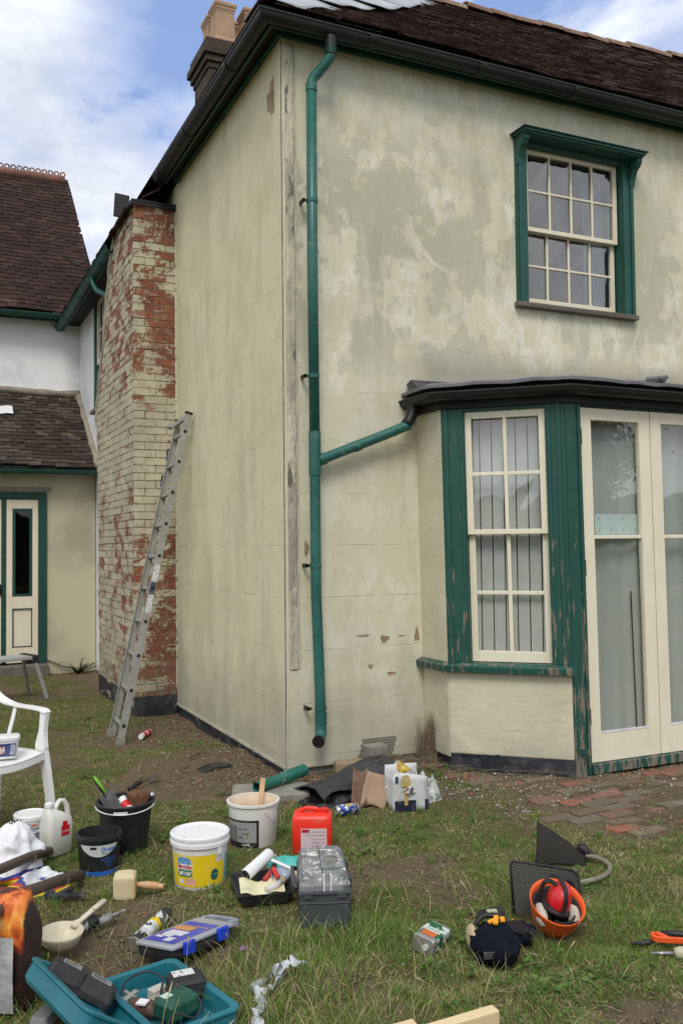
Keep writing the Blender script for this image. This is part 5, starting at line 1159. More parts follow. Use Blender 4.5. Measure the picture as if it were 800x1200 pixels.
cb = thing('cardboard_sheet', 'torn brown cardboard flap leaning between the felt and the white carton', 'cardboard', W(.22, -.84), -.5)
def card(u, v): return (-.06 + .15 * u + .05 * v, -.06 + .02 * math.sin(u * 5) + .14 * v, .0 + .21 * v * (1 - .25 * u) + .02 * math.sin(v * 4 + u * 3))
o = MB().grid(card, 8, 10).build('flap', WP('brown_cardboard', (.34, .235, .155), .9, c2=(.25, .17, .11), scale=7), cb, smooth=True, fix=False); o.modifiers.new('s', 'SOLIDIFY').thickness = .006
def card2(u, v): return (-.11 + .09 * u, -.05 + .26 * v, .04 + .15 * v - .03 * math.sin(u * 3))
o = MB().grid(card2, 5, 8).build('flap', WP('dark_brown_cardboard', (.15, .085, .055), .9), cb, smooth=True, fix=False); o.modifiers.new('s', 'SOLIDIFY').thickness = .006

cx_ = thing('carton', 'white printed beer carton stuffed with rubbish, in front of the dead shrub', 'box', W(.40, -.98), math.atan2(R1.y, R1.x) + .25); cx_.scale = (.80, .80, 1.12)
wc = WP('carton_white', (.60, .61, .60), .6, c2=(.50, .51, .50), scale=7, bst=.1); dkp = WP('carton_navy', (.015, .02, .045), .5)
b = MB()
for fn in (lambda u, v: (-.13 + .26 * u, -.11 + .01 * math.sin(u * 6), .20 * v * (1 - .12 * u ** 2)), lambda u, v: (.13 + .012 * math.sin(v * 5), -.11 + .24 * u, .17 * v + .025 * v * math.sin(u * 7)),
           lambda u, v: (-.13, -.11 + .24 * u, .18 * v), lambda u, v: (-.13 + .26 * u, .13, .21 * v)):
    b.grid(fn, 8, 6)
o = b.build('carton_walls', wc, cx_, smooth=True, fix=False); o.modifiers.new('s', 'SOLIDIFY').thickness = .005
b = MB().box((-.128, -.1165, .0), (.135, -.114, .055)).box((.136, -.11, .0), (.139, .12, .05)); b.build('printed_band', dkp, cx_)
MB().box((-.122, -.1165, .15), (-.100, -.114, .185)).build('printed_mark', WP('carton_navy2', (.03, .06, .14), .5), cx_)
MB().add([(-.075, -.117, .13), (-.005, -.117, .13), (.0, -.117, .15), (-.02, -.117, .19), (-.065, -.117, .19), (-.08, -.117, .15)], [(0, 1, 2, 3, 4, 5)]).add([(-.055, -.1175, .03), (-.025, -.1175, .03), (-.03, -.1175, .125), (-.05, -.1175, .125)], [(0, 1, 2, 3)]).build('printed_mug', WP('mug_gold', (.45, .30, .06), .5, c2=(.5, .45, .25), scale=30), cx_, fix=False)
Tc = frame((-.04, -.118, .105), (1, 0, 0), (0, 0, 1), (0, -1, 0)); flat_text('Continental', .017, Tc, txt_dark, cx_); flat_text('lager', .013, Tc @ Matrix.Translation((0, -.018, 0)), txt_dark, cx_)
MB().lathe([(0, 0), (.014, 0), (.014, .001), (0, .001)], 14, T=frame((.05, -.117, .03), (1, 0, 0), (0, 0, 1), (0, -1, 0))).build('printed_seal', WP('seal_grey', (.35, .37, .42), .5), cx_)
def can(par_loc, rz, lab, m, ry=math.pi / 2, r=.032, L=.15, name='drinks_can', cat='can', z0=.032):
    o = thing(name, lab, cat, par_loc, rot=(0, ry, rz))
    MB().lathe([(0, .004), (r * .72, 0), (r * .78, .003), (r, .014), (r, L - .014), (r * .8, L - .002), (r * .76, L), (r * .7, L - .005), (0, L - .004)], 24).build('can_body', steel, o, auto=30)
    MB().lathe([(r + .0006, .016), (r + .0006, L - .017)], 24).build('printed_sleeve', m, o, smooth=True); return o
def mat_can():
    m, t = newmat('blue_can_print'); v = coord(t); z = nd(t, 'ShaderNodeSeparateXYZ', i0=v).outputs[2]
    col = mix(t, rmp(t, noi(t, v, 32, 3, .5), .52, .56), (.02, .05, .26), (.55, .57, .62)); col = mix(t, rmp(t, mth(t, 'ADD', noi(t, v, 24, 2), z), .67, .69), col, (.70, .42, .03))
    finish(t, col, .3, metal=.3); return m
can(W(-.078, -.985, .034), .08, 'blue and silver drinks can lying on the grass before the roofing felt', mat_can())
for i, (dx, dy, dz, rx, rz, mm) in enumerate(((-.03, .06, .14, 1.2, .6, 'steel'), (.05, .09, .17, 1.0, 2.2, 'gold'), (.06, .05, .15, 1.45, 3.3, 'steel'))):
    q = Vector((.38, -.98, gzf(.38, -.98) + dz)) + R1 * dx + D1 * dy
    can(q, rz, ('crushed silver can at the left of the rubbish in the carton', 'gold can poking out at the back of the carton', 'scuffed black and white can at the right of the carton')[i], WP('can_print_%s%d' % (mm, i), ((.35, .35, .34), (.55, .38, .05), (.12, .12, .12))[i], .35, c2=((.6, .6, .6), (.3, .2, .05), (.6, .6, .6))[i], scale=24, lo=.45, hi=.55), ry=rx, L=.12, r=.03)
o = thing('plastic_wrap', 'crumpled black and white plastic wrap stuffed in the carton', 'plastic wrap', Vector((.42, -.97, gzf(.38, -.98) + .12)) , .3)
MB().grid(crump(.20, .20, .10, 5.5), 24, 24).build('wrap', simple('mixed_wrap', (.05, .05, .055), .3, (.55, .55, .53), 22, .48, .52, spec=.6), o, smooth=True, fix=False)
o = thing('food_wrapper', 'crumpled clear and white wrapper hanging down the right side of the carton', 'wrapper', W(.60, -.93), .3)
MB().grid(crump(.12, .10, .16, 1.5), 20, 16).build('wrap', simple('clear_white_wrap', (.42, .45, .42), .3, (.12, .13, .11), 20, .5, .6, (.6, .4, .05), 12, .64, .67, spec=.6), o, smooth=True, fix=False)
for k, (x, y, lab, sz, mt, rz) in enumerate(((.60, -.17, 'pale grey stone block set against the wall under the vent', (.075, .05, .16), 'concrete', .1), (.42, -.13, 'weathered brick half hidden behind the black roofing felt', (.11, .05, .085), 'buff', -.2))):
    mt = M['concrete'] if mt == 'concrete' else WP('buff_brick', (.32, .24, .15), .9, c2=(.22, .17, .11), scale=12)
    b = MB().box((-sz[0], -sz[1], -.02), (sz[0], sz[1], sz[2])).map(lambda p: p + Vector((.008 * mnoise.noise(p * 20), 0, 0)))
    o = b.build('stone_block' if k == 0 else 'loose_brick', mt, None, bevel=.008); o.location = W(x, y); o.rotation_euler = (0, 0, rz); tag(o, lab, 'stone' if k == 0 else 'brick')

# sealant cartridge and trowel
o = thing('cartridge', 'red and white sealant cartridge on the ground by the foot of the ladder', 'cartridge', W(-.52, 2.05, .028), rot=(0, math.pi / 2, 1.0))
MB().lathe([(0, -.11), (.024, -.11), (.024, .10), (.012, .108), (.006, .15), (0, .15)], 18).build('barrel', white_pl, o, auto=35)
for z0, z1 in ((-.07, -.01), (.02, .09)): MB().lathe([(.0246, z0), (.0246, z1)], 18).build('red_band', bpy.data.materials['red_band'], o, smooth=True)
o = thing('pointing_tool', 'black handled steel tool lying on the turf left of the house corner', 'trowel', W(-.95, .21, .03), .73)
MB().tube([(-.15, 0, .0), (-.06, 0, .012), (-.02, 0, .01)], [.016, .018, .013], 10).build('grip', black_pl, o, smooth=True)
MB().beam((-.02, 0, .01), (.09, 0, .012), .01, .01).beam((.08, 0, .012), (.19, 0, .01), .05, .004).build('blade', simple('dull_blade', (.12, .12, .12), .5, metal=.6), o, bevel=.002)

# block brush
o = thing('block_brush', 'cream block brush with turned wooden handle lying on the grass', 'brush', W(-1.45, -1.66, .055), math.atan2(R1.y, R1.x) + .12)
bb = loft(MB(), [rrect(.050, .042, -.048, .018), rrect(.058, .05, -.03, .02), rrect(.060, .052, .02, .02), rrect(.054, .048, .045, .018)]); Tq = Matrix.Rotation(math.pi / 2, 4, 'Y'); bb.v = [tuple(Tq @ Vector(p)) for p in bb.v]
bb.build('bristle_block', WP('cream_bristles', (.62, .52, .32), .8, c2=(.52, .43, .26), scale=30, bst=.4, stretch=(.2, 3, 3)), o, bevel=.004)
MB().box((.030, -.052, -.05), (.052, .052, .05)).build('stock', WP('pale_stock_wood', (.58, .42, .25), .7), o, bevel=.008)
MB().tube([(.05, 0, 0), (.07, 0, 0), (.10, 0, -.004), (.14, 0, -.01), (.165, 0, -.014), (.175, 0, -.015)], [.012, .012, .018, .017, .012, .016], 14).build('grip', WP('turned_beech', (.60, .36, .17), .45, c2=(.50, .29, .13), scale=12), o, smooth=True)

# glove-like grey tool by the poles
o = thing('pipe_cutter', 'small dark grey hand tool on the grass beneath the pole ends', 'tool', W(-1.70, -1.58, .03), -.5)
MB().beam((-.08, 0, 0), (.09, .0, .005), .03, .02).beam((-.05, -.03, 0), (.0, .07, .01), .03, .02).tube([(-.09, .0, 0), (-.10, .03, 0), (-.07, .05, 0)], .014, 8).build('tool_body', WP('dark_grey_rubber', (.035, .038, .042), .6), o, bevel=.005)

# ------------------------------------------------------------ foreground left
pw_ = WP('rusty_brown_pole', (.075, .045, .035), .6, c2=(.12, .075, .058), scale=9, c3=(.22, .17, .13), s3=26, lo3=.66, hi3=.72, stretch=(1, 1, 1))
zs1 = gzf(-2.0, -2.2)
for k, (a0, a1, rr, lab) in enumerate(((W(-1.70, -.99, .05), Vector((-2.10, -2.02, .30)), .022, 'dark brown round pole lying over the white plastic bag, its far end by the jug'),
                                    (W(-1.60, -1.37, .035), Vector((-2.02, -2.42, .345)), .0235, 'dark brown round pole whose near end rests on top of the log sack'))):
    o = thing('pole', lab, 'pole', a0, group='dark brown poles by the log sack'); d_ = a1 - a0
    b = MB().tube([d_ * -.012, Vector((0, 0, 0)), d_ * .35 + Vector((0, 0, .006)), d_ * .7, d_, d_ * 1.06 - Vector((0, 0, .03)), d_ * 1.5 - Vector((0, 0, .10))], [rr * .6, rr, rr * 1.03, rr * .98, rr * .95, rr * .9, rr * .85], 16); b.build('shaft', pw_, o, smooth=True)
    MB().tube([d_ * .30, d_ * .315], rr * 1.08, 16).build('tape_wrap', WP('grey_tape', (.28, .25, .20), .7), o, auto=40)

# log sack with flame print
def mat_flame():
    m, t = newmat('flame_print_sack'); v = coord(t); sp = nd(t, 'ShaderNodeSeparateXYZ', i0=v); x, y, z = sp.outputs
    n = noi(t, mapv(t, v, (1, 1, .55)), 11, 4, .55, 1.4)
    zz = mth(t, 'ADD', mth(t, 'MULTIPLY', n, 1.3), mth(t, 'MULTIPLY', mth(t, 'ABSOLUTE', mth(t, 'SUBTRACT', z, .31)), -2.2))
    rp = t.nodes.new('ShaderNodeValToRGB'); t.links.new(zz, rp.inputs[0]); cr = rp.color_ramp
    cr.elements[0].position = .28; cr.elements[0].color = (.035, .018, .016, 1); cr.elements[1].position = .80; cr.elements[1].color = (.90, .62, .22, 1)
    for p_, c_ in ((.42, (.22, .035, .015, 1)), (.52, (.62, .13, .02, 1)), (.66, (.85, .32, .05, 1))): e_ = cr.elements.new(p_); e_.color = c_
    c_ = mix(t, rmp(t, mth(t, 'ADD', x, mth(t, 'MULTIPLY', n, .03)), .118, .124), rp.outputs[0], (.035, .020, .018))
    finish(t, c_, .45, bmp(t, noi(t, v, 9, 4), .4, .01)); return m
sk = thing('log_sack', 'dark printed sack of logs with a picture of flames, at the left edge', 'sack', (-2.04, -2.46, gzf(-2.1, -2.42)), math.atan2(R1.y, R1.x) - .15)
b = MB(); rings = []
for i in range(13):
    z = .40 * i / 12; u = i / 12; w_ = .128 - .02 * abs(u - .45) - .03 * max(0, u - .8) * 3; d_ = .078 - .06 * max(0, u - .7) * 2.4
    rings.append([(x + .006 * mnoise.noise(Vector((x * 12, z * 14, y_ * 12))), y_ + .012 * mnoise.noise(Vector((x * 10, z * 10, 3))), z) for x, y_, _ in rrect(w_, max(d_, .012), z, min(.05, max(d_, .012) * .8), n=8)])
loft(b, rings).build('sack_body', mat_flame(), sk, smooth=True)
def panel(u, v): x = -.145 + .245 * u; z = .03 + .255 * v; return (x, -.112 - .006 * math.sin(math.pi * v) - .003 * mnoise.noise(Vector((x * 30, 0, z * 30))), z)
MB().grid(panel, 14, 14).build('white_panel', simple('crinkled_white_panel', (.50, .51, .50), .5, (.38, .39, .39), 6, .35, .65, bs=12, bst=.9, bd=.02), sk, smooth=True, fix=False)

# white carrier bag with printed waves
def mat_bag():
    m, t = newmat('printed_white_bag'); v = coord(t); sp = nd(t, 'ShaderNodeSeparateXYZ', i0=v); x, y, z = sp.outputs
    zz = mth(t, 'ADD', z, mth(t, 'MULTIPLY', noi(t, v, 3.5, 2), .06))
    col = (.72, .73, .75)
    for lo, c_ in ((.078, (.03, .05, .25)), (.064, (.50, .03, .03)), (.056, (.75, .55, .02))): col = mix(t, rmp(t, zz, lo, lo + .002, 1, 0), col, c_)
    finish(t, col, .4, bmp(t, noi(t, v, 14, 6, .65, .6), .7, .02), spec=.5); return m
bg_ = thing('carrier_bag', 'crumpled white carrier bag with blue, red and yellow print under the poles', 'bag', W(-1.90, -1.12), .5)
b = MB()
def bagfn(u, v):
    th_ = 2 * math.pi * u; q = Vector((math.cos(th_) * 1.7, math.sin(th_) * 1.7, v * 3))
    rr = (.13 + .05 * mnoise.noise(q) + .02 * mnoise.noise(q * 3)) * (1 - .82 * v ** 2.2) * (1.0 if v > .06 else .9)
    return (rr * 1.25 * math.cos(th_) + .03 * v, rr * math.sin(th_), .25 * v + .02 * mnoise.noise(q * 2 + Vector((5, 0, 0))))
MB().grid(bagfn, 48, 26).build('bag', mat_bag(), bg_, smooth=True, fix=False)
o = thing('carrier_bag', 'low spread part of a white plastic bag on the grass below the lower pole', 'bag', W(-1.80, -1.33), .2)
MB().grid(crump(.26, .24, .12, 2.2), 26, 22).build('bag', mat_bag(), o, smooth=True, fix=False)
o = thing('gift_bag', 'yellow and turquoise printed bag at the left edge behind the white carrier bag', 'bag', W(-2.02, -1.02), .4)
MB().grid(crump(.2, .16, .26, 6.2), 20, 16).build('bag', simple('yellow_teal_print', (.68, .42, .05), .5, (.02, .35, .33), 7, .5, .53, (.6, .6, .6), 9, .62, .64), o, smooth=True, fix=False)

# scoop
o = thing('scoop', 'large cream plastic scoop with straight handle, dirty inside, in the long grass', 'scoop', W(-1.80, -2.16, .01), math.atan2(.20, .22))
scm = WP('cream_scoop', (.62, .56, .42), .45, c2=(.50, .44, .32), scale=10, c3=(.32, .26, .17), s3=30, lo3=.62, hi3=.7)
b = MB().lathe([(0, .004), (.04, .008), (.066, .03), (.080, .062), (.083, .072), (.080, .073), (.063, .034), (.036, .014), (0, .011)], 32, sx=1.12)
b.map(lambda p: Vector((p.x, p.y, p.z + .16 * p.y * .5 + .03))); b.build('bowl', scm, o, smooth=True)
MB().tube([(.07, 0, .092), (.12, 0, .10), (.20, .0, .115), (.27, 0, .125)], [.016, .013, .014, .015], 10, sq=.55).build('scoop_handle', scm, o, smooth=True)

# aerosol / foam cans
def mat_foam(nm):
    m, t = newmat(nm); v = coord(t); z = nd(t, 'ShaderNodeSeparateXYZ', i0=v).outputs[2]; n = noi(t, mapv(t, v, (1, 1, 1)), 26, 3, .5)
    col = mix(t, rmp(t, z, .062, .064), (.02, .02, .022), (.62, .63, .62)); col = mix(t, rmp(t, z, .150, .152), col, (.70, .48, .02)); col = mix(t, rmp(t, z, .182, .184), col, (.60, .61, .60)); col = mix(t, rmp(t, z, .235, .237), col, (.02, .02, .022))
    col = mix(t, rmp(t, n, .56, .59), col, mix(t, rmp(t, z, .12, .13), (.45, .45, .45), (.05, .05, .055)))
    finish(t, col, .4); return m
def foam(loc, rz, lab, tilt, mm, L=.29, r=.029, tx='S'):
    o = thing('foam_can', lab, 'aerosol can', loc, rot=(0, tilt, rz)); 
    MB().lathe([(0, 0), (r * .9, 0), (r, .006), (r, L - .03), (r * .82, L - .012), (r * .4, L - .008), (0, L - .008)], 24).build('can_body', mm, o, auto=35)
    MB().lathe([(0, L - .012), (r * .45, L - .012), (r * .42, L + .01), (r * .2, L + .015), (0, L + .015)], 16).build('nozzle_cap', black_pl, o, auto=35)
    MB().lathe([(r * .97, -.001), (r * 1.03, 0), (r * 1.03, .006), (r * .97, .007)], 24).build('rim', steel, o)
    return o
a0 = W(-1.535, -2.255, .036); fc = foam(a0, math.atan2(.27, .24), 'black and white aerosol can with yellow band lying beside the organiser case', R_(86), mat_foam('foam_print'))
for i, (s_, z_, sz) in enumerate((('S', .118, .06), ('MULTI', .205, .018), ('FILL', .045, .02))):
    m = text_mb(s_, sz, .03); 
    def fn(p, z_=z_): 
        an = math.pi - .35 + p.y / .03; return Vector((.0303 * math.cos(an), .0303 * math.sin(an), z_ + p.x))
    m.map(fn).build('lettering', txt_dark if z_ > .06 else txt_white, fc, fix=False)
foam(W(-1.905, -2.06, .034), math.atan2(.08, .26), 'scuffed black foam can lying in long grass behind the cream scoop', R_(87), mat_foam('foam_print_scuffed'), L=.30)
o = thing('cartridge', 'slim grey silicone tube pointing past the scoop handle in the long grass', 'tube', W(-1.60, -1.97, .04), rot=(0, R_(84), math.atan2(.09, .26)))
MB().lathe([(0, -.05), (.018, -.05), (.018, .03), (.007, .04), (.005, .10), (0, .10)], 14).build('barrel', WP('grey_tube', (.16, .16, .15), .5, c2=(.5, .5, .48), scale=20), o, auto=35)

# organiser case
og = thing('organiser_case', 'clear lidded small parts organiser with blue label and blue latch on the grass', 'case', W(-1.352, -2.37, .015), math.atan2(.12, .30) - .10)
og.rotation_euler = (R_(-7), R_(3), math.atan2(.15, .28) )
clr = simple('frosted_grey_lid', (.33, .35, .38), .25, (.26, .28, .32), 8, spec=.6)
loft(MB(), [rrect(.155, .095, 0, .015), rrect(.162, .102, .02, .015), rrect(.162, .102, .045, .015)]).build('tray_body', black_pl, og, bevel=.002)
loft(MB(), [rrect(.170, .108, .046, .015), rrect(.170, .108, .056, .015), rrect(.160, .099, .060, .015)]).build('lid', clr, og, bevel=.002)
b = MB(); b.box((-.14, -.08, .0605), (.105, .085, .0617)); lb = b.build('printed_sheet', WP('blue_label_sheet', (.05, .055, .36), .35, c2=(.09, .10, .45), scale=6), og)
MB().box((.0, -.02, .0622), (.045, .08, .0627)).build('orange_strip', WP('orange_print', (.55, .26, .08), .4), lb)
for x0, x1, y0, y1 in ((-.06, -.01, -.035, .065), (-.125, -.085, -.04, .0), (-.085, -.06, .0, .06), (-.10, -.075, .03, .07)): MB().box((x0, y0, .0622), (x1, y1, .0627)).build('white_print', WP('white_print', (.62, .63, .66), .4), lb)
MB().box((.05, -.075, .0622), (.056, .075, .0627)).build('orange_line', bpy.data.materials['orange_print'], lb)
b = MB(); band(b, crv([(.165, -.075, .05), (.205, -.08, .045), (.222, -.05, .042), (.222, .05, .042), (.205, .08, .045), (.165, .075, .05)], 5), .028, .014, (0, 0, 1)); b.build('carry_handle', clr, og, bevel=.004)
MB().box((.165, -.06, .03), (.19, .06, .05)).build('handle_shadow_gap', black_pl, og, bevel=.004)
for x in (-.09, .09): MB().box((x - .028, -.122, .015), (x + .028, -.104, .064)).build('latch', WP('royal_blue_latch', (.01, .05, .50), .35), og, bevel=.005)

# teal tool case: two open halves with tools
teal = simple('teal_blow_moulded_plastic', (.010, .125, .165), .42, (.018, .165, .205), 5, .4, .7, (.20, .22, .20), 18, .68, .73, bs=60, bst=.15)
case = thing('tool_case', 'open teal power tool case lying flat in the long grass, cluttered with tools', 'tool case', W(-1.66, -2.87, .01), math.atan2(.067, .278))
def half(par, ox, oy, w_, d_, h, rz, name, lip=.02, floor_=.012, tilt=0.):
    T = Matrix.Translation((ox, oy, math.sin(abs(tilt)) * w_)) @ Matrix.Rotation(tilt, 4, 'Y') @ Matrix.Rotation(rz, 4, 'Z'); b = MB(T)
    o_ = [rrect(w_ - .012, d_ - .012, 0, .03), rrect(w_, d_, .015, .035), rrect(w_, d_, h - .012, .035), rrect(w_ + .006, d_ + .006, h - .01, .038), rrect(w_ + .006, d_ + .006, h, .038), rrect(w_ - lip, d_ - lip, h, .025), rrect(w_ - lip - .008, d_ - lip - .008, floor_ + .01, .02), rrect(w_ - lip - .018, d_ - lip - .018, floor_, .02)]
    loft(b, o_); return b.build(name, teal, par, bevel=.003), T
hr, TR = half(case, .12, .01, .148, .235, .085, 0, 'case_base')
hl_, TL = half(case, -.168, .03, .150, .235, .075, .0, 'case_lid', tilt=.60)
for k in range(6): 
    MB(TR).box((.153, -.19 + k * .068, .02), (.162, -.15 + k * .068, .078)).build('rib', teal, hr, bevel=.002)
for x in (-.09, .09): MB(TR).box((x - .03, .232, .02), (x + .03, .248, .08)).build('latch', black_pl if x < 0 else teal, hr, bevel=.004)
MB(TL).box((-.13, -.02, .012), (.06, .09, .04)).box((-.10, -.16, .012), (.12, -.06, .035)).build('moulded_block', teal, hl_, bevel=.012, seg=3)
b = MB(TL); b.tube([(.10, .14, .08), (.13, .05, .075), (.145, -.05, .08), (.15, -.16, .085), (.20, -.20, .03)], .005, 8); b.build('cable_in_lid', black_pl, hl_, smooth=True)
def CWp(T, x, y, z): return (case.matrix_basis @ (T @ Vector((x, y, z))))
case_mw = Matrix.Translation(case.location) @ Matrix.Rotation(case.rotation_euler[2], 4, 'Z')
def cpos(T, x, y, z): return case_mw @ (T @ Vector((x, y, z)))
crz = case.rotation_euler[2]
# battery charger in the lid
o = thing('battery_charger', 'black battery charger with two grey rating labels in the left half of the teal case', 'charger', cpos(TL, .0, .09, .05), crz - .35)
o.matrix_basis = case_mw @ TL @ Matrix.Translation((-.01, .10, .045)) @ Matrix.Rotation(-.55, 4, 'Z')
loft(MB(), [rrect(.118, .052, 0, .012), rrect(.122, .056, .02, .014), rrect(.118, .052, .06, .016), rrect(.10, .045, .068, .016)]).build('charger_body', black_pl, o, bevel=.002)
MB().box((-.01, -.06, .02), (.004, .06, .072)).build('ridge', black_pl, o, bevel=.003)
for x0, x1 in ((-.085, -.02), (.018, .092)):
    l_ = MB().box((x0, -.042, .0685), (x1, .040, .0700)).build('rating_label', WP('grey_rating_label', (.27, .275, .27), .5, c2=(.33, .33, .33), scale=10), o)
    for i in range(5): MB().box((x0 + .006, -.034 + i * .014, .0702), (x1 - (.006 if i % 2 else .02), -.030 + i * .014, .0705)).build('print_line', txt_dark, l_)
MB().box((-.075, .02, .0702), (-.05, .034, .0706)).build('yellow_mark', WP('ochre_mark', (.55, .35, .08), .5), l_)
# tools in the right half
o = thing('cordless_drill', 'brown and black hand tool with white tag in the right half of the teal case', 'power tool', cpos(TR, -.075, .03, .05), crz + 2.2)
MB().tube([(-.06, .0, 0), (-.02, 0, .0), (.035, 0, 0), (.05, 0, 0)], [.020, .030, .030, .018], 16).build('motor_housing', WP('brown_housing', (.10, .055, .035), .5), o, smooth=True)
MB().tube([(.045, 0, 0), (.075, 0, .0), (.10, 0, .005)], [.015, .013, .006], 12).build('chuck', WP('dark_chrome', (.25, .24, .22), .35, metal=.7), o, smooth=True)
MB().beam((.0, .0, 0), (-.03, -.12, -.01), .034, .032).build('handle_grip', WP('tan_grip', (.33, .29, .21), .6), o, bevel=.008)
MB().box((-.03, .005, .028), (.005, .04, .034)).build('white_tag', white_pl, o); 
o2 = thing('grout_tool', 'pale metal bracket tool beside the brown tool in the teal case', 'tool', cpos(TR, -.10, .09, .06), crz + .3)
MB().beam((-.05, 0, .0), (.05, .01, .01), .02, .008).beam((.02, -.03, .0), (.03, .05, .005), .012, .01).build('bracket', WP('worn_steel', (.40, .39, .36), .4, metal=.5), o2, bevel=.002)
o = thing('battery_pack', 'dark green ribbed battery pack in the middle of the teal case', 'battery', cpos(TR, .01, -.05, .035), crz + .25)
loft(MB(), [rrect(.060, .045, 0, .016), rrect(.068, .053, .012, .02), rrect(.066, .05, .05, .02), rrect(.05, .036, .066, .018)]).build('battery_shell', WP('dark_green_shell', (.012, .075, .045), .45, c2=(.02, .10, .06), scale=10), o, bevel=.002)
for k in range(4): MB().box((-.05 + k * .03, -.054, .012), (-.04 + k * .03, .054, .058)).build('rib', bpy.data.materials['dark_green_shell'], o, bevel=.003)
MB().box((-.05, .0, .0665), (-.015, .03, .068)).build('pale_sticker', WP('mint_sticker', (.50, .62, .55), .5), o)
o = thing('battery_pack', 'black battery pack with white label at the right of the teal case', 'battery', cpos(TR, .09, .03, .045), crz - .25)
loft(MB(), [rrect(.058, .050, 0, .014), rrect(.064, .056, .012, .018), rrect(.062, .054, .055, .018), rrect(.052, .044, .066, .016)]).build('battery_shell', black_pl, o, bevel=.002)
MB().box((-.045, -.005, .0665), (.03, .040, .068)).build('white_label', WP('battery_label', (.62, .62, .60), .5, c2=(.1, .1, .1), scale=60, lo=.58, hi=.62), o)
o = thing('sanding_block', 'small pale grey block at the back of the teal case', 'block', cpos(TR, .03, .125, .018), crz + .2)
MB().box((-.032, -.02, 0), (.032, .02, .035)).build('foam_block', WP('pale_grey_block', (.52, .51, .46), .8), o, bevel=.004)
o = thing('cable', 'thin black mains cable looping through the teal case', 'cable', cpos(TR, 0, 0, .03))
pts_ = crv([cpos(TR, *q) - o.location for q in ((-.12, .10, .05), (-.08, .16, .085), (.0, .165, .10), (.035, .10, .09), (.0, .04, .07), (.03, -.02, .10), (.07, -.10, .08), (.02, -.16, .06), (-.05, -.15, .09), (-.10, -.17, .05))], 5)
MB().tube(pts_, .0042, 6).build('cable_run', black_pl, o, smooth=True)
o = thing('masking_knife', 'grey and clear blade holder lying by the near corner of the teal case', 'tool', W(-1.93, -2.74, .03), .9)
loft(MB(), [rrect(.05, .03, 0, .012), rrect(.055, .035, .02, .015), rrect(.045, .028, .05, .015)]).build('holder', WP('clear_grey_plastic', (.2, .21, .22), .3), o, bevel=.003)

# white torn tape / bandage strip and the grey bottle beside it
o = thing('plastic_strip', 'long twisted strip of torn white plastic lying in the grass', 'plastic strip', W(-1.16, -2.85))
def zt_(x, y, dz): return Vector((x, y, gzf(x, y) + dz)) - o.location
cp = crv([zt_(-1.315, -3.10, .03), zt_(-1.285, -3.00, .045), zt_(-1.245, -2.93, .03), zt_(-1.235, -2.88, .05), zt_(-1.17, -2.855, .04), zt_(-1.135, -2.83, .06), zt_(-1.15, -2.79, .045), zt_(-1.105, -2.76, .05), zt_(-1.06, -2.745, .065), zt_(-1.00, -2.74, .04)], 7)
n = len(cp); ws = [.035 + .016 * math.sin(i * .9) + (.02 if .45 < i / n < .62 else 0) - (.02 if .66 < i / n < .8 else 0) for i in range(n)]
b = MB(); band(b, cp, ws, .004, lambda i: Vector((.5 + .5 * math.sin(i * .5), math.cos(i * .43), .5 * math.sin(i * .8)))); b.build('strip', simple('torn_white_film', (.60, .63, .66), .4, (.45, .48, .50), 20, bst=.6, bd=.01, bs=30), o, smooth=True)
o = thing('small_bottle', 'small clear bottle lying beside the torn white strip', 'bottle', W(-1.235, -2.80, .02), rot=(0, R_(85), math.atan2(.03, .08)))
MB().lathe([(0, 0), (.016, 0), (.017, .004), (.017, .055), (.008, .066), (.008, .078), (0, .078)], 16).build('bottle_body', simple('clear_grey_bottle', (.35, .36, .35), .2, spec=.7), o, smooth=True)

# thinner tin
tn = thing('tin', 'green and silver thinners tin lying on its side in the grass', 'tin', W(-.455, -2.74, .036), math.atan2(.06, .135))
tn.rotation_euler = (R_(10), 0, math.atan2(.075, .125))
tb_ = loft(MB(), [rrect(.045, .032, -.075, .012), rrect(.047, .034, -.072, .013), rrect(.047, .034, .045, .013), rrect(.047, .034, .072, .013), rrect(.045, .032, .075, .012)])
Tt = Matrix.Rotation(math.pi / 2, 4, 'Y'); Tt2 = Matrix.Rotation(math.pi / 2, 4, 'X'); tb_.v = [tuple(Tt2 @ (Tt @ Vector(p))) for p in tb_.v]
tb_.build('tin_body', simple('dull_tinplate', (.42, .42, .40), .35, (.30, .30, .28), 12, metal=.6), tn)
b = MB(); b.box((-.055, -.0485, -.0345), (.066, .0485, .0350)); b.build('green_wrap', simple('tin_green_print', (.010, .11, .045), .4, (.55, .57, .55), 16, .52, .56), tn, bevel=.008)
l_ = MB().box((-.05, -.030, .0352), (-.015, .03, .0358)).build('orange_label', WP('orange_red_label', (.60, .14, .04), .5), tn)
MB().box((-.012, -.035, .0352), (.02, .035, .0358)).build('pale_label', WP('pale_green_label', (.50, .60, .52), .5), tn)
MB().box((.055, -.0487, -.0347), (.0665, .0487, .0352)).build('green_end', WP('deep_green', (.008, .10, .05), .45), tn, bevel=.006)
flat_text('THINNERS', .012, frame((.004, .0, .0362), (0, -1, 0), (1, 0, 0), (0, 0, 1)), txt_dark, tn)
MB().lathe([(0, 0), (.012, 0), (.012, .008), (0, .008)], 16, T=frame((-.0755, -.015, 0), (0, 1, 0), (0, 0, 1), (-1, 0, 0)) ).build('pouring_cap', WP('tin_cap', (.6, .6, .6), .4), tn, auto=35)

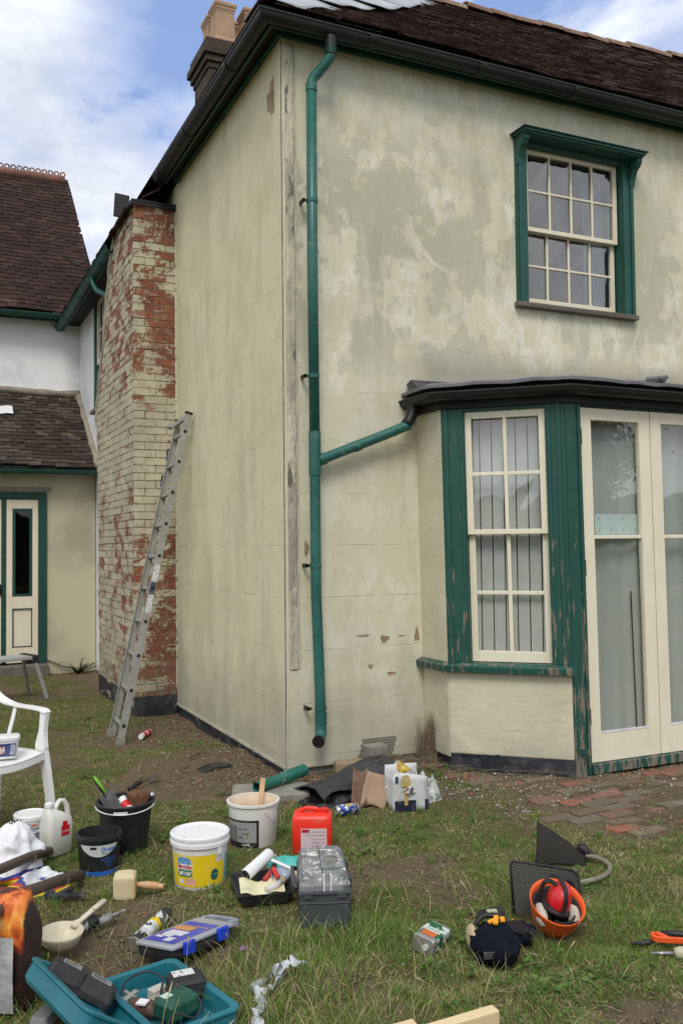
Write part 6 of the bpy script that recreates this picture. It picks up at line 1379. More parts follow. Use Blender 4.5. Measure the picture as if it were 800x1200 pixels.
# navy knee pads with yellow clips
kp = thing('knee_pads', 'pair of navy and black knee pads with orange yellow clips and sheepskin edge', 'knee pads', W(-.285, -2.93), math.atan2(R1.y, R1.x) + .1)
navy = simple('navy_padding', (.004, .006, .013), .9, (.009, .012, .022), 8, bs=22, bst=.8, bd=.01, spec=.15)
kb = simple('knee_pad_rubber', (.012, .012, .014), .5, (.03, .03, .032), 12, .5, .8)
def dome(c, s_, n=26, rough_=.07):
    def fn(u, v):
        th_ = 2 * math.pi * u; ph = math.pi * v - math.pi / 2; q = Vector((math.cos(th_) * math.cos(ph), math.sin(th_) * math.cos(ph), math.sin(ph)))
        k = 1 + rough_ * mnoise.noise(q * 2.2 + Vector(c) * 9) + rough_ * .8 * mnoise.noise(q * 5 + Vector(c) * 5); return (c[0] + s_[0] * q.x * k, c[1] + s_[1] * q.y * k, c[2] + s_[2] * q.z * k)
    return fn
MB().grid(dome((0, -.02, .06), (.092, .10, .072), rough_=.24), 30, 18).build('near_pad', navy, kp, smooth=True)
MB().grid(dome((.12, .13, .035), (.08, .05, .045), rough_=.28), 24, 14).build('far_pad', navy, kp, smooth=True)
b = MB()
for k in range(6): b.tube(crv([(-.065 + k * .006, .04 + k * .012, .115 + k * .004), (-.03 + k * .01, .052 + k * .012, .142), (.02 + k * .008, .045 + k * .012, .14), (.055, .03 + k * .012, .115)], 4), .009, 6)
b.build('ribbed_collar', kb, kp, smooth=True)
MB().grid(dome((-.078, .045, .065), (.022, .055, .05)), 20, 12).build('sheepskin_edge', WP('sheepskin', (.52, .42, .24), .95, bs=60, bst=1., bd=.01), kp, smooth=True)
MB().box((-.072, -.118, .05), (-.03, -.108, .075)).build('sewn_tag', WP('grey_tag', (.05, .055, .06), .7), kp, bevel=.002)
ylw = WP('clip_yellow', (.80, .34, .02), .4); MB().box((-.01, .06, .148), (.03, .085, .155)).build('printed_badge', WP('badge_print', (.35, .38, .30), .5, c2=(.5, .5, .1), scale=60), kp)
for a_, c_, w_ in (((-.005, -.035, .145), (.012, .015, .155), .02), ((-.028, -.012, .143), (-.002, -.008, .150), .018), ((.032, -.005, .14), (.036, .02, .147), .02), ((.085, .118, .082), (.115, .125, .088), .014), ((.115, .09, .07), (.145, .115, .078), .014)):
    MB().beam(a_, c_, w_, .012).build('clip', ylw, kp, bevel=.004)
b = MB(); band(b, crv([(.06, .05, .09), (.10, .08, .085), (.15, .10, .06), (.19, .10, .03)], 4), .045, .006, (0, .5, 1)); b.build('strap', kb, kp)

# forestry helmet upside down, ear defenders, mesh visor
hx, hy = .085, -2.80
hm = thing('safety_helmet', 'orange safety helmet upside down holding red ear defenders, mesh visor behind', 'helmet', W(hx, hy, .0), math.atan2(R1.y, R1.x))
HT = Matrix.Translation((0, 0, .012)) @ Matrix.Rotation(R_(24), 4, 'X') @ Matrix.Rotation(R_(6), 4, 'Y')
orm = simple('orange_helmet_plastic', (.82, .12, .018), .42, (.72, .10, .018), 5, .4, .7, (.35, .10, .04), 14, .70, .76, bst=.04)
prof = [(0, .0), (.045, .004), (.078, .03), (.098, .075), (.108, .125), (.114, .140), (.112, .143), (.103, .126), (.093, .078), (.073, .034), (.04, .010), (0, .007)]
MB(HT).lathe(prof, 40, sy=1.12).build('shell', orm, hm, smooth=True)
MB(HT).lathe([(.095, .085), (.100, .112), (.098, .118), (.088, .112), (.086, .09)], 36, sy=1.1).build('headband', kb, hm, smooth=True)
rng2 = random.Random(4)
for s in (-1, 1):
    MB(HT).grid(dome((s * .068, -.035 if s < 0 else -.028, .098), (.026, .055, .032)), 20, 12).build('sweat_pad', WP('fleece_lining', (.58, .53, .46), .95, c2=(.45, .40, .34), scale=20, bs=60, bst=1., bd=.008), hm, smooth=True)
MB(HT).grid(dome((0, .0, .06), (.07, .085, .03)), 20, 10).build('cradle', kb, hm, smooth=True)
em = simple('red_earcup', (.62, .012, .015), .35, spec=.6)
T = HT @ Matrix.Translation((.005, .0, .160)) @ Matrix.Rotation(.25, 4, 'Y') @ Matrix.Rotation(-.25, 4, 'X') @ Matrix.Scale(1.22, 4)
b = MB(T); b.grid(dome((0, 0, 0), (.038, .050, .058)), 26, 16); b.build('ear_cup', em, hm, smooth=True)
b = MB(T); b.lathe([(.036, 0), (.047, .002), (.049, .014), (.040, .018)], 28, (0, 0, -.045), sy=1.1); b.build('ear_cushion', kb, hm, smooth=True)
b = MB(T); band(b, crv([(-.0, -.055, -.02), (-.004, -.056, .02), (-.012, -.035, .052), (-.03, .0, .070), (-.05, .02, .06)], 5), .014, .008, (1, 0, 0)); b.build('ear_cup_arm', kb, hm, bevel=.003)
b = MB(HT); band(b, crv([(-.055, .03, .10), (-.068, .035, .16), (-.055, .03, .215), (-.02, .02, .215), (.0, .0, .195)], 5), .022, .009, (0, 1, 0)); b.build('defender_band', kb, hm, bevel=.003)
b = MB(HT); band(b, crv([(-.03, -.09, .125), (.0, -.098, .12), (.035, -.09, .122), (.06, -.06, .13)], 5), .012, .008, (0, 0, 1)); b.build('chin_bar', kb, hm, bevel=.002)
def mat_mesh():
    m, t = newmat('black_wire_mesh'); v = coord(t)
    br = nd(t, 'ShaderNodeTexBrick', _offset=0., Vector=v, Scale=1., Mortar__Size=.0011, Mortar__Smooth=0., Brick__Width=.0042, Row__Height=.0042).outputs[1]
    p = nd(t, 'ShaderNodeBsdfPrincipled', Base__Color=(.02, .02, .02, 1), Roughness=.6)
    s = nd(t, 'ShaderNodeMixShader', i0=rmp(t, br, 0, 1, .42, 1), i1=nd(t, 'ShaderNodeBsdfTransparent').outputs[0], i2=p.outputs[0]); t.links.new(s.outputs[0], nd(t, 'ShaderNodeOutputMaterial').inputs[0]); return m
TV = frame((.015, .145, .075), Vector((1, .0, -.06)).normalized(), Vector((0, .35, .94)).normalized(), Vector((0, -.94, .35)).normalized())
out = [(-.125, -.05), (-.118, .125), (-.10, .14), (.09, .115), (.115, .10), (.135, -.02), (.13, -.07)]
b = MB(); n = len(out); 
def bend(x, y): return TV @ Vector((x * 1.16, y * 1.1, -.9 * x * x))
b.grid(lambda u, v: tuple(Vector(bend(-.125 + .255 * u, -.06 + v * (.19 - .025 * u)))), 16, 8); b.map(lambda p: p)
vm = b.build('visor_mesh', mat_mesh(), hm, fix=False)
MB().tube([bend(x, y) for x, y in [(-.125, -.06), (-.126, .12), (-.115, .132), (.0, .122), (.11, .108), (.13, .09), (.132, -.06), (.125, -.085)]], .006, 8).build('visor_frame', kb, hm, smooth=True)
b = MB(); band(b, crv([bend(.02, -.02), bend(.05, .05), bend(.10, .06), bend(.12, -.02)], 5), .02, .01, (0, 0, 1)); b.build('visor_arm', kb, hm, bevel=.003)

# strimmer guard with its bent shaft
gd = thing('strimmer_guard', 'dark brown wedge shaped strimmer guard with curved grey shaft on the grass', 'garden tool', W(.62, -2.20))
dkb = simple('muddy_dark_plastic', (.020, .016, .012), .8, (.013, .011, .009), 7, .4, .7, (.05, .042, .03), 18, .62, .7, bs=40, bst=.4)
A = CW((0, 0, 0), -.145, -.03, .005); B_ = CW((0, 0, 0), -.115, .05, .20); C_ = CW((0, 0, 0), .115, -.02, .045); C2 = CW((0, 0, 0), .10, -.05, .0); D_ = CW((0, 0, 0), -.135, -.06, .0)
def tri(a, b_, c, d_, nU=10, nV=8):
    def fn(u, v): 
        p = a.lerp(b_, v); q = d_.lerp(c, v); r_ = p.lerp(q, u); return tuple(r_ + (-D1) * .012 * math.sin(math.pi * v) * (1 - u * .5) + Vector((0, 0, .008 * math.sin(u * 3))))
    return fn
o = MB().grid(tri(A, B_, C_, C2), 12, 10).build('guard_plate', dkb, gd, smooth=True, fix=False); o.modifiers.new('s', 'SOLIDIFY').thickness = .006
MB().tube([CW((0, 0, 0), .075, .0, .085), CW((0, 0, 0), .10, .0, .08), CW((0, 0, 0), .125, -.01, .055), CW((0, 0, 0), .15, -.02, .04)], [.016, .026, .024, .014], 12).build('head_clamp', kb, gd, smooth=True)
MB().tube(crv([CW((0, 0, 0), .11, -.02, .05), CW((0, 0, 0), .165, -.05, .045), CW((0, 0, 0), .195, -.12, .04), CW((0, 0, 0), .17, -.21, .035), CW((0, 0, 0), .10, -.28, .03), CW((0, 0, 0), .0, -.33, .03)], 6), .012, 10).build('curved_shaft', WP('grey_green_tube', (.24, .23, .17), .5, c2=(.16, .14, .10), scale=10), gd, smooth=True)

# secateurs and chisel at the right edge
o = thing('pruning_saw', 'orange handled folding tool with black grip at the right edge', 'garden tool', W(.40, -3.20, .035), math.atan2(R1.y, R1.x) - .10)
org = simple('orange_tool_paint', (.78, .10, .02), .4, (.65, .08, .02), 12)
b = MB(); band(b, crv([(-.10, .012, .012), (-.108, -.008, .012), (-.095, -.03, .010), (-.03, -.035, .010), (.10, -.045, .012), (.16, -.05, .012)], 5), .022, .014, (0, 0, 1)); b.build('frame_handle', org, o, bevel=.003)
MB().beam((-.088, .012, .016), (-.055, -.03, .014), .02, .012).build('orange_cheek', org, o, bevel=.002)
MB().tube([(-.075, .018, .014), (-.02, .012, .016), (.06, .0, .016), (.14, -.008, .016)], [.009, .013, .013, .012], 10).build('black_grip', black_pl, o, smooth=True)
o = thing('chisel', 'steel bladed chisel with pale wooden handle below the orange tool', 'chisel', W(.30, -3.27, .03), math.atan2(R1.y, R1.x) - .06)
MB().tube([(-.09, 0, 0), (-.05, 0, 0), (.0, 0, 0)], [.003, .009, .011], 8, sq=.6).build('blade', WP('purple_steel', (.40, .36, .42), .3, metal=.7), o, smooth=True)
MB().tube([(.0, 0, 0), (.02, 0, 0), (.10, 0, 0), (.14, 0, 0)], [.018, .024, .022, .018], 10).build('grip', WP('pale_handle', (.48, .43, .30), .6), o, smooth=True)
o = thing('dark_spike', 'short dark metal spike half hidden in grass left of the orange tool', 'tool', W(.255, -3.13, .02), -.5)
MB().tube([(-.03, 0, 0), (.03, 0, .006), (.06, 0, .01)], [.004, .012, .008], 8).build('spike', WP('dark_metal', (.04, .035, .045), .5, metal=.5), o, smooth=True)

# sawn softwood battens at the bottom edge
soft = simple('fresh_sawn_pine', (.70, .55, .33), .65, (.62, .46, .26), 5, .4, .7, stretch=(.4, 6, 6), bs=30, bst=.15)
o = thing('batten', 'fresh pale pine batten at the bottom edge, the longer one on the right', 'timber', Vector((-.60, -3.40, gzf(-.6, -3.5) + .075)), group='pine battens at the bottom edge')
MB().beam((0, 0, 0), tuple(R1 * -.62 - D1 * .28 + Vector((0, 0, -.02))), .045, .045).build('board', soft, o, bevel=.004)
tag(o, 'fresh pale pine batten at the bottom edge, the right hand one')
o = thing('batten', 'fresh pale pine batten at the bottom edge, the left hand one', 'timber', Vector((-.865, -3.34, gzf(-.8, -3.4) + .06)), group='pine battens at the bottom edge')
MB().beam((0, 0, 0), tuple(R1 * -.5 - D1 * .20 + Vector((0, 0, -.02))), .05, .045).build('board', soft, o, bevel=.004)

# paint tray with roller, pads and knife
tr = thing('paint_tray', 'black paint tray with a cream lined well, on the grass left of the toolbox', 'tray', W(-.885, -1.93, .01), math.atan2(R1.y, R1.x) + .25)
b = MB(); loft(b, [rrect(.11, .14, 0, .02), rrect(.125, .155, .05, .025), rrect(.130, .160, .052, .025), rrect(.118, .148, .052, .02), rrect(.105, .135, .012, .02)]); b.build('tray_shell', black_pl, tr, bevel=.002)
MB().grid(lambda u, v: (-.112 + .2 * u + .01 * v, -.142 + .13 * v, .062 - .018 * math.sin(u * 3.1) + .022 * v + .008 * math.sin(u * 11)), 14, 8).build('dried_paint', WP('pale_yellow_paint', (.72, .68, .44), .5, c2=(.64, .58, .34), scale=8), tr, smooth=True, fix=False)
base = tr.location
rl_ = thing('paint_roller', 'white fluffy roller sleeve resting on the black paint tray', 'roller', CW(base, -.01, .02, .105))
a_, c_ = CW((0, 0, 0), -.055, -.05, -.01), CW((0, 0, 0), .045, .09, .04)
MB().tube([a_, a_.lerp(c_, .03), a_.lerp(c_, .97), c_], [.024, .028, .028, .024], 20, caps=False).build('sleeve', WP('white_roller_nap', (.74, .75, .76), .9, bs=120, bst=.8), rl_, smooth=True)
MB().tube([a_ * 1.002, c_], .019, 16).build('core', black_pl, rl_, auto=35)
MB().tube(crv([c_, c_ + CW((0, 0, 0), .03, .0, -.02), CW((0, 0, 0), .06, -.02, -.02), CW((0, 0, 0), .08, -.08, -.05)], 5), .004, 8).build('frame_wire', steel, rl_, smooth=True)
MB().tube([CW((0, 0, 0), .03, -.05, -.035), CW((0, 0, 0), .055, .0, -.02), CW((0, 0, 0), .07, .05, .0)], [.014, .016, .012], 12).build('roller_grip', WP('red_black_grip', (.35, .03, .03), .5, c2=(.03, .03, .03), scale=18, lo=.48, hi=.52), rl_, smooth=True)
o = thing('paint_pad', 'blue and white plastic paint pad at the right side of the tray', 'paint pad', CW(base, .10, -.01, .09), .4)
MB().grid(dome((0, 0, 0), (.035, .05, .03)), 20, 12).build('pad_shell', simple('clear_blue_plastic', (.22, .26, .36), .25, (.4, .42, .48), 12, spec=.6), o, smooth=True)
MB().beam((-.01, .06, .055), (.035, -.05, .02), .022, .006).build('white_blade', white_pl, o, bevel=.002)
MB().beam((-.045, -.02, .0), (-.03, .03, .03), .018, .018).build('red_button', WP('red_trim', (.6, .04, .03), .4), o, bevel=.005)
o = thing('brush', 'small white and tan paint brush at the front of the tray', 'brush', CW(base, .075, -.09, .06), .3)
MB().tube([(-.05, 0, 0), (.0, .0, .005), (.04, .01, .012)], [.016, .018, .012], 10).build('brush_grip', WP('dirty_white', (.62, .60, .56), .6), o, smooth=True)
MB().tube([(.04, .01, .012), (.07, .02, .02)], [.014, .018], 10).build('brush_bristles', WP('tan_bristle', (.42, .30, .17), .9), o, smooth=True)
o = thing('rubber_glove', 'turquoise rubber glove draped behind the tray beside the toolbox', 'glove', CW(base, .10, .19, .075), math.atan2(R1.y, R1.x) + .2)
MB().grid(crump(.16, .10, .05, 4.4), 24, 16).build('glove_cuff', simple('turquoise_rubber', (.06, .38, .33), .5, (.08, .46, .40), 8), o, smooth=True, fix=False)
for k in range(4): MB().tube([(.05, -.03 + k * .018, .012), (.09, -.035 + k * .022, .012 - k * .002), (.115, -.035 + k * .023, .002)], [.009, .009, .007], 8).build('glove_finger', bpy.data.materials['turquoise_rubber'], o, smooth=True)
o = thing('sanding_sponge', 'tan sanding sponge between the paint tray and the toolbox', 'sponge', CW(base, .145, .06, .055), .2)
MB().box((-.03, -.05, -.02), (.03, .05, .02)).build('sponge_block', WP('tan_sponge', (.52, .38, .27), .95), o, bevel=.01)

# ------------------------------------------------------------ dead shrub, weeds, cable
def twigs_mesh(n, fn): 
    b = MB()
    for i in range(n):
        pts, r = fn(i); k = 4
        b.tube(pts, [r * (1 - .8 * j / (len(pts) - 1)) for j in range(len(pts))], k, caps=False)
    return b
rr_ = random.Random(12)
ds = thing('dead_shrub', 'dry brown dead shrub growing up the wall in the corner beside the bay', 'shrub', W(1.10, -.10))
def f1(i):
    a = rr_.uniform(-.9, 1.2); L = rr_.uniform(.12, .40); x0 = rr_.uniform(-.11, .10); pts = [Vector((x0, rr_.uniform(-.05, .02), -.01))]
    for k in range(4): pts.append(pts[-1] + Vector((math.sin(a) * .28 + rr_.uniform(-.12, .12) + .05, rr_.uniform(-.12, .04), 1)).normalized() * L / 4)
    return pts, rr_.uniform(.0012, .003)
twigs_mesh(620, f1).map(lambda p: Vector((min(p.x, .02 + .05 * (p.z < .02) + .0 * p.y), min(p.y, .085), p.z))).build('twigs', WP('dead_twig', (.16, .115, .075), .95, c2=(.27, .21, .14), scale=30), ds, fix=False, kind='stuff')
def f2(i):
    x0, y0 = rr_.uniform(.62, 1.95), 0; y0 = -.12 - max(0, x0 - 1.1) * .95 + rr_.uniform(-.26, .06) if x0 < 1.75 else rr_.uniform(-1.35, -1.05)
    a = rr_.uniform(-.6, .5) + (3.14 if rr_.random() < .5 else 0); L = rr_.uniform(.05, .22); z = gzf(x0, y0) + rr_.uniform(.0, .035); pts = [Vector((x0, y0, z))]
    for k in range(3): a += rr_.uniform(-.4, .4); pts.append(pts[-1] + Vector((math.cos(a), math.sin(a), rr_.uniform(-.1, .22))) * L / 3)
    return pts, rr_.uniform(.001, .0028)
tag(twigs_mesh(420, f2).build('fallen_twigs', bpy.data.materials['dead_twig'], None, fix=False), 'tangle of dry twigs on the soil along the foot of the bay', 'twigs', kind='stuff')
o = thing('wall_weed', 'dark leafy weed growing at the foot of the lean-to wall by the step', 'weed', W(-.42, 6.38))
b = MB()
for i in range(60):
    a = rr_.uniform(0, 6.28); L = rr_.uniform(.12, .42); w_ = rr_.uniform(.008, .016); up = rr_.uniform(.35, 1.2); d_ = Vector((math.cos(a) * 1.6, math.sin(a) * .5 - .2, 0)); s_ = Vector((-d_.y, d_.x, 0)).normalized() * w_
    pts = [Vector((0, 0, 0)) + d_ * L * .5 * u + Vector((0, 0, L * up * u * (1 - .55 * u))) for u in (0, .35, .7, 1)]
    vs = []; 
    for p, q in zip(pts, (.6, 1, .8, .05)): vs += [p - s_ * q, p + s_ * q]
    b.add(vs, [(0, 1, 3, 2), (2, 3, 5, 4), (4, 5, 7, 6)])
b.build('leaves', simple('dark_weed_leaf', (.025, .042, .015), .7, (.05, .07, .025), 9), o, fix=False, kind='stuff')
o = thing('wall_cable', 'thin dark cable drooping along the foot of the lean-to wall', 'cable', (-.8, 6.58, .14))
MB().tube(crv([(0, 0, 0), (.10, -.01, -.04), (.22, -.02, -.10), (.36, -.02, -.13), (.5, -.02, -.12), (.62, -.01, -.08)], 4), .008, 6).build('cable_run', black_pl, o, smooth=True)

# ------------------------------------------------------------ grass, weeds, litter on the ground
bpy.context.view_layer.update()
hulls = []
def hull2(P):
    P = sorted(set((round(a, 3), round(c, 3)) for a, c in P))
    if len(P) < 3: return None
    def half_(pts):
        h = []
        for p in pts:
            while len(h) > 1 and (h[-1][0] - h[-2][0]) * (p[1] - h[-2][1]) - (h[-1][1] - h[-2][1]) * (p[0] - h[-2][0]) <= 0: h.pop()
            h.append(p)
        return h[:-1]
    return np.array(half_(P) + half_(P[::-1]))
for o in COL.objects:
    if o.parent or o.type not in ('EMPTY', 'MESH') or 'label' not in o: continue
    if o.get('category') in ('house', 'building', 'chimney breast', 'path', 'ladder', 'chair', 'cable', 'pole', 'shrub', 'twigs', 'weed', 'step', 'plastic strip', 'chisel') or o.get('kind'): continue
    pts = []
    for c in [o] + list(o.children_recursive):
        if c.type == 'MESH' and len(c.data.vertices) < 6000: pts += [(c.matrix_world @ v.co) for v in c.data.vertices]
    if o.get('category') == 'garden tool': pts = [p for p in pts if p.z > .07]
    pts = [(p.x, p.y) for p in pts if p.z < .22]
    if len(pts) > 2:
        h = hull2(pts)
        if h is not None and len(h) > 2: hulls.append(h)
def outside(x, y, grow=0.):
    ok = np.ones(len(x), bool)
    for h in hulls:
        c = h.mean(0); hh = c + (h - c) * (.97 + grow); m = (np.abs(x - c[0]) < 1.) & (np.abs(y - c[1]) < 1.)
        idx = np.nonzero(m & ok)[0]
        if not len(idx): continue
        px, py = x[idx], y[idx]; ins = np.ones(len(idx), bool)
        for k in range(len(hh)):
            a, c2 = hh[k], hh[(k + 1) % len(hh)]; ins &= ((c2[0] - a[0]) * (py - a[1]) - (c2[1] - a[1]) * (px - a[0])) >= 0
        ok[idx[ins]] = False
    return ok
def inview(x, y, m=.45):
    d = (x - CAM.x) * Fv.x + (y - CAM.y) * Fv.y; r = (x - CAM.x) * Rv.x + (y - CAM.y) * Rv.y
    return (d > 2.0) & (np.abs(r) < d * .374 + m)
def free(x, y):
    ok = ~((x > -.02) & (y > -.02)) & ~((x > -.43) & (y > 2.93)) & ~((y > 6.38) & (x < -.7)) & (y < 6.58)
    ok &= ~((x > 1.05) & (y > -.36 - (x - 1.10) * .93) & (y > -.96)) 
    return ok
def sample(n, wfn):
    xs_, ys_ = [], []; got = 0
    while got < n:
        u = RNG.random(n * 2); d = np.exp(np.log(2.45) + u * (np.log(13.) - np.log(2.45))); r = (RNG.random(n * 2) * 2 - 1) * (d * .374 + .8)
        x = CAM.x + d * Fv.x / math.hypot(Fv.x, Fv.y) + r * Rv.x; y = CAM.y + d * Fv.y / math.hypot(Fv.x, Fv.y) + r * Rv.y
        keep = free(x, y) & (RNG.random(n * 2) < wfn(x, y)); xs_.append(x[keep]); ys_.append(y[keep]); got += keep.sum()
        if len(xs_) > 60: break
    x = np.concatenate(xs_)[:n]; y = np.concatenate(ys_)[:n]; k = outside(x, y); return x[k], y[k]
def blades(x, y, h, w_, lean_amt, col, name, mat, lab, cat, curl=.55):
    n = len(x); a = RNG.random(n) * 6.283; la = RNG.random(n) * 6.283; l = lean_amt * h
    dx, dy = np.cos(a) * w_ / 2, np.sin(a) * w_ / 2; lx_, ly_ = np.cos(la) * l, np.sin(la) * l; z = gz(x, y) - .004
    def pt_(s, u): return np.stack([x + s * dx * (1 - .25 * (u > .3)) + lx_ * u ** 1.6, y + s * dy * (1 - .25 * (u > .3)) + ly_ * u ** 1.6, z + h * (u - .28 * lean_amt * u * u)], 1)
    V = np.stack([pt_(-1, 0), pt_(1, 0), pt_(-1, .5), pt_(1, .5), pt_(0, 1.)], 1).reshape(-1, 3)
    i = np.arange(n)[:, None] * 5; F_ = np.concatenate([i + np.array([[0, 1, 3]]), i + np.array([[0, 3, 2]]), i + np.array([[2, 3, 4]])], 0)
    o = bpy.data.objects.new(name, npmesh(name, V, F_, mat, np.repeat(col, 5, 0), smooth=False)); COL.objects.link(o); tag(o, lab, cat, kind='stuff'); return o
def mat_attr(nm, rough=.7, trans=.35):
    m, t = newmat(nm); a = nd(t, 'ShaderNodeAttribute', _attribute_name='tone').outputs[0]
    p = nd(t, 'ShaderNodeBsdfPrincipled', Base__Color=a, Roughness=rough); p.inputs['Specular IOR Level'].default_value = .25
    tr_ = nd(t, 'ShaderNodeBsdfTranslucent', Color=a); s = nd(t, 'ShaderNodeMixShader', i0=trans, i1=p.outputs[0], i2=tr_.outputs[0]); t.links.new(s.outputs[0], nd(t, 'ShaderNodeOutputMaterial').inputs[0]); return m
gm_ = mat_attr('grass_blades')
def tint(n, cols, wts, jit=.18):
    c = np.array(cols)[RNG.choice(len(cols), n, p=np.array(wts) / sum(wts))]; return c * (1 + (RNG.random((n, 1)) - .5) * 2 * jit)
G1, G2, G3, ST, ST2, BR = (.11, .21, .035), (.18, .285, .055), (.26, .32, .09), (.55, .46, .26), (.42, .345, .19), (.25, .19, .105)
def dens(x, y): return np.clip(1.08 - dirt(x, y) * 1.15, .05, 1) * np.clip(.35 + 1.1 * fbm(x, y, 6., 41, 2), .2, 1)
x, y = sample(340000, dens)
tuft = np.clip((fbm(x, y, 5.5, 44, 3) - .45) * 4, 0, 1); lush = np.clip((fbm(x, y, 1.9, 47, 3) - .44) * 6, 0, 1); dr = dirt(x, y)
near = sst(-1.2, -3.0, y)
h = (.007 + .013 * RNG.random(len(x)) + .028 * tuft ** 1.5 * RNG.random(len(x)) + .010 * near * (.2 + tuft)) * (1 - .4 * dr)
c1 = tint(len(x), (G1, G2, G3, ST2, BR), (.26, .38, .22, .08, .06)); c2 = tint(len(x), (G2, G3, ST, ST2, BR), (.14, .22, .20, .28, .16))
k = (RNG.random(len(x)) < np.clip(.10 + .85 * lush - .2 * dr, .05, 1))[:, None]; col = np.where(k, c1, c2)
blades(x, y, h, .0022 + .0024 * RNG.random(len(x)), .95, col, 'grass', gm_, 'short patchy lawn grass mixed with dry straw', 'grass')
# longer uncut grass, thick at lower left and around the boxes
def dl(x, y): 
    z_ = sst(-1.8, -2.5, y) * (.16 + .84 * sst(-.5, -1.4, x)); return np.clip((z_ * .75 + .02) * np.clip((fbm(x, y, 3.1, 61, 2) - .32) * 3, 0, 1), 0, 1)
x, y = sample(11000, dl); n = len(x)
blades(x, y, .06 + .09 * RNG.random(n), .0022 + .0018 * RNG.random(n), .75, tint(n, (G1, G2, G3, ST, ST2), (.28, .3, .18, .12, .12)), 'long_grass', gm_, 'longer uncut grass in the foreground', 'grass')
# tufts of brighter grass
tx_, ty_ = sample(780, lambda x, y: np.clip(.75 - dirt(x, y), 0.02, 1) * .8); X, Y, Hh = [], [], []
for a_, c_ in zip(tx_, ty_):
    q = RNG.integers(14, 34); X.append(a_ + RNG.normal(0, .014, q)); Y.append(c_ + RNG.normal(0, .014, q)); Hh.append(np.full(q, .03 + .045 * RNG.random()) * (.6 + .5 * RNG.random(q)))
X, Y, Hh = map(np.concatenate, (X, Y, Hh)); blades(X, Y, Hh, np.full(len(X), .0034), .7, tint(len(X), ((.10, .21, .032), (.14, .25, .045), (.18, .26, .08)), (1, 1, .6)), 'grass_tufts', gm_, 'scattered tufts of greener grass', 'grass')
# dry stems with seed heads
x, y = sample(230, lambda x, y: np.clip(sst(-1.4, -2.3, y) * (.14 + .86 * sst(.1, -1.0, x)) + .01, 0, 1)); b = MB(); rs = random.Random(5)
for a_, c_ in zip(x, y):
    H_ = rs.uniform(.07, .20) * (1.15 if a_ < -1.2 else .8); an = rs.uniform(0, 6.28); L = H_ * rs.uniform(.1, .8); p = Vector((a_, c_, gzf(a_, c_))); dx_, dy_ = math.cos(an) * L, math.sin(an) * L
    P = [p, p + Vector((dx_ * .2, dy_ * .2, H_ * .4)), p + Vector((dx_ * .55, dy_ * .55, H_ * .75)), p + Vector((dx_, dy_, H_ * .95))]; b.tube(P, [.0012, .0011, .0009, .0007], 3, caps=False)
    if rs.random() < .5: b.tube([P[2].lerp(P[3], .4), P[3], P[3] + (P[3] - P[2]) * .35], [.0012, .0036, .001], 4)
tag(b.build('dry_stems', WP('dry_stem', (.42, .34, .19), .9, c2=(.30, .23, .12), scale=12), None, fix=False), 'tall dry grass stems with seed heads standing over the tools', 'dry grass', kind='stuff')
# fallen straw lying flat
x, y = sample(1800, lambda x, y: np.full(len(x), .6)); b = MB()
for a_, c_ in zip(x, y):
    an = rs.uniform(0, 6.28); L = rs.uniform(.03, .11); z = gzf(a_, c_) + rs.uniform(.006, .028); d_ = Vector((math.cos(an), math.sin(an), rs.uniform(-.12, .2))) * L; s_ = Vector((-math.sin(an), math.cos(an), 0)) * rs.uniform(.0008, .0018); p = Vector((a_, c_, z))
    b.add([p - s_, p + s_, p + d_ * .5 + Vector((0, 0, .006)) + s_, p + d_ * .5 + Vector((0, 0, .006)) - s_, p + d_], [(0, 1, 2, 3), (3, 2, 4)])
tag(b.build('straw_litter', bpy.data.materials['dry_stem'], None, fix=False), 'loose dry straw lying on the turf', 'straw', kind='stuff')
# clover and plantain leaves
cx0, cy0 = sample(1100, lambda x, y: np.clip((fbm(x, y, 1.3, 71, 2) - .46) * 5, 0, 1) * np.clip(1.05 - dirt(x, y), .1, 1)); V, F_, Cc = [], [], []
for a_, c_ in zip(cx0, cy0):
    big = rs.random() < .25; base_c = Vector(rs.choice(((.08, .17, .03), (.12, .21, .045), (.15, .225, .065))))
    for j in range(rs.randint(5, 9) if big else rs.randint(8, 18)):
        an = rs.uniform(0, 6.28); rd = rs.uniform(.004, .05 if not big else .02); px_, py_ = a_ + math.cos(an) * rd, c_ + math.sin(an) * rd; zz_ = gzf(px_, py_) + rs.uniform(.008, .03)
        L, w_ = (rs.uniform(.03, .055), rs.uniform(.006, .011)) if big else (rs.uniform(.008, .014), rs.uniform(.005, .009)); dv_ = Vector((math.cos(an), math.sin(an), rs.uniform(-.1, .5))).normalized(); sv = Vector((-math.sin(an), math.cos(an), rs.uniform(-.25, .25))).normalized()
        p = Vector((px_, py_, zz_)); q = len(V); V += [p, p + dv_ * L * .45 + sv * w_, p + dv_ * L, p + dv_ * L * .45 - sv * w_]; F_.append((q, q + 1, q + 2, q + 3)); cc_ = base_c * rs.uniform(.75, 1.25); Cc += [tuple(cc_)] * 4
o = bpy.data.objects.new('clover', npmesh('clover', [tuple(v) for v in V], F_, gm_, np.array(Cc), smooth=False)); COL.objects.link(o); tag(o, 'low clover and plantain leaves in the turf', 'weeds', kind='stuff')
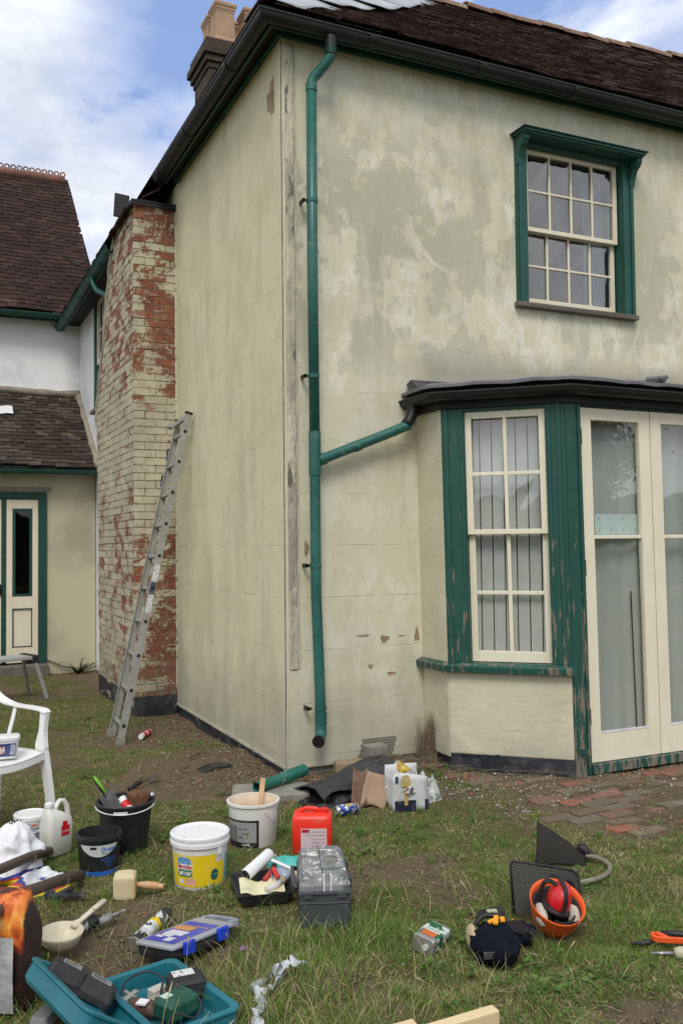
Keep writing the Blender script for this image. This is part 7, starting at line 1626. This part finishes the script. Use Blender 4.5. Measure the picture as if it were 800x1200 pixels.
# stones, plaster crumbs and paint flakes
def crumbs(n, wfn, smin, smax, name, mat, lab, cat, flat=.6, zoff=.0):
    x, y = sample(n, wfn); n = len(x); s_ = smin + (smax - smin) * RNG.random(n) ** 3; base_ = np.array([(1, 0, 0), (0, 1, 0), (-1, 0, 0), (0, -1, 0), (0, 0, 1), (0, 0, -1)], float)
    V = base_[None] * s_[:, None, None] * (.55 + .6 * RNG.random((n, 6, 1))); V[:, :, 2] *= flat; an = RNG.random(n) * 6.283; ca, sa = np.cos(an)[:, None], np.sin(an)[:, None]
    X_ = V[:, :, 0] * ca - V[:, :, 1] * sa; Y_ = V[:, :, 0] * sa + V[:, :, 1] * ca; tl = (RNG.random((n, 1)) - .5) * .8
    V = np.stack([X_ + x[:, None], Y_ + y[:, None], V[:, :, 2] + X_ * tl + (gz(x, y) + s_ * flat * .35 + zoff)[:, None]], 2).reshape(-1, 3)
    tri_ = np.array([(0, 1, 4), (1, 2, 4), (2, 3, 4), (3, 0, 4), (1, 0, 5), (2, 1, 5), (3, 2, 5), (0, 3, 5)]); F_ = (np.arange(n)[:, None, None] * 6 + tri_[None]).reshape(-1, 3)
    o = bpy.data.objects.new(name, npmesh(name, V, F_, mat, None, smooth=False)); COL.objects.link(o); tag(o, lab, cat, kind='stuff')
pc = mat_pieces('soil_crumb', [(.10, .075, .05), (.16, .12, .085), (.21, .17, .12), (.12, .10, .08)])
pl_ = mat_pieces('plaster_chip', [(.45, .42, .34), (.62, .60, .54), (.52, .47, .38), (.68, .67, .64)])
rd_ = mat_pieces('brick_chip', [(.25, .10, .06), (.33, .14, .09), (.22, .15, .11)])
dw = lambda x, y: np.clip(dirt(x, y) - .15, .03, 1)
crumbs(16000, dw, .002, .014, 'soil_crumbs', pc, 'crumbs of dry soil and gravel on the bare ground', 'gravel')
wall = lambda x, y: np.clip(np.exp(-np.maximum(0, -x) / .45) * (y > -.3) + np.exp(-np.maximum(0, -y - np.clip(x - 1.1, 0, .6) * .9) / .32) * (x > -.4), 0, 1) * .9 + .012
crumbs(1500, wall, .002, .013, 'plaster_chips', pl_, 'pale plaster and paint chips fallen along the walls', 'debris', .3, .004)
crumbs(420, wall, .004, .028, 'brick_chips', rd_, 'small broken brick and stone pieces near the wall foot', 'debris', .6)
bay_foot = lambda x, y: ((x > .75) & (x < 3.) & (y > -1.45)).astype(float)
crumbs(1300, bay_foot, .003, .022, 'rubble', mat_pieces('rubble_bits', [(.20, .17, .13), (.35, .33, .28), (.15, .12, .09), (.42, .40, .36), (.26, .15, .10)]), 'loose rubble along the foot of the bay', 'rubble', .6)
o = thing('clover_flower', 'tiny purple flower in the grass right of the blue labelled organiser', 'flower', W(-1.165, -2.50, .03))
MB().grid(dome((0, 0, 0), (.012, .012, .010)), 10, 6).build('petals', WP('purple_petals', (.36, .16, .48), .8), o, smooth=True)

lit = mat_pieces('leaf_litter_tone', [(.16, .10, .055), (.24, .16, .09), (.12, .08, .05), (.30, .22, .13)])
crumbs(1800, lambda x, y: np.clip(wall(x, y) * .9 + .10 * dirt(x, y), 0, 1), .006, .020, 'leaf_litter', lit, 'dead leaves and bark scraps on the soil near the walls', 'leaf litter', .12, .006)
# ------------------------------------------------------------ unseen trees and hedge, added behind the viewer for the pane reflections
lf = simple('tree_leaf', (.035, .06, .018), .7, (.06, .09, .03), 3, pos=True)
def crown_mesh(R0, H0, n, sd):
    g = np.random.default_rng(sd); cl_ = g.normal(0, 1, (46, 3)); cl_ /= np.linalg.norm(cl_, axis=1)[:, None]; cl_ *= (g.random((46, 1)) ** .4) * np.array([R0, R0, H0]) * .82
    c = cl_[g.integers(0, 46, n)] + g.normal(0, 1, (n, 3)) * R0 * .15; a = g.normal(0, 1, (n, 3)); a /= np.linalg.norm(a, axis=1)[:, None]; d = np.cross(a, g.normal(0, 1, (n, 3))); d /= np.linalg.norm(d, axis=1)[:, None]
    V = np.stack([c, c + a * .09 + d * .05, c + a * .18, c + a * .09 - d * .05], 1).reshape(-1, 3); return npmesh('crown', V, np.arange(n * 4).reshape(-1, 4), lf, None, smooth=False)
cm_ = [crown_mesh(2.6, 2.4, 15000, 3), crown_mesh(2.1, 2.9, 13000, 4)]
tk = MB().tube([(0, 0, -.1), (.05, 0, 1.2), (-.05, .05, 2.6), (.1, 0, 4.2)], [.24, .18, .14, .07], 10).tube([(-.05, .05, 2.3), (.7, .2, 3.4), (1.1, .3, 4.4)], [.09, .06, .03], 8).tube([(0, 0, 2.0), (-.7, -.3, 3.2), (-1.2, -.4, 4.2)], [.09, .06, .03], 8).mesh('trunk', simple('bark', (.07, .055, .04), .9, bs=20, bst=.8, bd=.02), True)
for i, (x, y, sc_, lab) in enumerate(((-1.5, -19, 1.0, 'leafy tree added out of view for the pane reflections, on the left'), (9.0, -19, 1.1, 'tall leafy tree added out of view for the pane reflections'), (14.5, -17, .9, 'round leafy tree added out of view for the pane reflections, at the far right'))):
    o = thing('reflection_tree', lab, 'tree', (x, y, gzf(x, y)), i * 1.3, group='unseen trees added for the pane reflections'); inst(tk, 'trunk', o, sc=(sc_, sc_, sc_)); inst(cm_[i % 2], 'crown', o, (0, 0, 4.3 * sc_), sc=(sc_, sc_, sc_))
b = MB(); b.grid(lambda u, v: (-30 + 70 * u, -23 + 1.2 * math.cos(v * math.pi) + .6 * mnoise.noise(Vector((u * 60, v * 3, 0))), 3.0 * math.sin(v * math.pi) * (1 + .3 * mnoise.noise(Vector((u * 40, 2, v))))), 220, 10)
tag(b.build('hedge', lf, None, smooth=True), 'tall green hedge added out of view for the pane reflections', 'hedge')
